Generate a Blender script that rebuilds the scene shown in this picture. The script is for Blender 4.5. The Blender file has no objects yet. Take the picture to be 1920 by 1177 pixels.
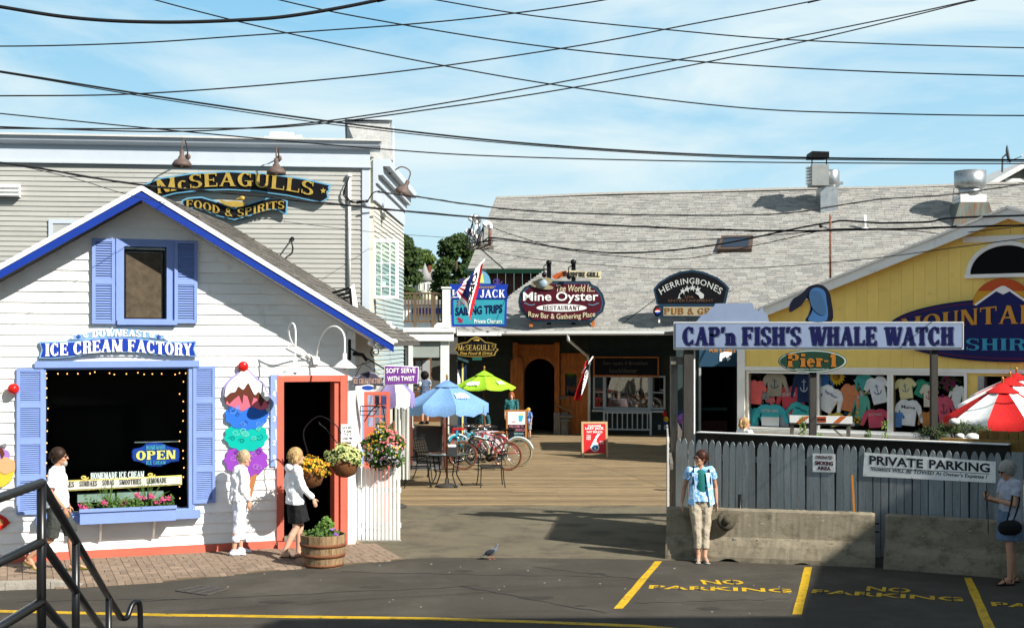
import bpy, bmesh, math, random
from math import sin, cos, pi, radians, atan, atan2, sqrt
from mathutils import Vector, Matrix
random.seed(7)
SC = bpy.context.scene
COL = SC.collection
F = 2500.0; H0 = 3.3; HY = 640.0          # focal length in photo pixels, eye height, horizon row
# ---------------------------------------------------------------- camera, light
cd = bpy.data.cameras.new('camera'); cam = bpy.data.objects.new('camera', cd); COL.objects.link(cam)
cam.location = (0, 0, H0); cam.rotation_euler = (pi/2, 0, 0)
cd.sensor_width = 36; cd.lens = F/1920*36; cd.shift_y = (HY-588.5)/1920; cd.clip_end = 2000
SC.camera = cam
SUNV = Vector((1.1, -.82, 1.05)).normalized()
sd = bpy.data.lights.new('sun', 'SUN'); sun = bpy.data.objects.new('sun', sd); COL.objects.link(sun)
sd.energy = 5.0; sd.angle = radians(.53); sd.color = (1, .955, .87)
sun.rotation_euler = SUNV.to_track_quat('Z', 'Y').to_euler()
wd = bpy.data.worlds.new('World'); SC.world = wd; wd.use_nodes = True
nt = wd.node_tree; nt.nodes.clear()
def N(nt, t, **k):
    n = nt.nodes.new(t)
    for a, b in k.items():
        if a.startswith('i_'): n.inputs[a[2:].replace('_', ' ')].default_value = b
        else: setattr(n, a, b)
    return n
sky = N(nt, 'ShaderNodeTexSky', sky_type='NISHITA', sun_disc=False)
sky.sun_elevation = math.asin(SUNV.z); sky.sun_rotation = atan2(SUNV.x, SUNV.y)
sky.air_density = 1.0; sky.dust_density = .6; sky.ozone_density = 1.0
tc = N(nt, 'ShaderNodeTexCoord'); mp = N(nt, 'ShaderNodeMapping'); mp.inputs['Scale'].default_value = (1.0, 1.0, 4.6); mp.inputs['Rotation'].default_value = (.05, .14, 0)
nz = N(nt, 'ShaderNodeTexNoise'); nz.inputs['Scale'].default_value = 2.6; nz.inputs['Detail'].default_value = 9; nz.inputs['Roughness'].default_value = .56; nz.inputs['Distortion'].default_value = .5
mr = N(nt, 'ShaderNodeMapRange'); mr.inputs['From Min'].default_value = .43; mr.inputs['From Max'].default_value = .62; mr.inputs['To Max'].default_value = .92
sx = N(nt, 'ShaderNodeSeparateXYZ')
g1 = N(nt, 'ShaderNodeMapRange'); g1.inputs[1].default_value = .02; g1.inputs[2].default_value = .27          # pale haze at the horizon to clear blue
g2 = N(nt, 'ShaderNodeMapRange'); g2.inputs[1].default_value = .24; g2.inputs[2].default_value = .46          # then the physical sky overhead
m1 = N(nt, 'ShaderNodeMix', data_type='RGBA'); m1.inputs[6].default_value = (7.2, 9.8, 10.5, 1); m1.inputs[7].default_value = (2.6, 6.4, 9.6, 1)
m2 = N(nt, 'ShaderNodeMix', data_type='RGBA'); mix = N(nt, 'ShaderNodeMix', data_type='RGBA'); mix.inputs[7].default_value = (8.6, 10.1, 10.5, 1)
bg = N(nt, 'ShaderNodeBackground'); bg.inputs['Strength'].default_value = .05
wo = N(nt, 'ShaderNodeOutputWorld'); L = nt.links.new
L(tc.outputs['Generated'], mp.inputs[0]); L(mp.outputs[0], nz.inputs['Vector']); L(nz.outputs[0], mr.inputs[0])
L(tc.outputs['Generated'], sx.inputs[0]); L(sx.outputs[2], g1.inputs[0]); L(sx.outputs[2], g2.inputs[0])
L(g1.outputs[0], m1.inputs[0]); L(g2.outputs[0], m2.inputs[0]); L(m1.outputs[2], m2.inputs[6]); L(sky.outputs[0], m2.inputs[7])
L(mr.outputs[0], mix.inputs[0]); L(m2.outputs[2], mix.inputs[6]); L(mix.outputs[2], bg.inputs[0]); L(bg.outputs[0], wo.inputs[0])
SC.view_settings.view_transform = 'Standard'; SC.view_settings.look = 'None'
SC.view_settings.exposure = 0.9; SC.view_settings.gamma = 1.0
SC.render.engine = 'CYCLES'

# ---------------------------------------------------------------- materials
MT = {}; KEEP = ('white', 'yellow_paint', 'cloth_', 'shop_white', 'fence', 'periwinkle', 'parapet', 'flag_w', 'canopy_0.80', 'canopy_0.62', 'cream_', 'band_', 'road_yellow', 'house', 'coral')
def mat(name, c, r=.6, var=.1, sc=2.5, bump=0, bs=60, metal=0, rnd=0, c2=None, c2amt=.3, st=(1, 1, 1), spec=.18, coat=0):
    if name in MT: return MT[name]
    k = 1 if name.startswith(KEEP) else .86 if name.startswith('skin') else .70; c = tuple(v*k for v in c); c2 = tuple(v*k for v in c2) if c2 else None
    m = bpy.data.materials.new(name); m.use_nodes = True; nt = m.node_tree; L = nt.links.new
    b = nt.nodes['Principled BSDF']; b.inputs['Roughness'].default_value = r; b.inputs['Metallic'].default_value = metal
    b.inputs['Specular IOR Level'].default_value = spec; b.inputs['Coat Weight'].default_value = coat
    tc = N(nt, 'ShaderNodeTexCoord'); mp = N(nt, 'ShaderNodeMapping'); mp.inputs['Scale'].default_value = st
    L(tc.outputs['Object'], mp.inputs[0])
    oi = N(nt, 'ShaderNodeObjectInfo')
    ml = N(nt, 'ShaderNodeMath', operation='MULTIPLY'); ml.inputs[1].default_value = 53; L(oi.outputs['Random'], ml.inputs[0])
    va = N(nt, 'ShaderNodeVectorMath', operation='ADD'); L(mp.outputs[0], va.inputs[0]); L(ml.outputs[0], va.inputs[1])
    n1 = N(nt, 'ShaderNodeTexNoise'); n1.inputs['Scale'].default_value = sc; n1.inputs['Detail'].default_value = 7; n1.inputs['Roughness'].default_value = .65
    L(va.outputs[0], n1.inputs['Vector'])
    r1 = N(nt, 'ShaderNodeMapRange'); r1.inputs[1].default_value = .3; r1.inputs[2].default_value = .7; r1.inputs[3].default_value = 1-var; r1.inputs[4].default_value = 1+var
    L(n1.outputs[0], r1.inputs[0])
    r2 = N(nt, 'ShaderNodeMapRange'); r2.inputs[3].default_value = 1-rnd; r2.inputs[4].default_value = 1+rnd; L(oi.outputs['Random'], r2.inputs[0])
    mm = N(nt, 'ShaderNodeMath', operation='MULTIPLY'); L(r1.outputs[0], mm.inputs[0]); L(r2.outputs[0], mm.inputs[1])
    hs = N(nt, 'ShaderNodeHueSaturation'); L(mm.outputs[0], hs.inputs['Value'])
    if c2:
        n2 = N(nt, 'ShaderNodeTexNoise'); n2.inputs['Scale'].default_value = sc*1.7; n2.inputs['Detail'].default_value = 9; n2.inputs['Roughness'].default_value = .7
        v2 = N(nt, 'ShaderNodeVectorMath', operation='ADD'); v2.inputs[1].default_value = (7, 3, 11); L(va.outputs[0], v2.inputs[0]); L(v2.outputs[0], n2.inputs['Vector'])
        r3 = N(nt, 'ShaderNodeMapRange'); r3.inputs[1].default_value = .62-.3*c2amt; r3.inputs[2].default_value = .78-.3*c2amt; L(n2.outputs[0], r3.inputs[0])
        mx = N(nt, 'ShaderNodeMix', data_type='RGBA'); mx.inputs[6].default_value = (*c, 1); mx.inputs[7].default_value = (*c2, 1)
        L(r3.outputs[0], mx.inputs[0]); L(mx.outputs[2], hs.inputs['Color'])
    else: hs.inputs['Color'].default_value = (*c, 1)
    L(hs.outputs[0], b.inputs['Base Color'])
    if bump:
        n3 = N(nt, 'ShaderNodeTexNoise'); n3.inputs['Scale'].default_value = bs; n3.inputs['Detail'].default_value = 5
        L(va.outputs[0], n3.inputs['Vector'])
        bp = N(nt, 'ShaderNodeBump'); bp.inputs['Strength'].default_value = bump; bp.inputs['Distance'].default_value = .02
        if bs >= 30:
            am = .28 if name.startswith('asphalt') else .10; r4 = N(nt, 'ShaderNodeMapRange'); r4.inputs[1].default_value = .35; r4.inputs[2].default_value = .65; r4.inputs[3].default_value = 1-am; r4.inputs[4].default_value = 1+am
            m4 = N(nt, 'ShaderNodeMath', operation='MULTIPLY'); L(n3.outputs[0], r4.inputs[0]); L(mm.outputs[0], m4.inputs[0]); L(r4.outputs[0], m4.inputs[1]); L(m4.outputs[0], hs.inputs['Value'])
        L(n3.outputs[0], bp.inputs['Height']); L(bp.outputs[0], b.inputs['Normal'])
    MT[name] = m; return m
def glow(name, c, s):
    if name in MT: return MT[name]
    m = bpy.data.materials.new(name); m.use_nodes = True; b = m.node_tree.nodes['Principled BSDF']
    b.inputs['Base Color'].default_value = (*c, 1); b.inputs['Emission Color'].default_value = (*c, 1); b.inputs['Emission Strength'].default_value = s
    MT[name] = m; return m
def glass(name, tint=(.9, .95, .95), refl=.12, rough=.02):
    if name in MT: return MT[name]
    m = bpy.data.materials.new(name); m.use_nodes = True; nt = m.node_tree; nt.nodes.clear(); L = nt.links.new
    o = N(nt, 'ShaderNodeOutputMaterial'); mx = N(nt, 'ShaderNodeMixShader'); t = N(nt, 'ShaderNodeBsdfTransparent'); g = N(nt, 'ShaderNodeBsdfGlossy')
    t.inputs[0].default_value = (*tint, 1); g.inputs['Roughness'].default_value = rough
    fr = N(nt, 'ShaderNodeLayerWeight'); fr.inputs[0].default_value = refl*2
    L(fr.outputs[0], mx.inputs[0]); L(t.outputs[0], mx.inputs[1]); L(g.outputs[0], mx.inputs[2]); L(mx.outputs[0], o.inputs[0])
    MT[name] = m; return m

# ---------------------------------------------------------------- frames and mesh builder
class Fr:
    """a vertical plane: local x runs right along it, local y into it, z up"""
    def __init__(s, O, m=0):
        s.O = Vector((O[0], O[1], 0)); s.a = atan(m); s.u = Vector((cos(s.a), sin(s.a), 0)); s.v = Vector((-sin(s.a), cos(s.a), 0))
    def W(s, x, y=0, z=0): return s.O + s.u*x + s.v*y + Vector((0, 0, z))
    def hit(s, px, py, y=0):
        d = Vector(((px-960)/F, 1, -(py-HY)/F)); o = Vector((0, 0, H0)); P0 = s.W(0, y)
        t = (P0-o).dot(s.v)/d.dot(s.v); p = o+d*t
        return (p-s.O).dot(s.u), p.z
    def loc(s, P):
        q = Vector((P[0], P[1], 0))-s.O; return q.dot(s.u), q.dot(s.v)
FW = Fr((0, 0), 0)
def g(px, py, z=0):
    Y = F*(H0-z)/(py-HY); return Vector(((px-960)/F*Y, Y, z))
def P(px, py, Y): return Vector(((px-960)/F*Y, Y, H0-(py-HY)/F*Y))
def lerp(a, b, t): return a+(b-a)*t
class MB:
    def __init__(s): s.v = []; s.f = []; s.m = []; s.mi = 0; s.sm = []; s.smooth = False
    def vs(s, L): i = len(s.v); s.v += [Vector(p) for p in L]; return i
    def face(s, idx): s.f.append(idx); s.m.append(s.mi); s.sm.append(s.smooth)
    def box(s, x0, x1, y0, y1, z0, z1):
        i = s.vs([(x0, y0, z0), (x1, y0, z0), (x1, y1, z0), (x0, y1, z0), (x0, y0, z1), (x1, y0, z1), (x1, y1, z1), (x0, y1, z1)])
        for q in ((0, 3, 2, 1), (4, 5, 6, 7), (0, 1, 5, 4), (1, 2, 6, 5), (2, 3, 7, 6), (3, 0, 4, 7)): s.face([i+k for k in q])
        return s
    def prism(s, poly, y0, y1, ax='y'):
        """poly: (x,z) outline extruded along y (or (x,y) along z, or (y,z) along x)"""
        n = len(poly)
        f = {'y': lambda p, t: (p[0], t, p[1]), 'z': lambda p, t: (p[0], p[1], t), 'x': lambda p, t: (t, p[0], p[1])}[ax]
        i = s.vs([f(p, y0) for p in poly]+[f(p, y1) for p in poly])
        s.face([i+k for k in range(n)]); s.face([i+n+k for k in range(n)][::-1])
        for k in range(n): s.face([i+k, i+n+k, i+n+(k+1) % n, i+(k+1) % n])
        return s
    def hull8(s, a, b):
        """two 4-point rings joined"""
        i = s.vs(list(a)+list(b)); s.face([i, i+1, i+2, i+3]); s.face([i+7, i+6, i+5, i+4])
        for k in range(4): s.face([i+k, i+4+k, i+4+(k+1) % 4, i+(k+1) % 4])
        return s
    def beam(s, p0, p1, w, h=None, up=(0, 0, 1)):
        p0 = Vector(p0); p1 = Vector(p1); h = h or w; d = (p1-p0).normalized(); up = Vector(up)
        if abs(d.dot(up)) > .98: up = Vector((0, 1, 0))
        a = d.cross(up).normalized()*w/2; b = a.cross(d).normalized()*h/2
        return s.hull8([p0-a-b, p0+a-b, p0+a+b, p0-a+b], [p1-a-b, p1+a-b, p1+a+b, p1-a+b])
    def limb(s, p0, p1, r0, r1, ratio=1, side=None, cap0=True, cap1=True, n=10):
        """tapered capsule; ratio squashes it across the side axis"""
        p0 = Vector(p0); p1 = Vector(p1); d = (p1-p0); l = d.length
        d = d/l if l > 1e-6 else Vector((0, 0, 1))
        a = Vector(side) if side else (Vector((0, 0, 1)) if abs(d.z) < .9 else Vector((1, 0, 0)))
        a = (a-d*a.dot(d)).normalized(); b = d.cross(a)
        rings = []
        if cap0: rings += [(p0-d*r0*.94, r0*.34), (p0-d*r0*.7, r0*.71)]
        rings += [(p0, r0), (p1, r1)]
        if cap1: rings += [(p1+d*r1*.7, r1*.71), (p1+d*r1*.94, r1*.34)]
        o = s.smooth; s.smooth = True; idx = []
        for c, r in rings: idx.append(s.vs([c+a*cos(2*pi*k/n)*r+b*sin(2*pi*k/n)*r*ratio for k in range(n)]))
        for q in range(len(idx)-1):
            for k in range(n): s.face([idx[q]+k, idx[q]+(k+1) % n, idx[q+1]+(k+1) % n, idx[q+1]+k])
        s.face([idx[0]+k for k in range(n)][::-1]); s.face([idx[-1]+k for k in range(n)])
        s.smooth = o; return s
    def tube(s, pts, r, n=8, rr=None):
        pts = [Vector(p) for p in pts]; idx = []; o = s.smooth; s.smooth = True; pa = None
        for i, p in enumerate(pts):
            d = (pts[min(i+1, len(pts)-1)]-pts[max(i-1, 0)]).normalized()
            if pa is None: pa = Vector((0, 0, 1)) if abs(d.z) < .9 else Vector((1, 0, 0))
            a = (pa-d*pa.dot(d)).normalized(); pa = a; b = d.cross(a); q = rr[i] if rr else r
            idx.append(s.vs([p+a*cos(2*pi*k/n)*q+b*sin(2*pi*k/n)*q for k in range(n)]))
        for q in range(len(idx)-1):
            for k in range(n): s.face([idx[q]+k, idx[q]+(k+1) % n, idx[q+1]+(k+1) % n, idx[q+1]+k])
        s.face([idx[0]+k for k in range(n)][::-1]); s.face([idx[-1]+k for k in range(n)]); s.smooth = o; return s
    def lathe(s, prof, c=(0, 0, 0), n=20, close=True, sx=1, sy=1):
        c = Vector(c); idx = []; o = s.smooth; s.smooth = True
        for r, z in prof: idx.append(s.vs([c+Vector((cos(2*pi*k/n)*r*sx, sin(2*pi*k/n)*r*sy, z)) for k in range(n)]))
        for q in range(len(idx)-1):
            for k in range(n): s.face([idx[q]+k, idx[q]+(k+1) % n, idx[q+1]+(k+1) % n, idx[q+1]+k])
        if close: s.face([idx[0]+k for k in range(n)][::-1]); s.face([idx[-1]+k for k in range(n)])
        s.smooth = o; return s
    def ell(s, c, rx, ry, rz, n=12, m=8, rot=None):
        c = Vector(c); idx = []; o = s.smooth; s.smooth = True
        for j in range(1, m):
            t = pi*j/m
            L_ = [Vector((rx*sin(t)*cos(2*pi*k/n), ry*sin(t)*sin(2*pi*k/n), -rz*cos(t))) for k in range(n)]
            if rot: L_ = [rot @ q for q in L_]
            idx.append(s.vs([c+q for q in L_]))
        zz = Vector((0, 0, rz));  zz = rot @ zz if rot else zz
        b = s.vs([c-zz, c+zz])
        for q in range(len(idx)-1):
            for k in range(n): s.face([idx[q]+k, idx[q]+(k+1) % n, idx[q+1]+(k+1) % n, idx[q+1]+k])
        for k in range(n): s.face([b, idx[0]+(k+1) % n, idx[0]+k]); s.face([b+1, idx[-1]+k, idx[-1]+(k+1) % n])
        s.smooth = o; return s
    def torus(s, c, R, r, ax='y', n=32, m=8):
        c = Vector(c); idx = []; o = s.smooth; s.smooth = True
        for i in range(n):
            t = 2*pi*i/n; L_ = []
            for k in range(m):
                q = 2*pi*k/m; x = (R+r*cos(q))*cos(t); z = (R+r*cos(q))*sin(t); y = r*sin(q)
                L_.append(c+Vector({'y': (x, y, z), 'x': (y, x, z), 'z': (x, z, y)}[ax]))
            idx.append(s.vs(L_))
        for i in range(n):
            for k in range(m): s.face([idx[i]+k, idx[i]+(k+1) % m, idx[(i+1) % n]+(k+1) % m, idx[(i+1) % n]+k])
        s.smooth = o; return s
    def leaf(s, c, sz, rng=random, nrm=None, asp=.6):
        a = Vector((rng.uniform(-1, 1), rng.uniform(-1, 1), rng.uniform(-1, 1))).normalized(); b = a.orthogonal()
        if nrm is not None: b = (a-nrm*a.dot(nrm)).normalized(); a = nrm.cross(b)
        a = a*sz*asp/2; b = b.normalized()*sz/2
        c = Vector(c); i = s.vs([c-b, c+a, c+b, c-a]); s.face([i, i+1, i+2, i+3]); return s
    def mesh(s, name, mats, off=(0, 0, 0), fix=True):
        me = bpy.data.meshes.new(name); o = Vector(off)
        me.from_pydata([tuple(p-o) for p in s.v], [], s.f)
        for m in (mats if isinstance(mats, (list, tuple)) else [mats]): me.materials.append(m)
        me.polygons.foreach_set('material_index', s.m); me.polygons.foreach_set('use_smooth', s.sm); me.update()
        if fix and len(s.f) < 60000:
            bm = bmesh.new(); bm.from_mesh(me); bmesh.ops.recalc_face_normals(bm, faces=bm.faces); bm.to_mesh(me); bm.free()
        return me
OFF = {}; FRM = {}
def tagit(o, label=None, cat=None, group=None, kind=None):
    if label: o['label'] = label
    if cat: o['category'] = cat
    if group: o['group'] = group
    if kind: o['kind'] = kind
    return o
def thing(name, label, cat, fr=FW, at=(0, 0, 0), group=None, rz=None):
    o = bpy.data.objects.new(name, None); COL.objects.link(o); o.empty_display_size = .2
    o.location = fr.W(*at); o.rotation_euler = (0, 0, fr.a if rz is None else rz)
    tagit(o, label, cat, group); OFF[o] = Vector(at); return o
def part(name, mb, mats, root, label=None, kind=None, off=None):
    """part built in the frame coordinates of its thing"""
    of = OFF[root] if off is None else Vector(off)
    me = mb.mesh(name, mats, of) if isinstance(mb, MB) else mb
    o = bpy.data.objects.new(name, me); COL.objects.link(o); o.parent = root; OFF[o] = of
    if label: o['label'] = label
    if kind: o['kind'] = kind
    return o
def piece(name, me, root, loc, rot=(0, 0, 0), scale=(1, 1, 1)):
    """a copy of a shared mesh as a part, at frame coordinates"""
    o = bpy.data.objects.new(name, me); COL.objects.link(o); o.parent = root; o.location = Vector(loc)-OFF[root]; o.rotation_euler = rot; o.scale = scale
    OFF[o] = Vector(loc); return o
def solo(name, label, cat, mb, mats, fr=FW, at=(0, 0, 0), group=None, kind=None):
    o = bpy.data.objects.new(name, mb.mesh(name, mats, at)); COL.objects.link(o)
    o.location = fr.W(*at); o.rotation_euler = (0, 0, fr.a); OFF[o] = Vector(at)
    return tagit(o, label, cat, group, kind)
def struct(name, mb, mats, fr=FW, at=(0, 0, 0)): return solo(name, None, None, mb, mats, fr, at, kind='structure')
def kids(o): return [c for c in COL.objects if c.parent == o]
def copy_tree(o, parent=None):
    c = o.copy(); COL.objects.link(c)
    if parent: c.parent = parent
    for k in kids(o): copy_tree(k, c)
    return c
def dup(root, loc, rz, label, scale=None):
    c = copy_tree(root); c.location = loc; c.rotation_euler = (0, 0, rz); c['label'] = label
    if scale: c.scale = (scale,)*3
    return c
def catmull(pts, n=6, closed=False):
    out = []; m = len(pts); V = [Vector(p) for p in pts]
    for i in range(m if closed else m-1):
        p0 = V[(i-1) % m] if closed or i > 0 else V[0]; p1 = V[i]; p2 = V[(i+1) % m]; p3 = V[(i+2) % m] if closed or i+2 < m else V[-1]
        for k in range(n):
            t = k/n; out.append(.5*((2*p1)+(p2-p0)*t+(2*p0-5*p1+4*p2-p3)*t*t+(3*p1-p0-3*p2+p3)*t*t*t))
    if not closed: out.append(V[-1])
    return out
def inset(poly, b):
    """shrink an outline by b along its vertex normals"""
    n = len(poly); A = sum(poly[i][0]*poly[(i+1) % n][1]-poly[(i+1) % n][0]*poly[i][1] for i in range(n)); sg = 1 if A > 0 else -1; out = []
    for i in range(n):
        p = Vector(poly[i][:2]); a = (p-Vector(poly[i-1][:2])); c = (Vector(poly[(i+1) % n][:2])-p)
        if a.length < 1e-9 or c.length < 1e-9: out.append(tuple(p)); continue
        a.normalize(); c.normalize()
        na = Vector((-a.y, a.x))*sg; nc = Vector((-c.y, c.x))*sg; m = (na+nc)
        if m.length < .2: m = na
        m.normalize(); k = max(.5, m.dot(na)); out.append(tuple(p+m*b/k))
    return out
def arcpts(cx, cy, rx, ry, a0, a1, n=16): return [(cx+rx*cos(radians(lerp(a0, a1, i/n))), cy+ry*sin(radians(lerp(a0, a1, i/n)))) for i in range(n+1)]

# ---------------------------------------------------------------- lettering
def bfont(txt, bold=0, shear=0, space=1.0):
    cu = bpy.data.curves.new('t', 'FONT'); cu.body = txt; cu.offset = bold; cu.shear = shear; cu.space_character = space; cu.resolution_u = 3; cu.fill_mode = 'FRONT'
    o = bpy.data.objects.new('t', cu); COL.objects.link(o)
    me = bpy.data.meshes.new_from_object(o)
    vs = [(p.co.x, p.co.y) for p in me.vertices]; fs = [(list(f.vertices), 0) for f in me.polygons]
    bpy.data.objects.remove(o); bpy.data.curves.remove(cu); bpy.data.meshes.remove(me)
    return vs, fs
def glyph(c, T, Nn, S, E):
    """slab/roman capitals from stems, bowls and serifs; returns polygons and width"""
    R = []
    def r(x0, x1, y0, y1): R.append([(x0, y0), (x1, y0), (x1, y1), (x0, y1)])
    def st(x, w=T, y0=0, y1=1, b=1, t=1, e=E):
        r(x, x+w, y0, y1)
        if b: r(x-e, x+w+e, y0, y0+S)
        if t: r(x-e, x+w+e, y1-S, y1)
    def di(xb, xt, w, y0=0, y1=1): R.append([(xb, y0), (xb+w, y0), (xt+w, y1), (xt, y1)])
    def arc(cx, cy, rx, ry, a0, a1, tx=T, ty=Nn, n=14):
        o = arcpts(cx, cy, rx, ry, a0, a1, n); q = arcpts(cx, cy, rx-tx, ry-ty, a0, a1, n)
        for k in range(n): R.append([o[k], o[k+1], q[k+1], q[k]])
    W = .62+T*.6; x2 = W-E-T
    if c == 'I': st(E); W = T+2*E
    elif c == 'H': st(E); st(x2+.04); r(E, x2+.04, .46, .46+Nn*1.2); W += .04
    elif c == 'E' or c == 'F':
        st(E, b=1); W -= .06; r(E, W-.03, 1-Nn, 1); r(W-.03-S, W-.03, .76, 1); r(E, W-.16, .46, .46+Nn); r(W-.16-S*.8, W-.16, .36, .64)
        if c == 'E': r(E, W, 0, Nn); r(W-S, W, 0, .26)
    elif c == 'L': st(E); W -= .06; r(E, W, 0, Nn); r(W-S, W, 0, .3)
    elif c == 'T': W = .66+T*.4; st(W/2-T/2, t=0); r(0, W, 1-Nn, 1); r(0, S, .74, 1); r(W-S, W, .74, 1)
    elif c == 'A': W = .72+T*.6; m = W/2; di(.04, m-.06, Nn*1.3); di(W-T-.05, m-T*.5, T); r(.18, W-.2, .3, .3+Nn); r(0, .04+Nn*1.3+E, 0, S); r(W-T-.05-E, W, 0, S)
    elif c == 'N': st(E, Nn*1.5, e=E*.8); st(x2+T-Nn*1.5+.05, Nn*1.5, b=0, e=E*.8); di(x2-.0, E, T); W += .05
    elif c == 'M': W += .22; st(E, Nn*1.5, e=E*.8); st(W-E-T, T); m = W/2-.04; di(m, E, T*.9); di(m+.02, W-E-Nn*1.6, Nn*1.6)
    elif c == 'W': W = 1.0+T*.4; di(.2, .02, T); di(.26+T*.2, .46, Nn*1.3); di(.62, .42, T); di(.66+T*.3, W-.1, Nn*1.3); r(-.02, T+.06, 1-S, 1); r(.36, .46+T, 1-S, 1); r(W-.2, W+.03, 1-S, 1)
    elif c == 'V' or c == 'Y':
        if c == 'V': W = .76; di(.3, .02, T); di(.36, W-.12, Nn*1.3)
        else: W = .72; di(.26, .02, T, .4, 1); di(.3, W-.12, Nn*1.4, .4, 1); st(.27, t=0, y1=.46)
        r(-.02, T+.08, 1-S, 1); r(W-.2, W+.04, 1-S, 1)
    elif c == 'O': W = .74+T*.3; arc(W/2, .5, W/2, .52, 0, 360, T, Nn, 22)
    elif c == 'C' or c == 'G':
        W = .7+T*.3; arc(W/2, .5, W/2, .52, 48, 312, T, Nn, 16); r(W-.1-S, W-.1, .68, .98)
        if c == 'G': r(W-.06-T, W-.06, .04, .44); r(W-.2-T, W+.02, .44-S, .44)
        else: r(W-.08-S, W-.08, .06, .3)
    elif c == 'D': st(E); arc(E+T, .5, W-E-T, .5, -90, 90, T, Nn)
    elif c == 'P' or c == 'R' or c == 'B':
        st(E); cx = W-.3; arc(cx, .74, .26, .26, -90, 90, T*.9, Nn); r(E, cx, 1-Nn, 1); r(E, cx, .48, .48+Nn)
        if c == 'R': di(W-T-.02, W-.34, T*.9, 0, .5); r(W-T-.06, W+.05, 0, S)
        if c == 'B': arc(cx+.01, .26, .28, .26, -90, 90, T*.9, Nn); r(E, cx, 0, Nn)
    elif c == 'U': st(E, b=0, y0=.3); st(W-E-Nn*1.4, Nn*1.4, b=0, y0=.3); arc((W)/2, .32, W/2-E, .34, 180, 360, (T+Nn)/2, Nn)
    elif c == 'J': W = .5; st(.2, b=0, y0=.25); arc(.2+T-.24, .26, .24, .28, 180, 360, T*.7, Nn); W = .2+T+E
    elif c == 'K': st(E); di(E+T*.8, W-.2, Nn*1.4, .4, 1); di(W-T-.0, E+T+.06, T, 0, .56); r(W-T-.05, W+.06, 0, S); r(W-.3, W, 1-S, 1)
    elif c == 'S':
        W = .56+T*.3; m = W/2; arc(m, .745, m, .27, 35, 270, T*.85, Nn); arc(m, .255, m, .27, -145, 90, T*.85, Nn)
        q = T*.42; R.append([(m*.5, .49+q*.9), (m*.35, .64), (m*1.5, .5-q), (m*1.65, .36)]); r(W-.04-S, W-.04, .7, .98); r(.02, .02+S, .03, .3)
    elif c == 'n': W = .6+T*.4; r(0, T+E, .66-S, .66); r(E, E+T, 0, .66); r(E-E, E+T+E, 0, S); arc(W/2+.02, .4, W/2-E-.02, .28, 0, 140, T, Nn, 8); r(W-E-T, W-E, 0, .42); r(W-T-2*E, W, 0, S)
    elif c == 'c': W = .5; arc(W/2, .32, W/2, .34, 45, 315, T*.8, Nn)
    elif c == 'i': W = T+2*E; r(E, E+T, 0, .66); r(0, W, 0, S); r(0, T+E, .66-S, .66); r(E, E+T, .8, 1)
    elif c == 'e': W = .52; arc(W/2, .32, W/2, .34, 0, 320, T*.8, Nn); r(.05, W-.02, .3, .3+Nn)
    elif c == 'r': W = .44; r(E, E+T, 0, .66); r(0, T+2*E, 0, S); r(0, T+E, .66-S, .66); arc(.3, .42, .2, .25, 30, 150, T*.6, Nn*1.4, 6)
    elif c == 'Z': W = .64; r(.02, W-.02, 1-Nn, 1); r(0, W, 0, Nn); di(.02, W-T-.06, T*1.1, Nn*.5, 1-Nn*.5); r(.02, .02+S, .76, 1); r(W-S, W, 0, .26)
    elif c == '&': W = .74; arc(W/2-.06, .76, .2, .26, -30, 300, T*.6, Nn, 14); arc(.3, .27, .3, .29, 60, 330, T*.9, Nn); di(W-.14, .2, T*.8, 0, .7)
    elif c == "'": W = .16+T*.3; R.append([(.02, 1), (.02+T, 1), (T*.7, .68), (.0, .68)])
    elif c == '-': W = .34; r(.04, .3, .38, .5)
    elif c == '.': W = T*.8; r(0, T*.7, 0, T*.7)
    elif c == '1': st(.12, t=0); di(.0, .1, T*.6, .72, 1); W = .12+T+E
    elif c == '4': W = .6; st(.3, t=0); di(.0, .24, Nn, .3, 1); r(0, W, .26, .26+Nn)
    elif c == '2': W = .56; arc(W/2, .7, W/2, .3, -20, 170, T*.8, Nn); di(.02, W-T-.02, T*.7, .08, .62); r(0, W, 0, Nn*1.3)
    elif c == '3': W = .52; arc(W/2, .74, W/2, .27, -90, 150, T*.8, Nn); arc(W/2, .26, W/2, .28, -150, 90, T*.8, Nn)
    else: W = .32
    return R, W
def sfont(txt, T=.2, Nn=.09, S=.07, E=.05, gap=.07):
    vs = []; fs = []; x = 0; lay = 0
    for ci, ch in enumerate(txt):
        R, w = glyph(ch, T, Nn, S, E)
        for k, q in enumerate(R):
            i = len(vs); vs += [(x+p[0], p[1]) for p in q]; fs.append((list(range(i, i+len(q))), k % 9, ci))
        x += w+gap
    return vs, fs
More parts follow.
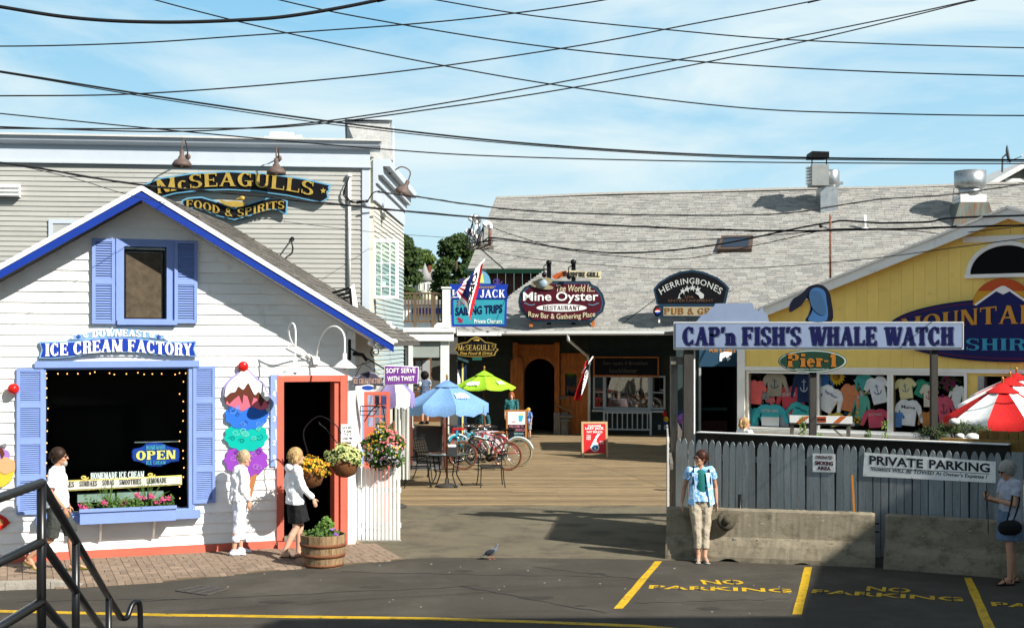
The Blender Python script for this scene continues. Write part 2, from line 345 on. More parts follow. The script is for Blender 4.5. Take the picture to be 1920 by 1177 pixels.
def letters(name, txt, fr, px0, py0, px1, py1, y, m, root, style='b', bold=.02, shear=0, warp=None, th=.012, space=1.0, label=None, sp=None, yhit=None):
    """relief lettering fitted between two photo rows/columns on the plane fr at depth y; warp(u,v)->(du,dv) in width/height units"""
    vs, fs = bfont(txt, bold, shear, space) if style == 'b' else sfont(txt, **(sp or {}))
    a0 = min(v[0] for v in vs); a1 = max(v[0] for v in vs); b0 = min(v[1] for v in vs); b1 = max(v[1] for v in vs)
    xm = (px0+px1)/2; s0 = fr.hit(px0, py0, y)[0]; s1 = fr.hit(px1, py0, y)[0]; z1 = fr.hit(xm, py0, y)[1]; z0 = fr.hit(xm, py1, y)[1]; w = s1-s0; h = z1-z0
    def tr(p, yy):
        u = (p[0]-a0)/(a1-a0); v = (p[1]-b0)/(b1-b0)
        if warp: u, v = warp(u, v)
        return (s0+u*w, yy, z0+v*h)
    if style == 'b':
        mb = MB(); i = mb.vs([tr(p, y-th) for p in vs]); j = mb.vs([tr(p, y) for p in vs]); ed = {}
        for f, k in fs:
            mb.face([i+q for q in f])
            for a in range(len(f)):
                e = (f[a], f[(a+1) % len(f)]); ed[tuple(sorted(e))] = ed.get(tuple(sorted(e)), 0)+1
        for (a, b), n in ed.items():
            if n == 1: mb.face([i+a, i+b, j+b, j+a])
        return part(name, mb, m, root, label)
    split = py1-py0 >= 10 and th >= .008; groups = {}
    for f, k, ci in fs: groups.setdefault(ci if split else 0, []).append((f, k))
    for ci, fl in groups.items():
        mb = MB()
        for f, k in fl:
            yy = y-th-k*.0006
            i = mb.vs([tr(vs[q], yy) for q in f]); j = mb.vs([tr(vs[q], y) for q in f]); n = len(f); mb.face([i+q for q in range(n)])
            for q in range(n): mb.face([i+q, i+(q+1) % n, j+(q+1) % n, j+q])
        part('letter' if split else name, mb, m, root, label)
def pxpoly(fr, pts, y): return [fr.hit(a, b, y) for a, b in pts]
def board(root, fr, pts, y, th, m, name='board', label=None, smooth=0, kind=None):
    """a flat board whose outline is given on the plane"""
    q = pts if not smooth else [tuple(p) for p in catmull(pts, smooth, True)]
    return part(name, MB().prism(pxpoly(fr, q, y), y-th, y), m, root, label, kind)
def ribbon(pts, w):
    """flat strip outline following pts"""
    P_ = [Vector(p) for p in pts]; a = []; b = []
    for i, p in enumerate(P_):
        d = (P_[min(i+1, len(P_)-1)]-P_[max(i-1, 0)]).normalized(); n = Vector((-d.y, d.x))*w/2; a.append(tuple(p+n)); b.append(tuple(p-n))
    return a+b[::-1]
# ================================================================ materials list
asph = mat('asphalt_dark', (.078, .069, .056), .95, .16, .55, .55, 110, c2=(.105, .094, .077), c2amt=.5, spec=.15)
asph2 = mat('asphalt_old', (.185, .16, .11), .97, .16, .8, .6, 90, c2=(.115, .10, .075), c2amt=.5, spec=.15)
dirt = mat('dirt', (.10, .09, .07), .95, .2, 1, .5)
yline = mat('road_yellow', (.50, .31, .012), .7, .2, 7, .3, 60, c2=(.10, .08, .04), c2amt=.30)
brick = mat('paver', (.32, .235, .17), .9, .16, 5, .5, 60, rnd=.22)
mortar = mat('joint_sand', (.16, .12, .08), .95, .2, 6, .3)
kerbm = mat('kerb_granite', (.42, .38, .32), .85, .25, 7, .5, 60)
wood = mat('deck_wood', (.33, .235, .125), .88, .26, 2, .35, 50, rnd=.24, st=(.5, 6, 6), c2=(.17, .135, .095), c2amt=.5)
wht = mat('white_paint', (.76, .76, .74), .55, .05, 1.5, .12, 12, rnd=.05, c2=(.60, .58, .53), c2amt=.18)
whtw = mat('white_worn', (.62, .62, .60), .6, .1, 3, .2, 20, rnd=.06, c2=(.42, .40, .34), c2amt=.2, st=(1, 1, .5))
perw = mat('periwinkle', (.18, .26, .53), .5, .07, 3, .1, 20, rnd=.03)
royal = mat('royal_blue', (.005, .038, .31), .45, .08, 3, .1, 20)
coral = mat('coral_red', (.52, .115, .075), .55, .1, 3, .15, 20, c2=(.42, .09, .06), c2amt=.2)
tan = mat('tan_siding', (.49, .485, .45), .6, .06, 1.5, .1, 12, rnd=.05, c2=(.40, .385, .35), c2amt=.1)
trim = mat('blue_grey_trim', (.62, .69, .77), .5, .05, 2, .08, 12)
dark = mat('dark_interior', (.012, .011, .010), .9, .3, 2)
blk = mat('black_metal', (.012, .012, .013), .3, .1, 3, metal=.2)
blkw = mat('black_board', (.008, .008, .010), .55, .2, 3, spec=.1)
grym = mat('galvanized', (.55, .57, .58), .38, .16, 5, .05, 20, metal=.85, c2=(.36, .37, .37), c2amt=.3)
yel = mat('yellow_paint', (.84, .61, .17), .6, .05, 1.5, .15, 14, rnd=.02, c2=(.66, .44, .12), c2amt=.12)
gryw = mat('weathered_wood', (.24, .215, .18), .88, .28, 3, .5, 40, rnd=.15, st=(4, 4, .5), c2=(.11, .10, .085), c2amt=.4)
dkpost = mat('dark_post', (.055, .05, .045), .7, .25, 3, .4, 30, st=(4, 4, .4))
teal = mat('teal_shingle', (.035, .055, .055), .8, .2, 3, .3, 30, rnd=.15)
slat_s = [mat('shingle_%s' % n, c, .92, .1, 6, .5, 70, c2=(c[0]*.8, c[1]*.8, c[2]*.8), c2amt=.25) for n, c in (('pale', (.46, .45, .415)), ('mid', (.39, .38, .355)), ('warm', (.42, .40, .365)), ('deep', (.325, .32, .30)))]
slat_d = [mat('shingle_%s' % n, c, .92, .2, 6, .5, 70) for n, c in (('grey', (.20, .185, .165)), ('dusk', (.155, .145, .13)), ('ash', (.245, .225, .20)))]

# ================================================================ ground
struct('ground', MB().prism([(-400, -300), (400, -300), (400, 900), (-400, 900)], -.4, -.16, 'z'), dirt)
struct('road', MB().prism([(-70, -40), (70, -40), (70, 26.8), (-70, 26.8)], -.15, 0, 'z'), asph)
bd = [g(x, y) for x, y in ((700, 1052), (756, 1048), (829, 1045), (1000, 1046), (1140, 1048), (1248, 1050))]
mb = MB(); mb.prism([(p.x, p.y) for p in bd]+[(3.2, 20.3), (9, 20.3), (9, 26.75), (-3.0, 26.75), (-3.0, 21.0)], -.02, .006, 'z')
struct('old_asphalt_apron', mb, asph2)
rk = random.Random(44); tar = mat('tar_seam', (.030, .028, .026), .8, .3, 5); patch_m = mat('asphalt_patch', (.052, .047, .040), .95, .25, 2, .5, 90)
road = bpy.data.objects['road']; OFF[road] = Vector((0, 0, 0))
def gprint(name, pts, z, m_, par=None): q = [g(a, b) for a, b in pts]; part(name, MB().prism([(p.x, p.y) for p in q], -.01, z, 'z'), m_, par or road)
for (x0, y0, x1, y1, w_) in ((250, 1128, 900, 1098, 1.6), (640, 1072, 1150, 1081, 1.2), (860, 1098, 1140, 1150, 2.4), (1000, 1062, 1230, 1090, 1.3), (30, 1128, 330, 1122, 1.3), (1190, 1130, 1480, 1122, 1.2)):
    pts = [(lerp(x0, x1, i/16)+rk.uniform(-3, 3), lerp(y0, y1, i/16)+rk.uniform(-1.3, 1.3)) for i in range(17)]; gprint('crack_seal', [(a, b-w_*rk.uniform(.15, .4)) for a, b in pts]+[(a, b+w_*rk.uniform(.15, .4)) for a, b in pts[::-1]], .0022, tar)
for (cx, cy, rx, ry) in ((700, 1100, 26, 3), (1010, 1120, 40, 4), (870, 1070, 22, 2), (520, 1128, 34, 3.5), (1120, 1075, 18, 2), (1330, 1140, 30, 3), (1090, 1135, 14, 1.5)):
    gprint('oil_stain', [(cx+rx*cos(t)*rk.uniform(.6, 1.1), cy+ry*sin(t)*rk.uniform(.6, 1.1)) for t in [i*pi/9 for i in range(18)]], .0018, patch_m)
for k in range(26): x_, y_ = rk.uniform(420, 1480), rk.uniform(1056, 1150); gprint('litter_fleck', [(x_, y_), (x_+rk.uniform(2, 5), y_-.6), (x_+rk.uniform(1, 4), y_+.8)], .004, kerbm)
# deck of planks
deck = struct('boardwalk_deck', MB().box(-6, 20, 26.95, 50, -.155, -.06), mat('deck_joist', (.03, .025, .02), .9), at=(0, 27, 0))
pw = .142; pm = {}
def plank_mesh(l):
    if l not in pm: pm[l] = MB().box(0, l, 0, pw-.012, 0, .045).mesh('plank', wood)
    return pm[l]
j = 0; rp = random.Random(3)
while 26.85+j*pw < 49.6:
    y = 26.85+j*pw
    if j < 60: cuts = [-6, rp.choice((-1, 0, 1, 2)), rp.choice((6, 7, 8)), 20] if j % 2 else [-6, rp.choice((-3, 3, 4, 5)), 20]
    else: cuts = [-6, 20]
    for a, b in zip(cuts, cuts[1:]):
        piece('plank', plank_mesh(b-a-.005), deck, (a, y, -.035+rp.uniform(-.003, .003)), (0, 0, rp.uniform(-.0004, .0004)))
    j += 1
# brick pavement
pv = [(-300, 1110), (0, 1106), (150, 1100), (300, 1091), (428, 1077), (566, 1065), (646, 1059), (756, 1048), (700, 1022), (660, 1014), (520, 1027), (0, 1056), (-300, 1076)]
pvg = [g(a, b) for a, b in pv]
side = struct('brick_pavement', MB().prism([(p.x, p.y) for p in pvg], -.1, .012, 'z'), mortar, at=tuple(g(300, 1060)))
FI = Fr((-7.595, 19.78), .378)
def inpoly(x, y, poly):
    c = False
    for i in range(len(poly)):
        a, b = poly[i], poly[i-1]
        if (a.y > y) != (b.y > y) and x < (b.x-a.x)*(y-a.y)/(b.y-a.y)+a.x: c = not c
    return c
bl, bw = .20, .10; pos = []
for i in range(-14, 46):
    for k in range(-2, 40):
        # basket weave cell pairs
        cx = i*bl; cy = -k*bl
        horiz = (i+k) % 2 == 0
        for q in (0, 1):
            lx, ly = (cx, cy-bl/2+(q-.5)*bw) if horiz else (cx+(q-.5)*bw, cy-bl/2)
            w = FI.W(lx, ly)
            if inpoly(w.x, w.y, pvg): pos.append((w.y, w.x, horiz))
pos.sort(); bme = MB().box(-bl/2+.004, bl/2-.004, -bw/2+.004, bw/2-.004, 0, .05).mesh('brick', brick)
rb = random.Random(5); rest = MB()
vis = [p for p in pos if p[1]/p[0] > -.40]; oth = [p for p in pos if p[1]/p[0] <= -.40]
for n, (y, x, hz) in enumerate(vis+oth):
    a = FI.a+(0 if hz else pi/2)+rb.uniform(-.02, .02); z = -.028+rb.uniform(-.003, .003)
    if n < 300: piece('brick', bme, side, (x, y, z), (0, 0, a))
    else:
        c, s = cos(a), sin(a); hl, hw = bl/2-.004, bw/2-.004
        R_ = [(x+c*u-s*v, y+s*u+c*v) for u, v in ((-hl, -hw), (hl, -hw), (hl, hw), (-hl, hw))]
        rest.prism(R_, z, z+.05, 'z')
part('bricks_beyond', rest, mat('paver_far', (.32, .235, .17), .9, .3, 9, .5, 60), side, kind='stuff')
# kerb stones at far left
krn = thing('kerb', 'pale granite kerb stone along the brick pavement at far left', 'kerb', at=tuple(g(20, 1106)))
kp = [g(x, y) for x, y in ((-260, 1117), (-120, 1112), (10, 1106), (95, 1103), (150, 1101.5))]
for a, b in zip(kp, kp[1:]):
    hgt = .10 if b.x < -5.9 else .03
    part('kerb_stone', MB().hull8([a+Vector((0, 0, -.05)), a+Vector((0, .18, -.05)), a+Vector((0, .18, .10)), a+Vector((0, 0, .10))], [b+Vector((-.01, 0, -.05)), b+Vector((-.01, .18, -.05)), b+Vector((-.01, .18, hgt)), b+Vector((-.01, 0, hgt))]), kerbm, krn)
# painted lines
def marking(name, pts, lab, cat='road marking'):
    q = [g(a, b) for a, b in pts]; c = sum(q, Vector())/len(q)
    return solo(name, lab, cat, MB().prism([(p.x, p.y) for p in q], -.01, .004, 'z'), yline, at=(c.x, c.y, 0))
def wob(a, b, n, r):
    return [(lerp(a[0], b[0], i/n)+r.uniform(-1, 1)*.8, lerp(a[1], b[1], i/n)) for i in range(n+1)]
rw = random.Random(9)
marking('parking_line', wob((1151, 1140), (1228, 1052), 7, rw)+wob((1241, 1052), (1168, 1140), 7, rw), 'yellow bay line nearest the backpack woman, slanting left')
marking('parking_line', wob((1486, 1151), (1508, 1063), 7, rw)+wob((1523, 1063), (1504, 1151), 7, rw), 'yellow bay line between the two NO PARKING words, half in sun')
marking('parking_line', wob((1847, 1182), (1808, 1083), 7, rw)+wob((1822, 1083), (1868, 1182), 7, rw), 'yellow bay line in deep shade before the second barrier')
up = [(-200, 1139), (0, 1143), (300, 1150), (600, 1154), (800, 1157), (1000, 1163), (1200, 1171), (1260, 1176), (1420, 1195)]
marking('edge_line', up+[(x, y+4.3) for x, y in up[::-1]], 'long thin yellow line running across the foreground asphalt')
def ground_text(txt, p0, p1, h, lab):
    a = g(*p0); b = g(*p1); fr = Fr((a.x, a.y), (b.y-a.y)/(b.x-a.x)); w = (b-a).length
    vs, fs = bfont(txt, .02); x0 = min(v[0] for v in vs); x1 = max(v[0] for v in vs); y0 = min(v[1] for v in vs); y1 = max(v[1] for v in vs)
    mb = MB(); mb.vs([((v[0]-x0)/(x1-x0)*w, (v[1]-y0)/(y1-y0)*h, .006) for v in vs]); [mb.face(f) for f, _ in fs]
    # stencil bridges stay bare: thin asphalt bars over the paint
    o = solo('painted_word', lab, 'road marking', mb, yline, fr=fr, at=(0, 0, 0))
    br = MB(); n = len(txt)
    for i in range(n):
        cx = (i+.52)/n*w
        if txt[i] in 'OGRPAO': br.box(cx-.012, cx+.012, -.01, h+.01, .001, .0095)
    part('stencil_bridge', br, asph, o)
ground_text('NO', (1319, 1095.5), (1398, 1095.5), .34, 'yellow NO painted on sunlit asphalt above the word PARKING')
ground_text('PARKING', (1216, 1103.5), (1485, 1111), .27, 'yellow PARKING painted on sunlit asphalt before the first barrier')
ground_text('NO', (1624, 1107), (1707, 1111.5), .33, 'yellow NO painted on asphalt in building shade')
ground_text('PARKING', (1521, 1111.5), (1806, 1127.5), .28, 'yellow PARKING painted on asphalt in building shade')
ground_text('PARKING', (1860, 1136), (2150, 1151), .28, 'yellow PARKING cut off by the right edge of the photo')
# storm drain
d0 = [g(a, b) for a, b in ((330, 1108), (376, 1099), (428, 1104), (388, 1116))]; c = sum(d0, Vector())/4
dr = thing('storm_drain', 'iron storm drain grate set in the asphalt by the brick pavement', 'drain', at=(c.x, c.y, 0))
part('pit', MB().prism([(p.x, p.y) for p in d0], -.001, .003, 'z'), blkw, dr)
irn = mat('drain_iron', (.10, .09, .08), .6, .3, 8, .3)
for i in range(11):
    t = i/10; part('grate_bar', MB().beam(d0[0].lerp(d0[1], t)+Vector((0, 0, .008)), d0[3].lerp(d0[2], t)+Vector((0, 0, .008)), .028, .012), irn, dr)
for i in range(4):
    t = i/3; part('grate_bar', MB().beam(d0[0].lerp(d0[3], t)+Vector((0, 0, .011)), d0[1].lerp(d0[2], t)+Vector((0, 0, .011)), .03, .012), irn, dr)

# ================================================================ wall builders
def backing(mb, x0, x1, zb, top, holes, y0, y1, brk=()):
    xs = sorted({x0, x1, *[h[0] for h in holes], *[h[1] for h in holes], *brk}); xs = [x for x in xs if x0 <= x <= x1]
    for a, b in zip(xs, xs[1:]):
        if b-a < 1e-4: continue
        hs = sorted([(h[2], h[3]) for h in holes if h[0] < (a+b)/2 < h[1]]); z = zb
        for q0, q1 in hs:
            if q0 > z+1e-4: mb.box(a, b, y0, y1, z, q0)
            z = max(z, q1)
        mb.prism([(a, z), (b, z), (b, top(b)), (a, top(a))], y0, y1)
    return mb
def clap(root, zb, zt, ex, xl, xr, holes, m, y=0, lip=.026, name='clapboard', rng=None, maxlen=None):
    z = zb
    while z < zt-.02:
        z1 = min(z+ex, zt); L_ = [(xl(z), xl(z1), xr(z), xr(z1))]
        for h in holes:
            if h[2] < z1-.012 and h[3] > z+.012:
                o = []
                for a0, a1, b0, b1 in L_:
                    if h[0] > max(a0, a1) and h[0] < min(b0, b1)+1e9 and h[0] < b0: o.append((a0, a1, min(h[0], b0), min(h[0], b1)))
                    elif h[0] > max(a0, a1): o.append((a0, a1, b0, b1)); continue
                    if h[1] < min(b0, b1) and h[1] > min(a0, a1): o.append((max(h[1], a0), max(h[1], a1), b0, b1))
                    elif h[1] <= min(a0, a1): o.append((a0, a1, b0, b1))
                L_ = o
        if rng and maxlen:
            o = []
            for a0, a1, b0, b1 in L_:
                if b0-a0 > maxlen:
                    q = rng.uniform(a0+1, b0-1); o += [(a0, a1, q-.002, q-.002), (q+.002, q+.002, b0, b1)]
                else: o.append((a0, a1, b0, b1))
            L_ = o
        for a0, a1, b0, b1 in L_:
            if max(b0, b1)-min(a0, a1) < .04 or b0 < a0: continue
            b1 = max(b1, a1+.002)
            part(name, MB().hull8([(a0, y-lip, z), (a0, y, z), (a1, y, z1), (a1, y-.004, z1)], [(b0, y-lip, z), (b0, y, z), (b1, y, z1), (b1, y-.004, z1)]), m, root)
        z = z1
def shingle_rows(T, nrm, ex, wid, rows, lim, mats, rng, lift=.016, start=0):
    """T(a,b)->point, b measured up-slope; lim(b)->list of (a0,a1)"""
    mb = MB()
    for r_ in range(start, rows):
        b0 = r_*ex; b1 = b0+ex*1.05; off = rng.uniform(0, wid)
        for a0, a1 in lim(b0+ex/2):
            a = a0-off
            while a < a1:
                w = wid*rng.uniform(.75, 1.2); q0 = max(a, a0); q1 = min(a+w-.008, a1)
                if q1-q0 > .02:
                    l = lift*rng.uniform(.7, 1.35); jb = rng.uniform(-.004, .004); mb.mi = rng.randrange(len(mats))
                    p = [T(q0, b0+jb)+nrm*l, T(q1, b0+jb)+nrm*l, T(q1, b1)+nrm*.002, T(q0, b1)+nrm*.002, T(q0, b0+jb), T(q1, b0+jb)]
                    i = mb.vs(p); mb.face([i, i+1, i+2, i+3]); mb.face([i, i+4, i+5, i+1])
                a += w
    return mb
def rect(fr, x0, y0, x1, y1, y=0):
    """photo rectangle -> plane rectangle (x0,x1,z0,z1)"""
    a = fr.hit(x0, (y0+y1)/2, y)[0]; b = fr.hit(x1, (y0+y1)/2, y)[0]; xm = (x0+x1)/2
    return a, b, fr.hit(xm, y1, y)[1], fr.hit(xm, y0, y)[1]
def framebox(mb, x0, x1, z0, z1, w, y0, y1, wb=None):
    wb = w if wb is None else wb
    mb.box(x0-w, x0, y0, y1, z0-wb, z1+w); mb.box(x1, x1+w, y0, y1, z0-wb, z1+w); mb.box(x0, x1, y0+.002, y1, z1, z1+w)
    if wb: mb.box(x0, x1, y0+.002, y1, z0-wb, z0)
    return mb

# ================================================================ ice cream shop
hi = FI.hit
ap = hi(265, 352, -.6); er = hi(738, 641, -.6); el = hi(0, 500, -.6)
sr = (ap[1]-er[1])/(er[0]-ap[0]); sl = (ap[1]-el[1])/(ap[0]-el[0]); xel = ap[0]-(ap[1]-er[1])/sl
SH = 'white clapboard ice cream shop with blue gable trim and dark serving window'
shop = thing('ice_cream_shop', SH, 'shop', FI, at=(3, 0, 0))
topf = lambda x: ap[1]-.10-(sr*(x-ap[0]) if x > ap[0] else sl*(ap[0]-x))
xc = hi(663, 900)[0]; xw0 = xel+.45
win = rect(FI, 86, 692, 353, 940); win = (win[0], win[1], hi(220, 957)[1], win[3])
dor = rect(FI, 531, 715, 637, 1000); dor = (dor[0], dor[1], .20, dor[3])
upw = rect(FI, 232, 463, 312, 598)
holes = [win, dor, upw]
part('wall', backing(MB(), xw0, xc, 0, topf, holes, .004, .14, (ap[0],)), wht, shop)
cb = rect(FI, 651, 800, 664, 900)
clap(shop, .14, ap[1]-.15, .163, lambda z: max(xw0, ap[0]-(ap[1]-.13-z)/sl), lambda z: min(cb[0], ap[0]+(ap[1]-.13-z)/sr),
     [(h[0]-.10, h[1]+.10, h[2]-.06, h[3]+.06) for h in holes], wht, rng=random.Random(2), maxlen=2.4)
part('corner_board', MB().box(cb[0], xc+.02, -.04, .1, 0, topf(xc)-.02), wht, shop)
part('base_board', MB().box(xw0, dor[0]-.12, -.05, 0, 0, .135), coral, shop)
dx, dy = .3536, .9354  # world +Y in the shop frame
dx, dy = sin(FI.a), cos(FI.a); D = 6.0   # the side wall runs back from the road
part('side_wall', MB().prism([(xc, .0), (xc+.0+dx*3.1, dy*3.1), (xc-.14+dx*3.1, dy*3.1), (xc-.14, .14)], 0, topf(xc), 'z'), wht, shop)
R0 = Vector((ap[0], -.6, ap[1])); E0 = Vector((er[0], -.6, er[1])); DV = Vector((dx*D, dy*D, 0)); W0 = Vector((xel, -.6, er[1]))
thk = Vector((0, 0, -.07))
for a, b in ((R0, E0), (W0, R0)):
    part('roof', MB().hull8([a, b, b+thk, a+thk], [a+DV, b+DV, b+DV+thk, a+DV+thk]), mat('roof_deck', (.12, .11, .1), .9), shop)
sln = (E0-R0).length; us = (R0-E0)/sln; ua = DV/D; nr = us.cross(ua).normalized(); nr = nr if nr.z > 0 else -nr
part('roof_shingles', shingle_rows(lambda a, b: E0+us*b+ua*a, nr, .135, .31, int(sln/.135), lambda b: [(0, D)], slat_d, random.Random(4)), slat_d, shop, kind='stuff')
# rakes: white drip edge over royal blue fascia
for a, b in ((R0, E0), (R0, W0)):
    d = (b-a).normalized(); o1 = Vector((0, -.02, .03)); 
    part('rake_cap', MB().hull8([a+Vector((0, -.03, .035)), a+Vector((0, .02, .035)), a+Vector((0, .02, -.045)), a+Vector((0, -.03, -.045))], [b+Vector((0, -.03, .035)), b+Vector((0, .02, .035)), b+Vector((0, .02, -.045)), b+Vector((0, -.03, -.045))]), wht if a is not None else wht, shop)
    part('fascia', MB().hull8([a+Vector((0, -.012, -.046)), a+Vector((0, .03, -.046)), a+Vector((0, .03, -.185)), a+Vector((0, -.012, -.185))], [b+Vector((0, -.012, -.046)), b+Vector((0, .03, -.046)), b+Vector((0, .03, -.16)), b+Vector((0, -.012, -.16))]), royal, shop)
    part('soffit', MB().hull8([a+Vector((0, .03, -.12)), a+Vector((0, .6, -.12)), a+Vector((0, .6, -.10)), a+Vector((0, .03, -.10))], [b+Vector((0, .03, -.12)), b+Vector((0, .6, -.12)), b+Vector((0, .6, -.10)), b+Vector((0, .03, -.10))]), wht, shop)
# dark rooms behind the openings (inward facing boxes)
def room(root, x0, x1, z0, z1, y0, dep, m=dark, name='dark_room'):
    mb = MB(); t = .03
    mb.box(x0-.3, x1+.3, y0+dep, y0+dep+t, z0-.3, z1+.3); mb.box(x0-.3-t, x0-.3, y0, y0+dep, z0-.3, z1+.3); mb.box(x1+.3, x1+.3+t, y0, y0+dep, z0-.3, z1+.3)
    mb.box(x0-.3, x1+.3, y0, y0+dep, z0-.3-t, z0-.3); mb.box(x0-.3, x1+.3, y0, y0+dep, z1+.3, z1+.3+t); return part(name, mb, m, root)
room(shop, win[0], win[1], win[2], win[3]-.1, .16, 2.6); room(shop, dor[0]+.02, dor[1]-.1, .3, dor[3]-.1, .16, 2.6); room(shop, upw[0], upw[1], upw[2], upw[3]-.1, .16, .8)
# big window
w = part('window', framebox(MB(), *win, .09, -.055, .12, 0), perw, shop)
wh = rect(FI, 68, 675, 373, 688); part('window_header', MB().box(win[0]-.16, win[1]+.16, -.09, -.057, win[3]+.03, win[3]+.13), perw, w)
part('window_sill', MB().box(win[0]-.14, win[1]+.17, -.16, .1, win[2]-.15, win[2]-.03), perw, w)
part('window_sill', MB().box(win[0]-.10, win[1]+.05, -.10, .12, win[2]-.03, win[2]+.0), perw, w)
part('pane', MB().box(win[0], win[1], .08, .086, win[2], win[3]), glass('shop_glass', refl=.05), w)
# shutters
def louver_shutter(root, x0, x1, z0, z1, y, panels, nper, m, lab=None, arch=False):
    s_ = .05; fr_ = MB(); fr_.box(x0, x0+s_, y-.04, y, z0, z1); fr_.box(x1-s_, x1, y-.04, y, z0, z1)
    hz = (z1-z0)/panels
    for i in range(panels+1):
        c = z0+hz*i; a = max(z0, c-.045); b = min(z1, c+.045); fr_.box(x0+s_, x1-s_, y-.038, y, a, b)
    sh = part('shutter', fr_, m, root, lab)
    sl_ = MB().hull8([(x0+s_, y-.034, -.006), (x0+s_, y-.03, .0), (x0+s_, y-.004, .022), (x0+s_, y-.008, .016)], [(x1-s_, y-.034, -.006), (x1-s_, y-.03, .0), (x1-s_, y-.004, .022), (x1-s_, y-.008, .016)]).mesh('slat', m, OFF[root])
    part('backing', MB().box(x0+s_, x1-s_, y-.006, y, z0+.01, z1-.01), m, sh)
    for i in range(panels):
        a = z0+hz*i+.055; b = z0+hz*(i+1)-.06
        for k in range(nper):
            o = bpy.data.objects.new('slat', sl_); COL.objects.link(o); o.parent = sh; o.location = (0, 0, lerp(a, b, k/(nper-1)))
    return sh
q = rect(FI, 31, 690, 82, 965); louver_shutter(shop, q[0], q[1], hi(57, 963)[1], hi(57, 690)[1], -.03, 4, 15, perw, 'periwinkle louvred shutter left of the serving window')
q = rect(FI, 361, 685, 403, 943); louver_shutter(shop, q[0], q[1], hi(382, 942)[1], hi(382, 686)[1], -.03, 4, 15, perw, 'periwinkle louvred shutter right of the serving window')
q = rect(FI, 172, 448, 215, 607); louver_shutter(shop, q[0], q[1], q[2], q[3], -.05, 2, 15, perw, 'periwinkle shutter left of the attic window')
q = rect(FI, 326, 452, 369, 606); louver_shutter(shop, q[0], q[1], q[2], q[3], -.05, 2, 15, perw, 'periwinkle shutter right of the attic window, half shaded')
w = part('window', framebox(MB(), *upw, .115, -.05, .1), perw, shop)
q = rect(FI, 219, 600, 331, 609); part('window_sill', MB().box(q[0], q[1], -.11, -.05, q[2], q[3]), perw, w)
part('insect_screen', MB().box(upw[0]+.04, upw[1]-.06, .06, .068, upw[2]+.02, upw[3]-.08), mat('brown_screen', (.11, .085, .055), .9, .35, 9, .3, 200), w)
part('sash', framebox(MB(), upw[0]+.03, upw[1]-.05, upw[2]+.02, upw[3]-.07, .03, .04, .07), blkw, w)
part('pane', MB().box(upw[0], upw[1], .08, .085, upw[2], upw[3]), glass('attic_glass', refl=.2), w)
# door
dw = (dor[0]-.11, dor[1]+.11)
fr_ = MB(); fr_.box(dw[0], dor[0], -.06, .05, .135, dor[3]+.1); fr_.box(dor[1], dw[1], -.06, .05, 0, dor[3]+.1); fr_.box(dor[0], dor[1], -.055, .05, dor[3], dor[3]+.1)
fr_.box(dor[1]-.09, dor[1]-.001, -.02, .30, .20, dor[3]); fr_.box(dw[0], dor[0]+.3, -.14, -.05, 0, .12)
d_ = part('door_frame', fr_, coral, shop)
part('threshold', MB().box(dor[0]-.0, dor[1]-.1, -.10, .16, .14, .2), mat('old_sill', (.3, .26, .2), .8, .3, 5), d_)
part('riser', MB().box(dor[0], dor[1]-.1, -.075, .02, 0, .138), whtw, d_)
# ================================================================ McSeagulls building
FM = Fr((-2.96, 27.4), .12); hm = FM.hit
mcs = thing('restaurant_building', 'tall beige clapboard restaurant building behind the ice cream shop with blue grey cornice', 'building', FM, at=(-4, 0, 0))
zc = 7.42
cbx = rect(FM, 679, 400, 693, 500)
part('wall', MB().box(-14, cbx[1]-.02, .003, .2, 0, 7.2), tan, mcs)
clap(mcs, 2.5, 6.9, .100, lambda z: -13.9, lambda z: cbx[0], [], tan, lip=.02, rng=random.Random(6), maxlen=8)
part('corner_board', MB().box(cbx[0], cbx[1], -.045, .12, 0, 6.9), trim, mcs)
zf = hm(600, 311)[1]; z2 = hm(600, 281)[1]; z3 = hm(600, 268)[1]
part('frieze', MB().box(-14, cbx[1]+.01, -.06, .15, zf, z2), trim, mcs)
part('frieze_bead', MB().box(-14, cbx[1]+.03, -.09, .15, zf-.035, zf), trim, mcs)
part('cornice', MB().prism([(-.06, z2), (-.16, z2+.02), (-.2, z2+.07), (-.24, z2+.16), (.2, z2+.16), (.2, z2)], -14, cbx[1]+.22, 'x'), trim, mcs)
part('roof_edge', MB().box(-14, cbx[1]+.24, -.27, .2, z2+.16, z2+.20), mat('roof_edge', (.7, .7, .68), .6), mcs)
part('roof', MB().box(-14, cbx[1]-.1, .2, 7, 7.1, 7.3), mat('flat_roof', (.25, .25, .25), .9), mcs)
# harbour side wall
def slat(m0, a, b, c, d): return m0
wx = FM.loc
X0 = -2.86
sc_ = MB()
def W2(X, Y): return wx((X, Y))
a0 = W2(X0, 27.45); a1 = W2(X0+.12, 33.5)
FS = Fr((X0, 27.45), 0)
part('side_wall', MB().prism([a0, a1, (a1[0]-.2, a1[1]), (a0[0]-.2, a0[1])], 0, 7.1, 'z'), mat('cream_side', (.50, .48, .40), .7, .08), mcs)
sb = mat('cream_clap', (.52, .51, .45), .7, .08, rnd=.05)
for i in range(46):
    z = 2.4+i*.1; p = Vector((a0[0], a0[1]+.12, 0)); q = Vector((a1[0], a1[1], 0)); n = Vector((.03, 0, 0))
    part('side_clapboard', MB().hull8([p+Vector((0, 0, z)), p+n+Vector((0, 0, z)), p+Vector((.004, 0, z+.1)), p+Vector((0, 0, z+.1))], [q+Vector((0, 0, z)), q+n+Vector((0, 0, z)), q+Vector((.004, 0, z+.1)), q+Vector((0, 0, z+.1))]), sb if i > 26 else mat('aqua_clap', (.40, .49, .50), .7, .08, rnd=.05), mcs)
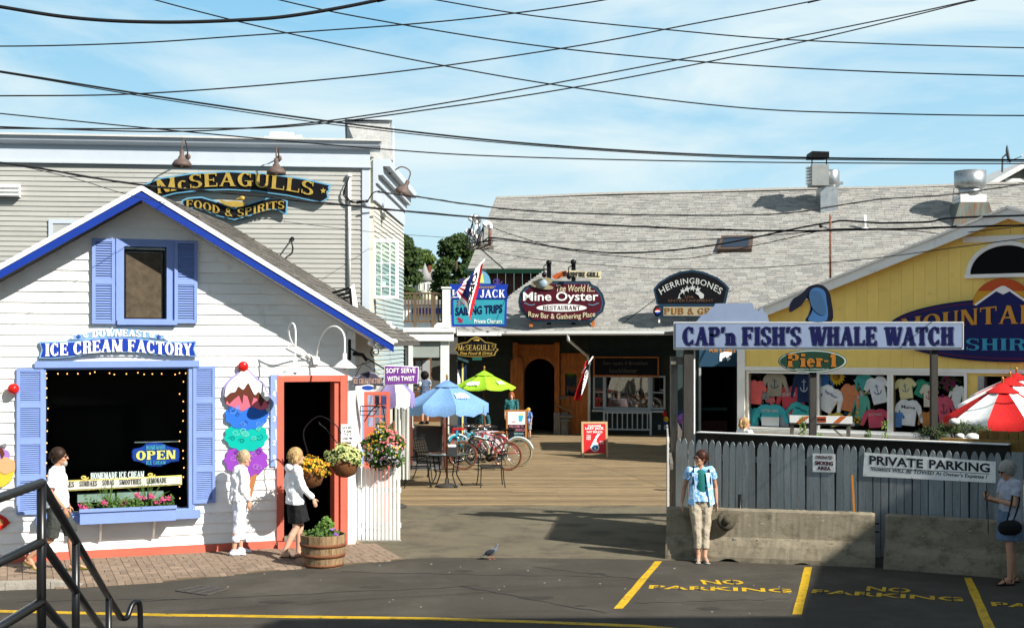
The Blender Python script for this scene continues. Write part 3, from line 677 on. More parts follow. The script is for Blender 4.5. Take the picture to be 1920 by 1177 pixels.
# cornice return and upper parapet on the harbour side
cr = MB(); p = Vector((a0[0], a0[1], 0)); q = Vector((a1[0], a1[1], 0))
for (o, za, zb) in ((.10, 6.55, 6.72), (.2, 6.72, 6.9), (.34, 6.9, 7.05), (.05, 6.2, 6.55)):
    cr.hull8([p+Vector((0, -.05, za)), p+Vector((o, -.05, za)), p+Vector((o, -.05, zb)), p+Vector((0, -.05, zb))], [q+Vector((0, 0, za)), q+Vector((o, 0, za)), q+Vector((o, 0, zb)), q+Vector((0, 0, zb))])
part('side_cornice', cr, trim, mcs)
pp = [FM.hit(x, y, 1.1) for x, y in ((664, 300), (664, 264), (650, 229), (731, 226), (738, 300))]
part('parapet', MB().prism(pp, 1.1, 4.2), mat('parapet_wood', (.42, .42, .41), .7, .2, 4, .2, 30), mcs)
part('parapet_cap', MB().box(pp[2][0]-.04, pp[3][0]+.05, 1.03, 4.25, pp[3][1]+.0, pp[3][1]+.045), trim, mcs)
# side windows with blue shutters
for k, (zz, hh) in enumerate(((5.05, .95), (3.35, 1.15))):
    wv = MB(); y_ = 1.6
    wv.box(a0[0]+.02, a0[0]+.16, y_, y_+1.0, zz, zz+hh); ww = part('window', wv, trim, mcs)
    part('shutter', MB().box(a0[0]+.03, a0[0]+.12, y_-.5, y_-.03, zz, zz+hh), mat('bright_blue', (.05, .16, .6), .5), ww)
    part('shutter', MB().box(a0[0]+.05, a0[0]+.14, y_+1.03, y_+1.5, zz, zz+hh), MT['bright_blue'], ww)
    part('window_hood', MB().box(a0[0]+.02, a0[0]+.30, y_-.1, y_+1.1, zz+hh, zz+hh+.1), wht, ww)
    part('window_sill', MB().box(a0[0]+.02, a0[0]+.24, y_-.08, y_+1.08, zz-.08, zz), wht, ww)
    part('pane', MB().box(a0[0]+.162, a0[0]+.17, y_+.08, y_+.92, zz+.08, zz+hh-.08), glass('side_glass', (.35, .4, .45), .3), ww)
# vent boxes and blocked window on the front
q = rect(FM, -30, 346, 37, 369, -.1); vt = part('vent_box', MB().box(q[0], q[1], -.14, 0, q[2], q[3]), whtw, mcs)
for k in range(3): part('vent_lip', MB().box(q[0]-.01, q[1]+.01, -.18, -.14, q[2]+.02+k*.08, q[2]+.05+k*.08), wht, vt)
q = rect(FM, 90, 412, 150, 470); w = part('window', framebox(MB(), q[0]+.1, q[1], q[2], q[3]-.08, .08, -.05, 0), trim, mcs); part('pane', MB().box(q[0]+.1, q[1], -.03, -.025, q[2], q[3]-.08), mat('blank_pane', (.5, .52, .5), .2), w)
# conduit
q = hm(655, 330)[0]; part('conduit', MB().tube([FM_ for FM_ in [(q, -.05, hm(655, 330)[1]), (q, -.05, hm(655, 545)[1])]], .035, 10), whtw, mcs)
part('weatherhead', MB().ell((q, -.06, hm(655, 330)[1]), .06, .06, .05), whtw, mcs)
q = P(737, 238, 31.6); qq = FM.loc(q); part('downpipe', MB().tube([(qq[0], qq[1], q.z), (qq[0], qq[1], 3.7)], .03, 8), trim, mcs)
# open casement (white frame seen from the front)
ft = Fr(tuple(P(699, 450, 27.5))[:2], 0); q = (0, ft.hit(747, 500)[0], ft.hit(720, 560)[1], ft.hit(720, 448)[1])
cs = MB(); cs.box(q[0], q[0]+.06, 0, .05, q[2], q[3]); cs.box(q[1]-.06, q[1], 0, .05, q[2], q[3]); cs.box(q[0]+.06, q[1]-.06, .001, .05, q[2], q[2]+.07); cs.box(q[0]+.06, q[1]-.06, .001, .05, q[3]-.07, q[3])
cst = thing('casement_window', 'white many paned casement sash standing open off the beige building corner', 'window', ft, at=(0, 0, q[2]))
part('frame', cs, wht, cst)
for k in (1, 2): x = lerp(q[0], q[1], k/3); part('glazing_bar', MB().box(x-.012, x+.012, .01, .04, q[2]+.07, q[3]-.07), wht, cst)
for k in (1, 2, 3, 4): z = lerp(q[2], q[3], k/5); part('glazing_bar', MB().box(q[0]+.06, q[1]-.06, .012, .038, z-.011, z+.011), wht, cst)
part('pane', MB().box(q[0]+.06, q[1]-.06, .022, .027, q[2]+.07, q[3]-.07), glass('casement_glass', (.8, .9, .88), .14), cst)
part('hinge', MB().box(q[0]-.28, q[0], .03, .06, q[2]+.05, q[2]+.09), wht, cst); part('hinge', MB().box(q[0]-.28, q[0], .03, .06, q[3]-.1, q[3]-.06), wht, cst)

# ================================================================ oyster restaurant (far, grey roof)
FO = Fr((.77, 48), -.25); ho = FO.hit
oy = thing('oyster_restaurant', 'long low restaurant with a big pale grey shingled roof behind the boardwalk', 'building', FO, at=(4, 0, 0))
EY, EZ, RY, RZ = -2.6, 3.66, 5.4, 9.12
def roofT(a, b): t = b/sqrt((RY-EY)**2+(RZ-EZ)**2); return Vector((a, lerp(EY, RY, t), lerp(EZ, RZ, t)))
SL = sqrt((RY-EY)**2+(RZ-EZ)**2); rn = Vector((0, -(RZ-EZ)/SL, (RY-EY)/SL))
def roofhit(px, py):
    d = Vector(((px-960)/F, 1, -(py-HY)/F)); o = Vector((0, 0, H0)); P0 = FO.W(0, EY, EZ); nW = FO.u*rn.x+FO.v*rn.y+Vector((0, 0, rn.z))
    t = (P0-o).dot(nW)/d.dot(nW); p = o+d*t; x, y = FO.loc(p); return x, (y-EY)/(RY-EY)*SL, p
ra = roofhit(930, 370)[:2]; rb_ = roofhit(876, 506)[:2]; rc = roofhit(1022, 506)[:2]; rd = roofhit(905, 590)[:2]
def oylim(b):
    if b > rb_[1]: x = lerp(rb_[0], ra[0], (b-rb_[1])/(ra[1]-rb_[1]))
    elif b > rd[1]: x = lerp(rd[0], rc[0], min(1, (b-rd[1])/(rc[1]-rd[1])))
    else: x = roofhit(850, 615)[0]
    return [(x, 22)]
nrow = int(SL/.128)
part('roof_shingles', shingle_rows(roofT, rn, SL/nrow, .33, nrow, oylim, slat_s, random.Random(11), lift=.014), slat_s, oy, kind='stuff')
mb = MB(); pts = [roofT(rd[0]-1.2, 0), roofT(22, 0), roofT(22, SL), roofT(ra[0], SL), roofT(rb_[0], rb_[1]), roofT(rc[0], rc[1]), roofT(rd[0], rd[1]), roofT(rd[0]-1.2, rd[1])]
i = mb.vs([p-rn*.004 for p in pts]+[p-rn*.12 for p in pts]); n = len(pts); mb.face(list(range(n))); mb.face([n+k for k in range(n)][::-1])
for k in range(n): mb.face([k, n+k, n+(k+1) % n, (k+1) % n])
part('roof', mb, slat_s[1], oy)
mb = MB(); i = mb.vs([(-2, RY, RZ), (22, RY, RZ), (22, RY+6, RZ-4), (-2, RY+6, RZ-4)]); mb.face([0, 1, 2, 3]); part('rear_roof', mb, slat_s[3], oy)
cp = MB().hull8([(-.15, -.13, -.055), (-.15, .13, -.055), (-.15, .02, .035), (-.15, -.02, .035)], [(.15, -.13, -.05), (.15, .13, -.05), (.15, .02, .045), (.15, -.02, .045)]).mesh('ridge_cap', slat_s[2])
k = 0; x = ra[0]+.2
while x < 17: piece('ridge_cap', cp, oy, (x, RY, RZ+.02+.012*sin(x*.9)+.02*sin(x*.35)), (0, .03, 0)); x += .275; k += 1
part('gutter', MB().prism([(EY-.14, EZ+.0), (EY-.14, EZ-.10), (EY-.09, EZ-.15), (EY, EZ-.15), (EY, EZ-.0)], ho(880, 620, EY)[0]-1.2, 22, 'x'), wht, oy)
part('drip_edge', MB().box(ho(880, 620, EY)[0]-1.2, 22, EY-.1, EY+.2, EZ-.005, EZ+.015), mat('green_flash', (.16, .2, .18), .6), oy)
part('green_fascia', MB().beam(roofT(rb_[0]-.1, rb_[1])-rn*.05, roofT(rc[0]+.1, rc[1])-rn*.05, .12, .17), mat('dark_green', (.015, .06, .035), .5), oy)
recw = MB(); zA = roofT(0, rb_[1]).z; yA = roofT(0, rb_[1]).y+.35
for k in range(9):
    x0 = lerp(rb_[0]+.1, rc[0], k/9); x1 = lerp(rb_[0]+.1, rc[0], (k+1)/9)
    part('recess_board', MB().box(x0+.01, x1-.01, yA, yA+.05, EZ, zA-.05), mat('red_brown_board', (.13, .06, .035), .8, .35, 4, .3, 30, rnd=.2), oy)
# facade wall
wz = EZ+1.2
FWX0 = ho(848, 700)[0]; 
dop = rect(FO, 983, 672, 1044, 812); wop = rect(FO, 1137, 707, 1216, 763); awp = rect(FO, 1060, 700, 1082, 742)
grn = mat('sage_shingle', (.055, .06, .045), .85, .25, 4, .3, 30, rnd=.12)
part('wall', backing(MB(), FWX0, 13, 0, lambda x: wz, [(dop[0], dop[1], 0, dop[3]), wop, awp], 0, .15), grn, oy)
z = .1
while z < 3.4:
    for (a, b) in ((FWX0, ho(962, 700)[0]), (ho(1105, 700)[0], ho(1262, 700)[0])):
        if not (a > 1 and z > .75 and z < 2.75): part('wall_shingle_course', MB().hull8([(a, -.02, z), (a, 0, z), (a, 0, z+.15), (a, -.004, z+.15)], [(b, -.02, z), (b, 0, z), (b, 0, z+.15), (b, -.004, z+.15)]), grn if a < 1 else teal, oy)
    z += .15
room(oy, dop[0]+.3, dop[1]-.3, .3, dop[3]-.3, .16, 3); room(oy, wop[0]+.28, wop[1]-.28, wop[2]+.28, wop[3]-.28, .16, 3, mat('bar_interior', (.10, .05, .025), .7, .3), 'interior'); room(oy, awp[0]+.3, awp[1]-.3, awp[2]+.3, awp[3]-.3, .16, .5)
part('porch_ceiling', MB().box(FWX0, 13, EY+.15, .0, EZ-.16, EZ-.10), mat('porch_wood', (.05, .04, .03), .9), oy)
# wooden arch doorway
ow = mat('orange_wood', (.62, .19, .04), .6, .3, 3, .3, 30, st=(4, 4, .6), c2=(.30, .085, .02), c2amt=.3)
dk = rect(FO, 965, 645, 1050, 812)
arcw = arcpts((dop[0]+dop[1])/2, dop[3]-(dop[1]-dop[0])/2, (dop[1]-dop[0])/2, (dop[1]-dop[0])/2, 0, 180, 14)
outer = [(dk[1], 0), (dk[1], dk[3]), (dk[0], dk[3]), (dk[0], 0), (dop[0], 0)]+arcw[::-1]+[(dop[1], 0)]
an = part('arch_surround', MB().prism(outer, -.12, -.002), ow, oy)
for k in range(7):
    x = lerp(dk[0]+.1, dk[1]-.1, k/6); part('lattice_bar', MB().box(x-.02, x+.02, -.15, -.12, dop[3]+.04, dk[3]-.06), ow, an)
for k in range(3):
    z = lerp(dop[3]+.05, dk[3]-.06, k/2); part('lattice_bar', MB().box(dk[0], dk[1], -.16, -.121, z-.022, z+.022), ow, an)
for x in (dk[0], dk[1]-.14): part('post', MB().box(x-.02, x+.16, -.2, -.161, 0, dk[3]+.06), ow, an)
pl = rect(FO, 957, 670, 981, 790, -.3)
arl = [(pl[1], pl[2]), (pl[1], pl[3]-.2)]+arcpts((pl[0]+pl[1])/2, pl[3]-.2, (pl[1]-pl[0])/2, .22, 0, 180, 8)+[(pl[0], pl[2])]
dl = part('open_door_leaf', MB().prism(arl, -.30, -.24), ow, oy); 
wl = rect(FO, 1052, 662, 1106, 810)
wpl = part('wood_wall_panel', backing(MB(), wl[0], wl[1], 0, lambda x: wl[3], [awp], -.08, -.001), ow, oy)
ar2 = arcpts((awp[0]+awp[1])/2, awp[3]-.18, .30, .30, 0, 180, 10); ar3 = arcpts((awp[0]+awp[1])/2, awp[3]-.18, .37, .37, 180, 0, 10)
part('arched_trim', MB().prism(ar2+ar3, -.13, -.082), ow, wpl)
part('pane', MB().box(awp[0], awp[1], .02, .026, awp[2], awp[3]), glass('dark_glass', (.3, .3, .3), .25), wpl)
for k in range(6): x = lerp(wl[0]+.1, wl[1]-.1, k/5); part('plank', MB().box(x-.05, x+.05, -.10, -.081, 0, awp[2]-.05), ow, wpl)
# serving window
w = part('window', framebox(MB(), *wop, .09, -.14, .1), mat('grey_white', (.50, .54, .56), .6, .06), oy); gw = MT['grey_white']
q = rect(FO, 1113, 705, 1137, 768); q2 = rect(FO, 1217, 705, 1246, 768)
for a, b in ((q[0], wop[0]-.09), (wop[1]+.09, q2[1])):
    sw = part('side_sash', framebox(MB(), a+.06, b-.02, wop[2], wop[3], .06, -.11, -.002), gw, w); 
    part('pane', MB().box(a+.06, b-.02, -.03, -.02, wop[2], wop[3]), glass('dusky_glass', (.12, .13, .14), .3), w)
    part('glazing_bar', MB().box(a+.06, b-.02, -.07, -.04, (wop[2]+wop[3])/2-.02, (wop[2]+wop[3])/2+.02), gw, w)
part('counter', MB().box(q[0], q2[1], -.3, -.01, wop[2]-.16, wop[2]-.09), gw, w)
part('pane', MB().box(wop[0], wop[1], .02, .026, wop[2], wop[3]), glass('bar_glass', (.8, .8, .8), .25), w)
it = part('bar_shelf', MB().box(wop[0]-.2, wop[1]+.2, .5, .9, wop[2]-.3, wop[2]+.42), mat('honey_wood', (.5, .24, .07), .4), w)
part('tray', MB().box(wop[0]+.2, wop[1]-.2, .44, .5, wop[2]+.12, wop[2]+.22), wht, w)
for k in range(7): x = lerp(wop[0]+.1, wop[1]-.1, k/6); part('bottle', MB().lathe([(.045, 0), (.05, .02), (.05, .26), (.02, .34), (.02, .42)], (x, .65, wop[2]+.42), 8), [wht, mat('amber', (.4, .2, .05), .2), grym][k % 3], w)
# railing below the window
rl = rect(FO, 1131, 772, 1222, 806, -.35); rt = thing('low_railing', 'low white railing under the restaurant serving window', 'railing', FO, at=((rl[0]+rl[1])/2, -.35, 0))
part('top_rail', MB().box(rl[0], rl[1], -.38, -.32, rl[3]-.05, rl[3]), gw, rt); part('bottom_rail', MB().box(rl[0], rl[1], -.38, -.32, rl[2], rl[2]+.05), gw, rt)
for x in (rl[0], rl[1]-.07): part('post', MB().box(x, x+.07, -.39, -.31, 0, rl[3]+.02), gw, rt)
for k in range(9): x = lerp(rl[0]+.15, rl[1]-.15, k/8); part('baluster', MB().box(x-.018, x+.018, -.37, -.33, rl[2]+.05, rl[3]-.05), gw, rt)
# chalk board over the window
q = rect(FO, 1115, 671, 1233, 703, -.2); cb_ = thing('chalkboard_sign', 'wide dark chalkboard menu in orange frame over the serving window', 'sign', FO, at=((q[0]+q[1])/2, -.2, q[2]))
part('board', MB().box(q[0], q[1], -.2, -.15, q[2], q[3]), blkw, cb_); part('frame', framebox(MB(), *q, .05, -.22, -.15), ow, cb_)
ck = mat('dim_chalk', (.16, .14, .12), .9)
letters('lettering', '7am open 4 Breakfast', FO, 1130, 677, 1215, 686, -.2, ck, cb_, bold=0); letters('lettering', 'lunch/dinner', FO, 1143, 690, 1195, 699, -.2, ck, cb_, bold=0)
# downspout
ds = [FO.W(*p) for p in [(ho(1066, 626, EY)[0], EY-.07, EZ-.1), (ho(1066, 632, EY)[0], EY-.05, EZ-.3), (ho(1102, 668, -.3)[0], -.25, ho(1102, 668, -.3)[1]), (ho(1104, 690, -.2)[0], -.1, 2.0), (ho(1104, 690, -.1)[0], -.1, .1)]]
q = [Vector((*FO.loc(p), p.z)) for p in ds]; part('downspout', MB().tube(q, .05, 8), wht, oy)

# ================================================================ yellow shirt shop
FY = Fr((5.97, 35.1), -.65); hy = FY.hit
ys = thing('shirt_shop', 'yellow vertical board shop with white trim, display windows and arched attic window', 'shop', FY, at=(4, 0, 0))
ya = hy(1890, 388, -.35); yl = hy(1440, 572, -.35); ysl = (ya[1]-yl[1])/(ya[0]-yl[0]); yx0 = hy(1378, 600, -.35)[0]; yx1 = 2*ya[0]-yx0
ytop = lambda x: ya[1]-.12-ysl*abs(x-ya[0])
wz0 = hy(1405, 799)[1]; wz1 = hy(1405, 699)[1]
wins = [(rect(FY, a, 700, b, 799)[0], rect(FY, a, 700, b, 799)[1], wz0, wz1) for a, b in ((1404, 1530), (1536, 1664), (1675, 1808))]
yd = rect(FY, 1836, 700, 2000, 830); yd = (yd[0], yd[1], 0, wz1)
ac = hy(1888, 513)
holes = wins+[yd]
part('wall', backing(MB(), 0, yx1, 0, ytop, holes, .03, .15, (ya[0],)), yel, ys)
pw_ = .285; x = .02; whole = rect(FY, 1399, 688, 1830, 806)
while x < yx1-.3:
    x1 = x+pw_; segs = [(wz1+.12, None)] if x > wins[0][0]-.25 else [(0, None)]
    zt0, zt1 = ytop(x), ytop(x1)
    if zt0 > wz1+.3: part('wall_board', MB().prism([(x+.004, wz1+.12), (x1, wz1+.12), (x1, zt1), (x+.004, zt0)], .0, .029), yel, ys)
    if x < yd[0]: part('wall_board', MB().box(x+.004, x1, 0, .029, 0, wz0-.1), yel, ys)
    x = x1
for k, (a, b, c, d) in enumerate(wins):
    w = part('window', framebox(MB(), a, b, c, d, .07 if k else .05, -.03, .12), wht, ys)
    part('pane', MB().box(a, b, .05, .056, c, d), glass('display_glass', (.97, .98, .98), .035), w)
part('window_header', MB().box(.0, yd[1]+.2, -.05, .03, wz1+.07, wz1+.17), wht, ys); part('window_sill', MB().box(.15, yd[0]-.05, -.10, .03, wz0-.15, wz0-.071), wht, ys)
part('corner_board', MB().box(-.02, .19, -.06, .1, 0, hy(1390, 655)[1]), wht, ys)
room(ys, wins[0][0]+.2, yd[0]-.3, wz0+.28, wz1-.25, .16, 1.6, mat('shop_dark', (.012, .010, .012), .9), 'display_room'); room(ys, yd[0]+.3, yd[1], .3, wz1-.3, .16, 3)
part('door_jamb', MB().box(yd[0]-.02, yd[0]+.12, -.05, .3, 0, wz1), mat('grey_jamb', (.4, .42, .42), .5), ys)
A0 = Vector((ya[0], 0, ya[1])); 
for sx, xe in ((-1, yx0), (1, yx1)):
    ze = ya[1]-ysl*abs(xe-ya[0])
    o = lambda x, y, z: Vector((x, y, z))
    part('rake_board', MB().hull8([o(ya[0], -.35, ya[1]-.03), o(ya[0], -.31, ya[1]-.03), o(ya[0], -.31, ya[1]-.27), o(ya[0], -.35, ya[1]-.27)], [o(xe, -.35, ze-.03), o(xe, -.31, ze-.03), o(xe, -.31, ze-.25), o(xe, -.35, ze-.25)]), wht, ys)
    part('rake_trim', MB().hull8([o(ya[0], -.40, ya[1]+.03), o(ya[0], -.31, ya[1]+.03), o(ya[0], -.31, ya[1]-.03), o(ya[0], -.40, ya[1]-.03)], [o(xe, -.40, ze+.03), o(xe, -.31, ze+.03), o(xe, -.31, ze-.03), o(xe, -.40, ze-.03)]), whtw, ys)
    part('roof', MB().hull8([o(ya[0], -.31, ya[1]), o(ya[0], 9, ya[1]), o(ya[0], 9, ya[1]-.1), o(ya[0], -.31, ya[1]-.1)], [o(xe, -.31, ze), o(xe, 9, ze), o(xe, 9, ze-.1), o(xe, -.31, ze-.1)]), slat_d[0], ys)
    part('soffit', MB().hull8([o(ya[0], -.309, ya[1]-.14), o(ya[0], .03, ya[1]-.14), o(ya[0], .03, ya[1]-.12), o(ya[0], -.309, ya[1]-.12)], [o(xe, -.309, ze-.14), o(xe, .03, ze-.14), o(xe, .03, ze-.12), o(xe, -.309, ze-.12)]), whtw, ys)
part('corner_post', MB().box(-.02, .16, -.05, .0, hy(1390, 600)[1]-.3, ytop(.1)), yel, ys)
# arched attic window
rx = abs(hy(1888, 480)[0]-hy(1820, 480)[0]); rz = hy(1888, 460)[1]-ac[1]
aw = part('arched_window', MB().prism(arcpts(ac[0], ac[1], rx, rz, 0, 180, 24), -.012, -.002), mat('attic_dark', (.003, .003, .004), .6, spec=.1), ys)
part('window_frame', MB().prism(arcpts(ac[0], ac[1], rx+.10, rz+.10, 0, 180, 24)+arcpts(ac[0], ac[1], rx, rz, 180, 0, 24), -.06, -.003), wht, aw)
part('window_sill', MB().box(ac[0]-rx-.12, ac[0]+rx+.12, -.09, -.003, ac[1]-.09, ac[1]-.0), wht, aw)
q = rect(FY, 1806, 441, 1975, 452); part('frieze_board', MB().box(q[0], q[1], -.04, -.002, q[2], q[3]), wht, ys)
# link wall and door left of the yellow shop
FL = Fr((5.6, 37.8), 0); hl = FL.hit
lk = thing('side_entrance', 'dark entrance with pale door frame left of the yellow shop', 'building', FL, at=(0, 0, 0))
ld = rect(FL, 1314, 675, 1384, 830); ld = (ld[0], ld[1], 0, ld[3]); la = hl(1268, 700)[0]
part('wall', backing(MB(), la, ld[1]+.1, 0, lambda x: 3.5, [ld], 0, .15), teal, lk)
part('door_frame', framebox(MB(), ld[0], ld[1], 0, ld[3], .06, -.05, .1, 0), mat('pale_trim', (.45, .47, .45), .6), lk)
room(lk, ld[0]+.3, ld[1]-.3, .3, ld[3]-.3, .16, 3); part('counter', MB().box(ld[0]+.1, ld[0]+.9, .9, 1.4, 0, 1.0), mat('dark_red', (.06, .012, .01), .5), lk); part('shelf', MB().box(ld[0]+.1, ld[0]+.9, .9, 1.3, 1.3, 1.38), mat('dim_teal', (.03, .08, .07), .5), lk)
part('roof', MB().box(la, ld[1]+.6, -.2, 3, 3.5, 3.6), slat_d[0], lk)
q = rect(FL, 1311, 655, 1385, 687, -.06); fs = thing('fish_bone_sign', 'blue sign board with a white fish skeleton over the dark doorway', 'sign', FL, at=(q[0], -.06, q[2]))
part('board', MB().box(q[0], q[1], -.08, -.051, q[2], q[3]+.25), mat('steel_blue', (.03, .08, .14), .4), fs)
bn = MB(); bn.prism(pxpoly(FL, [(1350, 662), (1358, 659), (1372, 660), (1371, 666), (1366, 666), (1370, 672), (1364, 677), (1361, 668), (1354, 672), (1353, 677), (1349, 677), (1349, 668)], -.081), -.10, -.081); part('fish_bones', bn, wht, fs)
letters('lettering', 'PUB & GRILL', FL, 1330, 655, 1380, 660, -.081, mat('orange_letter', (.6, .25, .05), .5), fs)

# ================================================================ buildings behind the photographer that cast the foreground shade
shd = mat('brown_shingle_wall', (.2, .15, .1), .85, .2, 3, .2)
def block(lab, poly, h, name='commercial_building'):
    c = (sum(p[0] for p in poly)/len(poly), sum(p[1] for p in poly)/len(poly), 0)
    t = thing(name, lab, 'building', at=c); part('wall', MB().prism(poly, 0, h-.15, 'z'), shd, t)
    x0, y0 = c[0], c[1]; part('roof', MB().prism([(x0+(p[0]-x0)*1.0, y0+(p[1]-y0)*1.0) for p in poly], h-.15, h, 'z'), slat_d[0], t); return t
t = 10/SUNV.z; ox, oy_ = SUNV.x*t, SUNV.y*t
def cast(px, py, z=0): p = g(px, py, z); return (p.x+ox, p.y+oy_)
c0 = cast(519, 1160); c0b = cast(478, 1177); c1 = cast(1487, 1155); c2 = cast(1528, 1063)
dxy = Vector((c2[0]-c1[0], c2[1]-c1[1])).normalized()
e = (c1[0]+dxy.x*7.8, c1[1]+dxy.y*7.8)
b1 = block('brown shingled building outside the view whose shadow crosses the foreground', [c0, c1, (c1[0]+3, c1[1]-7), (c0[0]+1, c0[1]-8), c0b], 10)
b2 = block('taller brown shingled building outside the view shading the right barrier', [(c1[0]+.02, c1[1]+.02), e, (e[0]+9, e[1]-1), (e[0]+9, c1[1]-7), (c1[0]+3.1, c1[1]-7)], 10)
# hill, house and trees beyond the harbour
mb = MB(); n = 24
rows = []
for j in range(10):
    Y = 90+j*25; rows.append(mb.vs([(-160+i*14, Y, -1.2+11.5*max(0, min(1, (Y-100)/100))**.8+1.5*sin(i*.7+j)) for i in range(n)]))
for j in range(9):
    for i in range(n-1): mb.face([rows[j]+i, rows[j]+i+1, rows[j+1]+i+1, rows[j+1]+i])
mb.smooth = True
struct('hillside', mb, mat('grass_hill', (.06, .09, .03), .95, .3, .2))
# ================================================================ signs
gold = mat('gold_leaf', (.62, .42, .09), .38, .15, 6, .1, 30, metal=.35)
skyb = mat('sign_sky_blue', (.16, .42, .62), .5, .06)
navy = mat('navy', (.004, .006, .065), .45, .1); purp = mat('sign_purple', (.16, .04, .26), .5, .08); maroon = mat('maroon', (.10, .010, .022), .45, .12)
red = mat('bright_red', (.62, .02, .025), .45, .06); cream = mat('cream_paint', (.62, .55, .36), .6, .06)
def sign(name, lab, fr, y, outline, m_edge, m_face, th=.05, b=.03, smooth=0, at=None):
    q = [tuple(p) for p in catmull(outline, smooth, True)] if smooth else outline
    pl = pxpoly(fr, q, y); cx = sum(p[0] for p in pl)/len(pl); z = min(p[1] for p in pl)
    t = thing(name, lab, 'sign', fr, at=(cx, y, z)); part('border', MB().prism(pl, y-th, y), m_edge, t)
    if m_face: part('panel', MB().prism(inset(pl, b), y-th-.012, y-th+.001), m_face, t)
    t_y[t] = y-th-.012; return t
t_y = {}
par = lambda a: (lambda u, v: (u, v+a*(1-(2*u-1)**2)))
# main restaurant banner
ol = [(258, 352), (300, 334), (360, 325), (430, 321), (500, 325), (570, 335), (622, 347), (618, 353), (621, 357), (615, 361), (617, 372), (610, 377), (602, 381), (540, 368), (480, 360), (430, 357), (380, 358), (330, 364), (300, 372)]
s = sign('banner_sign', 'big arched black banner reading McSEAGULLS in gold letters on the beige building', FM, -.10, ol, skyb, blkw, .07, .032)
RO = dict(T=.2, Nn=.08, S=.05, E=.05, gap=.1)
letters('lettering', 'McSEAGULLS', FM, 294, 340, 588, 366, t_y[s], gold, s, 's', warp=lambda u, v: (u+(v-.5)*.012*(2*u-1), v+.62*(1-(2*u-1)**2)), th=.03, sp=RO)
st = [(606+6*(1 if k % 2 == 0 else .42)*sin(pi*k/5), 358-6*(1 if k % 2 == 0 else .42)*cos(pi*k/5)) for k in range(10)]
board(s, FM, st, t_y[s], .02, gold, 'star')
ol = [(341, 376), (352, 371), (378, 369), (402, 376), (440, 391), (478, 378), (506, 370), (528, 372), (540, 377), (538, 404), (520, 394), (500, 394), (470, 405), (440, 413), (410, 406), (380, 394), (362, 391), (347, 398)]
s = sign('banner_sign', 'small wavy black banner reading FOOD & SPIRITS below the big arched banner', FM, -.10, ol, skyb, blkw, .05, .03)
letters('lettering', 'FOOD & SPIRITS', FM, 349, 376, 533, 391, t_y[s], gold, s, 's', warp=lambda u, v: (u, v-1.05*sin(pi*min(1, max(0, (u*1.08-.04))))**2), th=.02, sp=RO)
dk_ = thing('duck_carving', 'gold painted duck carving between the two black banners', 'carving', FM, at=(hm(437, 380)[0], -.2, hm(437, 388)[1]))
part('body', MB().prism(pxpoly(FM, [tuple(p) for p in catmull([(411, 374), (425, 378), (440, 377), (452, 379), (461, 381), (456, 387), (435, 388), (419, 383)], 4, True)], -.2), -.24, -.18), gold, dk_)
q = hm(454, 372, -.2); part('head', MB().ell((q[0], -.21, q[1]), .06, .035, .05), gold, dk_)
part('bill', MB().limb((q[0]-.04, -.21, q[1]), (q[0]-.12, -.21, q[1]-.02), .02, .012), gold, dk_)
# ice cream factory banner
yI = -.04
ol = [(73, 640), (100, 640), (140, 639), (180, 633), (222, 631), (260, 633), (300, 639), (340, 640), (369, 638), (364, 654), (369, 668), (340, 667), (300, 666), (260, 661), (222, 660), (180, 661), (140, 668), (100, 672), (73, 671), (78, 655)]
s = sign('shop_sign', 'blue banner sign reading ICE CREAM FACTORY over the serving window', FI, yI, ol, mat('pale_blue_edge', (.25, .45, .75), .5), mat('deep_blue', (.012, .05, .42), .45), .035, .022)
RB = dict(T=.27, Nn=.11, S=.1, E=.045, gap=.08)
letters('lettering', 'ICE CREAM FACTORY', FI, 85, 642, 359, 666, t_y[s], wht, s, 's', warp=lambda u, v: (u, v+.32*(cos(2*pi*(u-.5))*.5+.5)-.05), th=.01, sp=RB)
ol = [(126, 637), (140, 628), (160, 625), (174, 621), (190, 618), (222, 616), (255, 618), (274, 622), (290, 626), (306, 629), (318, 636), (280, 634), (222, 629), (160, 636)]
part('scroll_board', MB().prism(pxpoly(FI, ol, yI), yI-.025, yI+.0), MT['pale_blue_edge'], s)
letters('lettering', 'DOWNEAST', FI, 173, 620, 276, 633, yI-.027, wht, s, 's', warp=par(.22), th=.008, sp=RB)
for sgn in (-1, 1):
    for k, (dx_, r_) in enumerate(((62, 5), (75, 4), (87, 3))):
        c = (222+sgn*dx_, 628+k*2); pts = [(c[0]+r_*(1-t*.8)*cos(t*9), c[1]+r_*(1-t*.8)*sin(t*9)) for t in [i/14 for i in range(15)]]
        part('scroll', MB().prism(pxpoly(FI, ribbon(pts, 1.4), yI), yI-.035, yI-.026), MT['deep_blue'] if k % 2 else wht, s)
# open sign inside the window
yo = .16
ol = [(247, 846), (250, 841), (262, 839), (270, 835), (274, 831), (290, 829), (306, 831), (312, 835), (322, 838), (334, 840), (337, 846), (337, 858), (334, 864), (320, 866), (310, 870), (300, 874), (280, 874), (270, 869), (262, 866), (250, 864), (247, 858)]
s = sign('open_sign', 'blue scalloped OPEN homemade ice cream sign hanging in the serving window', FI, yo, ol, MT['deep_blue'], mat('mid_blue', (.02, .07, .38), .4), .02, .012)
lb = mat('light_cyan', (.12, .45, .72), .5); ly = mat('cream_yellow', (.75, .6, .16), .5)
letters('lettering', 'OPEN', FI, 255, 844, 329, 861, t_y[s], ly, s, 's', sp=RB); letters('lettering', 'HOMEMADE', FI, 274, 834, 310, 842, t_y[s], lb, s, 's', sp=RB); letters('lettering', 'ICE CREAM', FI, 274, 863, 310, 870, t_y[s], lb, s, 's', sp=RB)
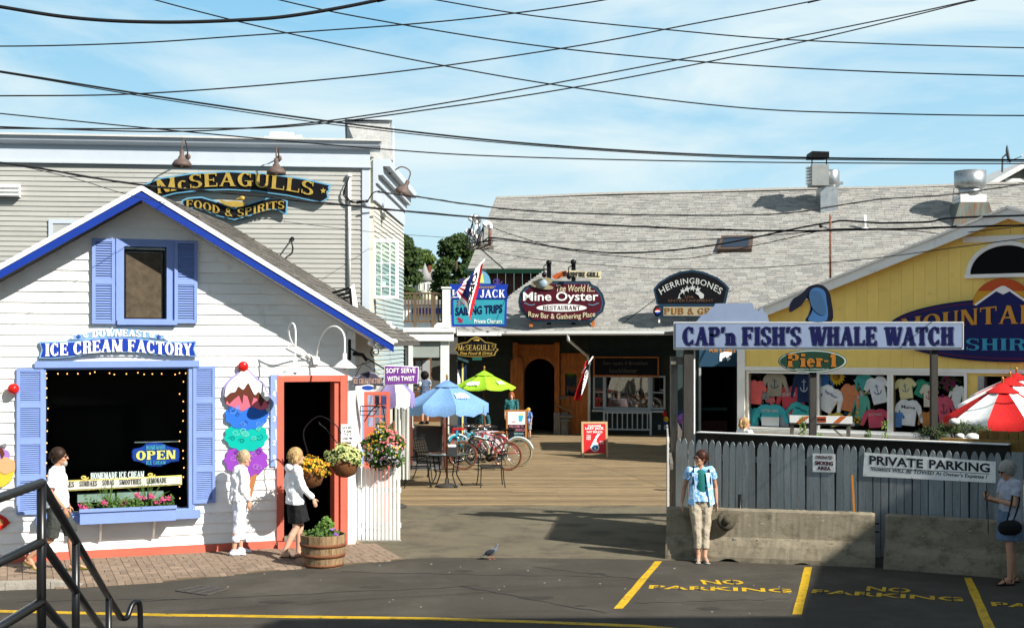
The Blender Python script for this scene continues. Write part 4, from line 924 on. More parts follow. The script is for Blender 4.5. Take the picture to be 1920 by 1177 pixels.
a = hi(252, 829, yo); b = hi(338, 827, yo); part('hanging_rod', MB().beam((a[0], yo, a[1]), (b[0], yo, b[1]), .015), grym, s)
# menu strip
yo = .10
s = sign('menu_sign', 'long cream sign strip reading sundaes sodas smoothies lemonade inside the window', FI, yo, [(100, 901), (220, 896), (341, 890), (341, 908), (220, 915), (100, 921)], ly, mat('strip_white', (.72, .70, .62), .5), .02, .018)
mk = mat('ink', (.03, .03, .035), .6)
x = 105
for wd_, w_ in (('SHAKES', 34), ('SUNDAES', 33), ('SODAS', 22), ('SMOOTHIES', 41), ('LEMONADE', 37)):
    y_ = 909-(x-105)*.046; letters('lettering', wd_, FI, x, y_-6, x+w_, y_+4, t_y[s], mk, s, 's', th=.004, sp=RB); x += w_+10
letters('lettering', 'HOMEMADE ICE CREAM', FI, 170, 884, 270, 896, yo, wht, s, 's', th=.012, sp=RB)
for c in ((158, 894), (283, 889)): part('scroll', MB().prism(pxpoly(FI, ribbon([(c[0]+8*(1-t)*cos(t*10), c[1]+4*(1-t)*sin(t*10)) for t in [i/16 for i in range(17)]], 1.5), yo), yo-.02, yo), ly, s)
# planter tubs standing inside the window
for (a, b, t0) in ((145, 215, 925), (219, 306, 921)):
    q = rect(FI, a, t0, b, t0+15, .2); solo('planter_trough', 'pale green plastic trough behind the window glass, %s one' % ('left' if a < 200 else 'right'), 'planter', MB().box(q[0], q[1], .16, .3, q[2], q[3]), mat('pale_green_plastic', (.35, .42, .36), .5), FI, at=(q[0], .2, q[2]), group='troughs behind the serving window')
# string of bulbs
s = thing('string_lights', 'string of tiny warm bulbs round the inside of the serving window', 'string lights', FI, at=(win[0]+.1, .14, win[3]-.1))
bu = MB().ell((0, 0, 0), .009, .009, .012, 6, 4).mesh('bulb', glow('warm_bulb', (1, .42, .10), 2.2)); rr_ = random.Random(8); pts = []
for k in range(12): pts.append((88+rr_.uniform(-1, 2), lerp(706, 930, k/11)+rr_.uniform(-3, 3)))
for k in range(15): pts.append((lerp(92, 344, k/14)+rr_.uniform(-6, 6), 697+rr_.uniform(0, 5)))
for k in range(14): pts.append((344+rr_.choice((-7, 0))+rr_.uniform(-1, 1), lerp(700, 932, k/13)+rr_.uniform(-3, 3)))
wp = []
for p in pts:
    q = hi(*p, .14)
    if win[0] < q[0] < win[1] and win[2] < q[1] < win[3]: piece('bulb', bu, s, (q[0], .14, q[1]))
    wp.append((q[0], .145, q[1]))
part('cable', MB().tube(wp, .004, 5), blkw, s)
# window box with flowers
leafg = mat('leaf_green', (.075, .145, .03), .6, .35, 9); leafd = mat('leaf_dark', (.04, .085, .02), .6, .35, 9); pinkf = mat('pink_petal', (.75, .10, .26), .6, .2, 9); yelf = mat('yellow_petal', (.80, .50, .03), .6, .2, 9); palef = mat('pale_lime_petal', (.66, .68, .26), .6, .2, 9); whf = mat('lilac_petal', (.62, .56, .68), .6, .15, 9); salm = mat('salmon_petal', (.80, .20, .22), .6, .2, 9)
soil = mat('soil', (.03, .02, .015), .95); terra = mat('coir', (.22, .09, .035), .9, .3, 8, .6, 50)
a0 = hi(150, 958, -.36); a1_ = hi(330, 950, -.36); zt_ = a0[1]
wb_ = thing('window_box', 'periwinkle window box of pink geraniums and spiky grass under the serving window', 'window box', FI, at=((a0[0]+a1_[0])/2, -.2, zt_-.2))
mb = MB(); x0, x1 = a0[0], a1_[0]
mb.box(x0, x1, -.36, -.335, zt_-.2, zt_); mb.box(x0, x1, -.09, -.065, zt_-.2, zt_); mb.box(x0, x0+.025, -.335, -.09, zt_-.2, zt_); mb.box(x1-.025, x1, -.335, -.09, zt_-.2, zt_); mb.box(x0+.025, x1-.025, -.335, -.09, zt_-.2, zt_-.17)
part('box', mb, perw, wb_); part('rim', framebox(MB(), x0+.04, x1-.04, 0, 0, 0, 0, 0) if 0 else MB().box(x0-.01, x1+.01, -.385, -.361, zt_-.02, zt_+.03), perw, wb_)
for t in (.24, .76): part('divider', MB().box(lerp(x0, x1, t)-.3, lerp(x0, x1, t)+.3, -.325, -.31, zt_-.01, zt_+.012), wht, wb_)
part('soil', MB().box(x0+.03, x1-.03, -.33, -.1, zt_-.1, zt_-.03), soil, wb_)
for t in (.22, .78): part('bracket', MB().prism([(-.065, zt_-.2), (-.33, zt_-.2), (-.065, zt_-.5)], lerp(x0, x1, t)-.015, lerp(x0, x1, t)+.015, 'x'), wht, wb_)
rr_ = random.Random(21); lf = MB(); fl = MB(); gr = MB(); stt = MB()
for k in range(900):
    x = rr_.choice((.05, .3, .45, .55, .62, .8, .93))*(x1-x0)+x0+rr_.gauss(0, .07); x = min(max(x, x0+.03), x1-.03); h = abs(rr_.gauss(0, .07)); lf.leaf((x, -.22+rr_.gauss(0, .055), zt_-.02+h), .055, rr_, asp=.9)
for (t, dz) in ((.02, .06), (.06, .03), (.25, .10), (.60, .19), (.66, .15), (.74, .17), (.8, .07), (.87, .11), (.93, .12), (.45, .08)):
    c = Vector((x0+t*(x1-x0), -.25+rr_.uniform(-.05, .05), zt_+dz)); stt.tube([c-Vector((0, 0, dz+.03)), c], .004, 4)
    for k in range(46): fl.leaf(c+Vector((rr_.gauss(0, .024), rr_.gauss(0, .024), rr_.gauss(0, .02))), .03, rr_, asp=.9)
for t in (.30, .70):
    c = Vector((x0+t*(x1-x0), -.2, zt_-.03))
    for k in range(42):
        a = rr_.uniform(0, 2*pi); e = rr_.uniform(.6, 1.5); l = rr_.uniform(.35, .62); pts = []
        for j in range(5): q = j/4; r_ = l*q*cos(e); pts.append(c+Vector((cos(a)*r_, sin(a)*r_*.6, l*sin(e)*q-.28*q*q*cos(e))))
        gr.tube(pts, .005, 3, [.005, .006, .005, .004, .001])
part('geranium_leaves', lf, leafg, wb_, kind='stuff'); part('geranium_flowers', fl, pinkf, wb_, kind='stuff'); part('grass_blades', gr, mat('blade', (.10, .19, .04), .5, .3), wb_, kind='stuff'); part('flower_stems', stt, leafd, wb_)
# big ice cream cone cut-out
def blob(cx, cy, rx, ry, nb, amp, ph=0, n=60): return [(cx+(rx+amp*abs(sin(nb*t/2+ph)))*cos(t), cy+(ry+amp*abs(sin(nb*t/2+ph)))*sin(t)) for t in [2*pi*i/n for i in range(n)]]
cn = thing('cone_sign', 'tall painted wooden sign of an ice cream cone with cherry and four coloured scoops', 'sign', FI, at=(hi(462, 800)[0], -.03, hi(462, 940)[1]))
C_ = lambda n, c: mat(n, c, .45, .06, 4)
board(cn, FI, [(428, 872), (486, 872), (470, 936), (464, 940), (459, 934)], -.03, .03, C_('cone_brown', (.48, .20, .08)), 'cone')
sw = [((461, 862, 41, 31), 'grape', (.30, .06, .48), (.40, .16, .56)), ((461, 817, 41, 29), 'mint', (.0, .48, .40), (.12, .60, .50)), ((462, 778, 41, 28), 'blueberry', (.03, .17, .72), (.10, .28, .78))]
rr_ = random.Random(4)
for k, ((cx, cy, rx_, ry_), nm, c1_, c2_) in enumerate(sw):
    yy = -.03-.006*k; sc_p = board(cn, FI, blob(cx, cy, rx_-3, ry_-3, 11, 3.5, k), yy, .034, C_(nm, c1_), 'scoop', nm+' coloured scoop')
    for j in range(9):
        sx_, sy_ = cx+rr_.uniform(-.7, .7)*rx_, cy+rr_.uniform(-.6, .6)*ry_; r0_ = rr_.uniform(5, 9); ph = rr_.uniform(0, 6)
        pts = [(sx_+r0_*(1-t*.75)*cos(ph+t*7), sy_+r0_*.7*(1-t*.75)*sin(ph+t*7)) for t in [i/16 for i in range(17)]]
        pts = [(min(max(a, cx-rx_+4), cx+rx_-4), min(max(b, cy-ry_+3), cy+ry_-3)) for a, b in pts]
        part('swirl', MB().prism(pxpoly(FI, ribbon(pts, 1.8), yy), yy-.037-.0007*j, yy-.033), C_(nm+'_light', c2_) if j % 3 else C_(nm+'_deep', tuple(v*.55 for v in c1_)), sc_p)
yy = -.05
board(cn, FI, [(423, 748), (428, 735), (440, 722), (456, 716), (472, 720), (488, 730), (500, 740), (504, 752), (500, 764), (488, 768), (470, 762), (455, 770), (440, 764), (424, 757)], yy, .034, C_('strawberry', (.78, .16, .24)), 'scoop', 'strawberry pink scoop', 3)
board(cn, FI, [(422, 756), (421, 738), (430, 730), (446, 722), (460, 714), (478, 720), (494, 734), (504, 748), (502, 758), (496, 748), (488, 762), (482, 746), (475, 744), (470, 762), (464, 742), (456, 738), (454, 756), (448, 740), (438, 748), (430, 756), (426, 750)], yy, .042, C_('fudge', (.13, .035, .02)), 'fudge_sauce')
board(cn, FI, [(418, 746), (420, 725), (430, 710), (444, 699), (456, 686), (470, 696), (482, 709), (495, 718), (500, 732), (508, 746), (503, 756), (484, 740), (430, 745)], -.05, .02, C_('lilac_edge', (.36, .30, .62)), 'lilac_backing', None, 3)
board(cn, FI, [(421, 744), (423, 726), (433, 712), (446, 702), (456, 690), (468, 699), (480, 712), (492, 720), (496, 732), (504, 744), (500, 752), (491, 744), (484, 734), (477, 740), (470, 728), (464, 718), (455, 730), (446, 724), (440, 734), (431, 736)], yy, .050, wht, 'whipped_cream', None, 3)
q = hi(456, 687, -.08); part('cherry', MB().ell((q[0], -.08, q[1]), .085, .05, .085, 16, 10), mat('cherry_red', (.62, .015, .01), .25, .05, coat=.5), cn)
# blue scoops price board by the door
q = rect(FI, 507, 702, 523, 874, -.03); s = thing('price_board', 'narrow light blue board listing scoops 4 3 2 1 beside the door', 'sign', FI, at=(q[0], -.03, q[2])); part('board', MB().box(q[0], q[1], -.055, -.03, q[2], q[3]), mat('pale_periwinkle', (.30, .42, .80), .5), s)
for (t, yy_) in (('4', 738), ('3', 785), ('2', 830), ('1', 858)): letters('lettering', t, FI, 511, yy_-5, 517, yy_+5, -.055, wht, s, 's', th=.004)
for (t, y0_) in (('Scoops', 714), ('Scoops', 760), ('Scoops', 806), ('Scoop', 862)):
    for k, ch in enumerate(t): letters('lettering', ch, FI, 515+k*.4, y0_+k*3.6-2, 519+k*.4, y0_+k*3.6+1.4, -.055, wht, s, 'b', bold=.01, th=.004)
# red ball ornaments and cut-off sign at the left edge
for px_, m_, l_ in ((25, MT['cherry_red'], 'glossy red round lamp ball on the white wall left of the shutter'), (-3, wht, 'pale round lamp ball cut by the left edge of the photo')):
    q = hi(px_, 729, -.12); t = thing('round_wall_lamp', l_, 'lamp', FI, at=(q[0], -.12, q[1])); part('globe', MB().ell((q[0], -.12, q[1]), .085, .085, .085, 16, 10), m_, t); part('mount', MB().lathe([(.05, 0), (.05, .05)], (q[0], 0, q[1]), 12) if 0 else MB().box(q[0]-.04, q[0]+.04, -.05, -.02, q[1]-.04, q[1]+.04), whtw, t)
s = thing('sundae_sign', 'painted sundae dish sign on the white wall cut by the left edge', 'sign', FI, at=(hi(5, 880)[0], -.03, hi(5, 912)[1]))
board(s, FI, [(-40, 880), (29, 876), (22, 900), (5, 912), (-20, 912), (-36, 900)], -.03, .03, C_('banana', (.80, .55, .05)), 'dish'); board(s, FI, blob(10, 872, 18, 14, 6, 2), -.03, .038, C_('peach', (.72, .40, .20)), 'scoop'); board(s, FI, blob(0, 856, 18, 16, 6, 2), -.03, .034, C_('lilac', (.40, .22, .60)), 'scoop'); board(s, FI, [(-4, 838), (4, 838), (9, 850), (4, 860), (0, 848), (-6, 858)], -.03, .045, MT['fudge'], 'sauce'); board(s, FI, [(3, 832), (12, 830), (13, 836), (6, 838)], -.03, .03, grym, 'spoon')
s = thing('fruit_sign', 'small red painted fruit sign low on the wall at the left edge', 'sign', FI, at=(hi(0, 978)[0], -.03, hi(0, 990)[1])); board(s, FI, [(-20, 965), (0, 963), (12, 970), (19, 979), (10, 987), (0, 993), (-20, 990)], -.03, .03, MT['cherry_red'], 'board'); board(s, FI, blob(-1, 978, 7, 6, 5, 1), -.03, .036, MT['cone_brown'], 'filling')
# ---------------------------------------------------------------- goose-neck lamps
def lathe_dir(mb, prof, c, d, n=20):
    d = Vector(d).normalized(); a = d.orthogonal().normalized(); b = d.cross(a); idx = []; c = Vector(c); mb.smooth = True
    for r, z in prof: idx.append(mb.vs([c+d*z+a*cos(2*pi*k/n)*r+b*sin(2*pi*k/n)*r for k in range(n)]))
    for q in range(len(idx)-1):
        for k in range(n): mb.face([idx[q]+k, idx[q]+(k+1) % n, idx[q+1]+(k+1) % n, idx[q+1]+k])
    mb.smooth = False; return mb
def goose(lab, fr, base, path, d, R, m, group, flat=False, bulb=True, at=None):
    """base and path in frame coordinates; shade opens along d"""
    t = thing('gooseneck_lamp', lab, 'lamp', fr, at=base, group=group)
    pts = catmull([base]+path, 6); part('arm', MB().tube(pts, .014, 8), m, t)
    part('wall_plate', lathe_dir(MB(), [(0, 0), (.06, 0), (.06, .025), (0, .025)], base, (0, -1, 0), 14), m, t)
    e = Vector(path[-1]); pr = [(.02, -.02), (.035, 0), (.035, .08), (.06, .1), (R*.55, .13), (R, .2), (R*1.02, .21), (R, .215), (R*.52, .15), (.02, .12)] if flat else [(.02, -.02), (.045, 0), (.045, .09), (.07, .12), (.075, .15), (R*.75, .19), (R, .26), (R*1.0, .31), (R*.96, .31), (R*.7, .22), (.02, .18)]
    part('lamp_shade', lathe_dir(MB(), pr, e, d, 24), m, t)
    if bulb: part('bulb', MB().ell(e+Vector(d).normalized()*(.2 if flat else .27), .035, .035, .05, 10, 6), mat('bulb_glass', (.8, .72, .55), .2), t)
    return t
rust = mat('dark_bronze', (.15, .105, .09), .55, .25, 5, .2, 30)
def fp(fr, px, py, y): q = fr.hit(px, py, y); return (q[0], y, q[1])
goose('brown barn lamp on a tall hook above the left end of the black banner', FM, fp(FM, 352, 294, -.06), [fp(FM, 351, 278, -.35), fp(FM, 346, 262, -.65), fp(FM, 341, 272, -.86), fp(FM, 341, 283, -.88)], (0, 0, -1), .19, rust, 'brown barn lamps over the banner')
goose('brown barn lamp on a hook over the right half of the black banner', FM, fp(FM, 523, 297, -.06), [fp(FM, 522, 285, -.25), fp(FM, 520, 274, -.45), fp(FM, 518, 285, -.6), fp(FM, 518, 298, -.62)], (0, 0, -1), .19, rust, 'brown barn lamps over the banner')
bz = Vector((*FM.loc((X0+.05, 28.5)), 0)); y_ = bz.y
q0 = fp(FM, 708, 331, y_); goose('brown barn lamp hanging out on a double curved arm at the building corner', FM, q0, [fp(FM, 730, 326, y_), fp(FM, 752, 313, y_-.1), fp(FM, 769, 322, y_-.1), fp(FM, 765, 340, y_-.1)], (-.45, 0, -.9), .17, rust, None)
goose('white gooseneck lamp with flat shade left of the doorway top', FI, fp(FI, 584, 674, -.03), [fp(FI, 568, 657, -.2), fp(FI, 549, 645, -.4), fp(FI, 541, 620, -.55), fp(FI, 548, 606, -.65), fp(FI, 554, 620, -.7), fp(FI, 553, 672, -.72)], (0, 0, -1), .185, wht, 'white gooseneck lamps over the door', True)
goose('white gooseneck lamp with flat shade over the right door post', FI, fp(FI, 592, 673, -.03), [fp(FI, 600, 640, -.2), fp(FI, 612, 618, -.4), fp(FI, 630, 612, -.55), fp(FI, 645, 628, -.65), fp(FI, 646, 664, -.72)], (0, 0, -1), .185, wht, 'white gooseneck lamps over the door', True)
solo('junction_box', 'white electrical box and conduit between the two gooseneck lamps', 'electrical box', MB().box(*[hi(582, 680)[0], hi(596, 680)[0]], -.07, -.028, hi(588, 683)[1], hi(588, 668)[1]).tube([fp(FI, 540, 648, -.06), fp(FI, 560, 662, -.05), fp(FI, 582, 676, -.045)], .012, 6), whtw, FI, at=fp(FI, 588, 675, -.03))
# hanging signs right of the door
s = sign('hanging_sign', 'purple sign reading SOFT SERVE WITH TWIST beyond the shop corner', FI, -.15, [(720, 684), (784, 687), (783, 719), (720, 722)], wht, purp, .03, .012)
letters('lettering', 'SOFT SERVE', FI, 724, 690, 779, 699, t_y[s], wht, s, bold=.006, th=.006); letters('lettering', 'WITH TWIST', FI, 726, 705, 777, 714, t_y[s], wht, s, bold=.006, th=.006)
a = fp(FI, 655, 652, -.03); b = fp(FI, 722, 692, -.13); br = MB(); br.beam(a, b, .022); br.beam((a[0], -.03, a[2]+.14), (a[0], -.03, a[2]-.2), .05, .03); br.tube([fp(FI, 662, 663, -.05), fp(FI, 680, 665, -.12), fp(FI, 688, 676, -.12)], .03, 6); br.beam(fp(FI, 657, 690, -.05), fp(FI, 700, 676, -.12), .012)
part('bracket', br, blk, s)
s = sign('hanging_sign', 'small arched dark sign reading ICE CREAM FACTORY beside the purple sign', FI, -.1, [(660, 706), (670, 706), (676, 700), (690, 696), (704, 700), (710, 706), (719, 708), (716, 716), (719, 724), (700, 722), (690, 720), (680, 722), (660, 724), (663, 716)], mat('grey_blue', (.35, .36, .45), .6), mat('slate', (.06, .05, .08), .5), .03, .012)
letters('lettering', 'ICE CREAM FACTORY', FI, 663, 709, 716, 719, t_y[s], mat('peach_letter', (.5, .34, .26), .5), s, 's', th=.005, sp=RB)
board(s, FI, blob(689, 727, 11, 4.4, 1, 0), -.1, .03, MT['mid_blue'], 'date_plate'); part('hanger', MB().tube([fp(FI, 666, 706, -.1), fp(FI, 680, 680, -.1), fp(FI, 712, 702, -.1)], .006, 5), blk, s)
# floodlights and scroll under the eave end
s = thing('floodlight', 'cluster of white floodlights and scroll bracket at the eave corner of the ice cream shop', 'lamp', FI, at=fp(FI, 706, 650, -.5))
for (a_, b_) in ((697, 643), (712, 650), (724, 644), (738, 640)): part('lamp_head', MB().ell(fp(FI, a_, b_, -.5), .07, .05, .045, 10, 6), whtw, s)
part('arm', MB().tube([fp(FI, 692, 644, -.45), fp(FI, 714, 654, -.5), fp(FI, 745, 640, -.5)], .02, 6), whtw, s)
part('scroll', MB().tube([fp(FI, 704+10*(1-t*.75)*cos(2+t*8), 660+10*(1-t*.75)*sin(2+t*8), -.3) for t in [i/24 for i in range(25)]], .009, 6), blk, s)
s = thing('floodlight', 'small white spotlights on a rod high beside the balcony foot', 'lamp', at=P(735, 612, 25.5))
for (a_, b_) in ((728, 606), (735, 614), (739, 628)): part('lamp_head', MB().ell(P(a_, b_, 25.5), .07, .06, .05, 10, 6), whtw, s)
part('arm', MB().tube([P(728, 608, 25.5), P(736, 616, 25.5), P(738, 650, 25.5)], .015, 6), whtw, s)
# hours sign
q = rect(FI, 639, 795, 662, 828, -.07); s = thing('hours_sign', 'white paper opening hours notice on the right door post', 'sign', FI, at=(q[0], -.07, q[2])); part('sheet', MB().box(q[0], q[1], -.082, -.07, q[2], q[3]), wht, s)
for t, yy_ in (('HOURS:', 799), ('9 AM', 806), ('TO', 812), ('10:00 PM', 819)): letters('lettering', t, FI, 642+(2 if len(t) < 5 else 0), yy_, 660-(2 if len(t) < 5 else 0), yy_+5, -.082, mk, s, th=.003)
# red glazed door leaf and blue shutter, beyond the corner
FD = Fr(tuple(P(682, 800, 23.2))[:2], .0); q = (0, FD.hit(731, 780)[0], .25, FD.hit(700, 733)[1])
s = thing('red_door_leaf', 'open coral red door leaf with nine panes beyond the shop corner', 'door', FD, at=(0, 0, 0)); zb = FD.hit(700, 800)[1]
part('frame', framebox(MB().box(0, q[1], 0, .05, .05, zb-.06), .06, q[1]-.06, zb, q[3]-.07, .06, 0, .05), coral, s)
for k in (1, 2): x = lerp(.06, q[1]-.06, k/3); part('glazing_bar', MB().box(x-.013, x+.013, .005, .04, zb, q[3]-.07), coral, s)
for k in (1, 2): z = lerp(zb, q[3]-.07, k/3); part('glazing_bar', MB().box(.06, q[1]-.06, .006, .041, z-.013, z+.013), coral, s)
part('pane', MB().box(.06, q[1]-.06, .02, .026, zb, q[3]-.07), glass('door_glass', (.55, .6, .75), .3), s)
q = P(665, 800, 22.9); q2 = P(682, 800, 22.9); s = solo('blue_shutter', 'periwinkle shutter leaning behind the flower basket at the shop corner', 'shutter', MB().box(q.x, q2.x, 22.9, 22.95, .05, P(0, 760, 22.9).z), perw, at=(q.x, 22.9, 0))
# white picket gate
def gate_picket(mb, x0, x1, y0, y1, z0, z1, tip): return mb.prism([(x0, z0), (x1, z0), (x1, z1-tip), (lerp(x0, x1, .96), z1-tip*.62), (lerp(x0, x1, .80), z1-tip*.26), (lerp(x0, x1, .62), z1-tip*.04), (lerp(x0, x1, .38), z1-tip*.04), (lerp(x0, x1, .20), z1-tip*.26), (lerp(x0, x1, .04), z1-tip*.62), (x0, z1-tip)], y0, y1)
FG = Fr(tuple(g(664, 1014))[:2], .03); qx = FG.hit(752, 1000)[0]; zt_ = FG.hit(700, 877)[1]
s = thing('picket_gate', 'white picket gate closing the gap right of the coral door', 'gate', FG, at=(qx/2, 0, 0)); n = 12; w_ = qx/n
pk = gate_picket(MB(), 0, w_-.013, -.02, 0, 0, zt_, .045).mesh('picket', whtw)
for k in range(n): piece('picket', pk, s, (k*w_, 0, .015+(.006 if k % 3 else 0)))
for z in (.22, .8): part('rail', MB().box(0, qx, .001, .04, z, z+.08), whtw, s)
part('base', MB().box(0, qx, -.012, .02, 0, .014), whtw, s)

# ---------------------------------------------------------------- flowers
def bouquet(root, c, rx, ry, rz, nl, nf, lm, fms, rng, lsz=.05, fsz=.045, down=.0, patch=None):
    lf = MB(); c = Vector(c); fls = [MB() for _ in fms]
    for k in range(nl):
        d = Vector((rng.gauss(0, 1), rng.gauss(0, 1), rng.gauss(0, 1))).normalized(); r = rng.uniform(.35, 1)**.5*(1+.12*sin(5*d.x+3*d.z)+.1*sin(7*d.z+4*d.y))
        lf.leaf(c+Vector((d.x*rx, d.y*ry, d.z*rz))*r, lsz*rng.uniform(.6, 1.3), rng)
    for k in range(nf):
        d = Vector((rng.gauss(0, 1), rng.gauss(0, 1)-.4, rng.gauss(0, 1)+.25)).normalized(); j = patch(d, rng) if patch else rng.randrange(len(fms)); r = rng.uniform(.92, 1.1)*(1+.12*sin(5*d.x+3*d.z)+.1*sin(7*d.z+4*d.y))
        p = c+Vector((d.x*rx, d.y*ry, d.z*rz))*r
        for q in range(3): fls[j].leaf(p+Vector((rng.gauss(0, .008), rng.gauss(0, .008), rng.gauss(0, .008))), fsz*rng.uniform(.7, 1.1), rng, (d+Vector((0, -.4, .2))+Vector((rng.uniform(-.4, .4), rng.uniform(-.4, .4), rng.uniform(-.4, .4)))).normalized(), .9)
    part('leaves', lf, lm, root, kind='stuff')
    for f, m_ in zip(fls, fms): part('flowers', f, m_, root, kind='stuff')
def basket(lab, px, py, Y, rx, rz, fms, lm, seed, patch=None, pot=True, nl=1500, nf=330, hook=None, cat='hanging basket', **k):
    c = P(px, py, Y); t = thing('hanging_basket', lab, cat, at=c)
    if pot: part('pot', MB().lathe([(.05, -rz-.16), (.15, -rz-.12), (.21, -rz+.02), (.22, -rz+.12), (.18, -rz+.12)], c, 18), terra, t)
    bouquet(t, c, rx, rx*.8, rz, nl, nf, lm, fms, random.Random(seed), patch=patch, fsz=.036, **k)
    if hook:
        h = [P(a, b, Y+.02) for a, b in hook]; part('hook_arm', MB().tube(catmull(h, 5), .009, 6), blk, t)
    return t
basket('hanging basket of orange yellow flowers in front of the dark doorway', 583, 876, 20.6, .31, .15, [yelf, mat('orange_petal', (.75, .28, .02), .6)], leafd, 31, nf=300, nl=2200, hook=[(578, 850), (569, 815), (577, 795), (600, 780), (628, 795), (640, 812)], lsz=.045)
basket('hanging basket of pale lime flowers before the coral door post', 647, 855, 20.7, .28, .165, [palef], leafg, 32, nl=2200, nf=400, hook=[(636, 835), (612, 805), (600, 795), (598, 790)])
basket('large trailing basket of pink, salmon and white flowers above the picket gate', 722, 838, 21.9, .34, .36, [salm, yelf, whf], leafg, 33, patch=lambda d, r: 0 if d.x > .1 and d.z > .2 and r.random() < .9 else (2 if d.z < -.1 and r.random() < .9 else r.choice((1, 1, 2, 0))), pot=False, nl=4200, nf=330, lsz=.055, hook=[(683, 790), (700, 765), (714, 757), (720, 775), (722, 800)])
# stand for the wire shelf by the door leaf
s = thing('wire_bracket', 'black wire bracket arms crossing the red door leaf', 'bracket', at=P(690, 770, 22.6))
part('arm', MB().tube([P(667, 770, 22.5), P(706, 770, 22.5)], .008, 6).tube([P(676, 761, 22.5), P(722, 761, 22.5)], .008, 6).tube([P(676, 761, 22.5), P(676, 778, 22.5), P(700, 779, 22.5), P(712, 762, 22.5)], .008, 6).tube([P(667, 770, 22.5), P(667, 790, 22.5)], .008, 6), blk, s)
# half barrel planter
bc = g(606, 1060); bc.z = 0; BR = .335; BH = .47
bt = thing('barrel_planter', 'half whiskey barrel planter of herbs standing on the pavement by the door', 'planter', at=bc)
oak = mat('oak_stave', (.36, .24, .13), .8, .3, 3, .4, 40, rnd=.22, st=(3, 3, .6), c2=(.18, .11, .06), c2amt=.35); hoop = mat('rusty_hoop', (.22, .085, .04), .7, .3, 6, .3)
ns = 24
for k in range(ns):
    a0_, a1__ = 2*pi*k/ns+.008, 2*pi*(k+1)/ns-.008; mb = MB(); pr = [(.285, 0), (.315, .15), (.33, .3), (.338, BH)]; o = []
    for r, z in pr: o.append([bc+Vector((cos(a)*q, sin(a)*q, z)) for a, q in ((a0_, r), (a1__, r), (a1__, r-.03), (a0_, r-.03))])
    ids = [mb.vs(x) for x in o]
    for i in range(3):
        for j in range(4): mb.face([ids[i]+j, ids[i]+(j+1) % 4, ids[i+1]+(j+1) % 4, ids[i+1]+j])
    mb.face([ids[0]+j for j in range(4)]); mb.face([ids[3]+j for j in range(4)][::-1]); part('stave', mb, oak, bt)
for z0_, z1_, r in ((.015, .05, .292), (.15, .20, .319), (.30, .35, .334)): part('hoop', MB().lathe([(r, z0_), (r+.006, z0_), (r+.012, z1_), (r+.004, z1_)], bc, 32, False), hoop, bt)
part('soil', MB().lathe([(.30, .40), (.001, .42)], bc, 20, False), soil, bt)
bouquet(bt, bc+Vector((0, 0, BH+.0)), .27, .27, .12, 900, 10, leafg, [mat('violet_petal', (.35, .12, .55), .6)], random.Random(5), lsz=.05); bouquet(bt, bc+Vector((.05, -.02, BH+.12)), .12, .12, .12, 350, 0, mat('bright_leaf', (.12, .22, .04), .6, .3), [yelf], random.Random(6), lsz=.06)

# ---------------------------------------------------------------- balcony, porch and ramp between the buildings
FB = Fr(tuple(P(735, 600, 42))[:2], 0); hb = FB.hit
bx1 = hb(848, 600)[0]; fz = hb(790, 614)[1]
bal = thing('upper_balcony', 'pale storefront with a timber upper balcony between beige building and grey roof', 'building', FB, at=(bx1/2, 0, 0))
gwh = mat('shop_white', (.62, .66, .64), .6, .06)
part('floor', MB().box(-.4, bx1, -.1, 4, fz-.16, fz-.0), gwh, bal); part('fascia', MB().box(-.4, bx1+.05, -.16, -.10, fz-.42, fz-.04), wht, bal); part('crown', MB().box(-.4, bx1+.1, -.22, -.161, fz-.14, fz-.04), wht, bal)
wb2 = mat('balcony_wood', (.17, .12, .075), .85, .25, 4, .3, 30, st=(4, 4, .5))
rz0 = hb(790, 603)[1]; rz1 = hb(790, 548)[1]
part('top_rail', MB().box(0, hb(832, 0)[0], -.06, .05, rz1-.06, rz1), wb2, bal); part('bottom_rail', MB().box(0, hb(832, 0)[0], -.03, .03, rz0-.03, rz0+.04), wb2, bal)
for p_ in (746, 778, 811): x = hb(p_, 0)[0]; part('post', MB().box(x-.05, x+.05, -.05, .05, fz, rz1-.06), wb2, bal)
for k in range(15): x = lerp(.1, hb(828, 0)[0], k/14); part('baluster', MB().box(x-.022, x+.022, -.02, .02, rz0+.04, rz1-.06), wb2, bal)
x = hb(837, 0)[0]; part('newel', MB().box(x-.12, x+.12, -.14, .1, fz, hb(0, 541)[1]), wht, bal); part('newel_cap', MB().box(x-.15, x+.15, -.17, .13, hb(0, 541)[1], hb(0, 541)[1]+.05), wht, bal)
# storefront below
for (a, b) in ((740, 748), (766, 774), (826, 842)): xa, xb = hb(a, 700)[0], hb(b, 700)[0]; part('post', MB().box(xa, xb, -.05, .12, 0, fz-.42), gwh, bal)
q = rect(FB, 774, 640, 826, 670); part('sign_panel', MB().box(q[0], q[1], -.02, .05, q[2], q[3]), mat('panel_grey', (.38, .42, .39), .6), bal)
FB3 = Fr(tuple(P(735, 600, 44.6))[:2], 0); q = rect(FB3, 752, 620, 828, 792)
part('rear_wall', MB().box(q[0]-3.2, q[1]+.3, 2.6, 2.7, .5, fz-.2), mat('inner_wall', (.12, .12, .11), .7), bal)
for (a, b, c, d, m_) in ((776, 672, 808, 718, mat('menu_brown', (.22, .11, .05), .6)), (774, 735, 830, 792, mat('dark_wainscot', (.16, .07, .03), .6))):
    q = rect(FB, a, b, c, d, 2.55); part('wall_panel', MB().box(q[0], q[1], 2.52, 2.598, q[2], q[3]), m_, bal)
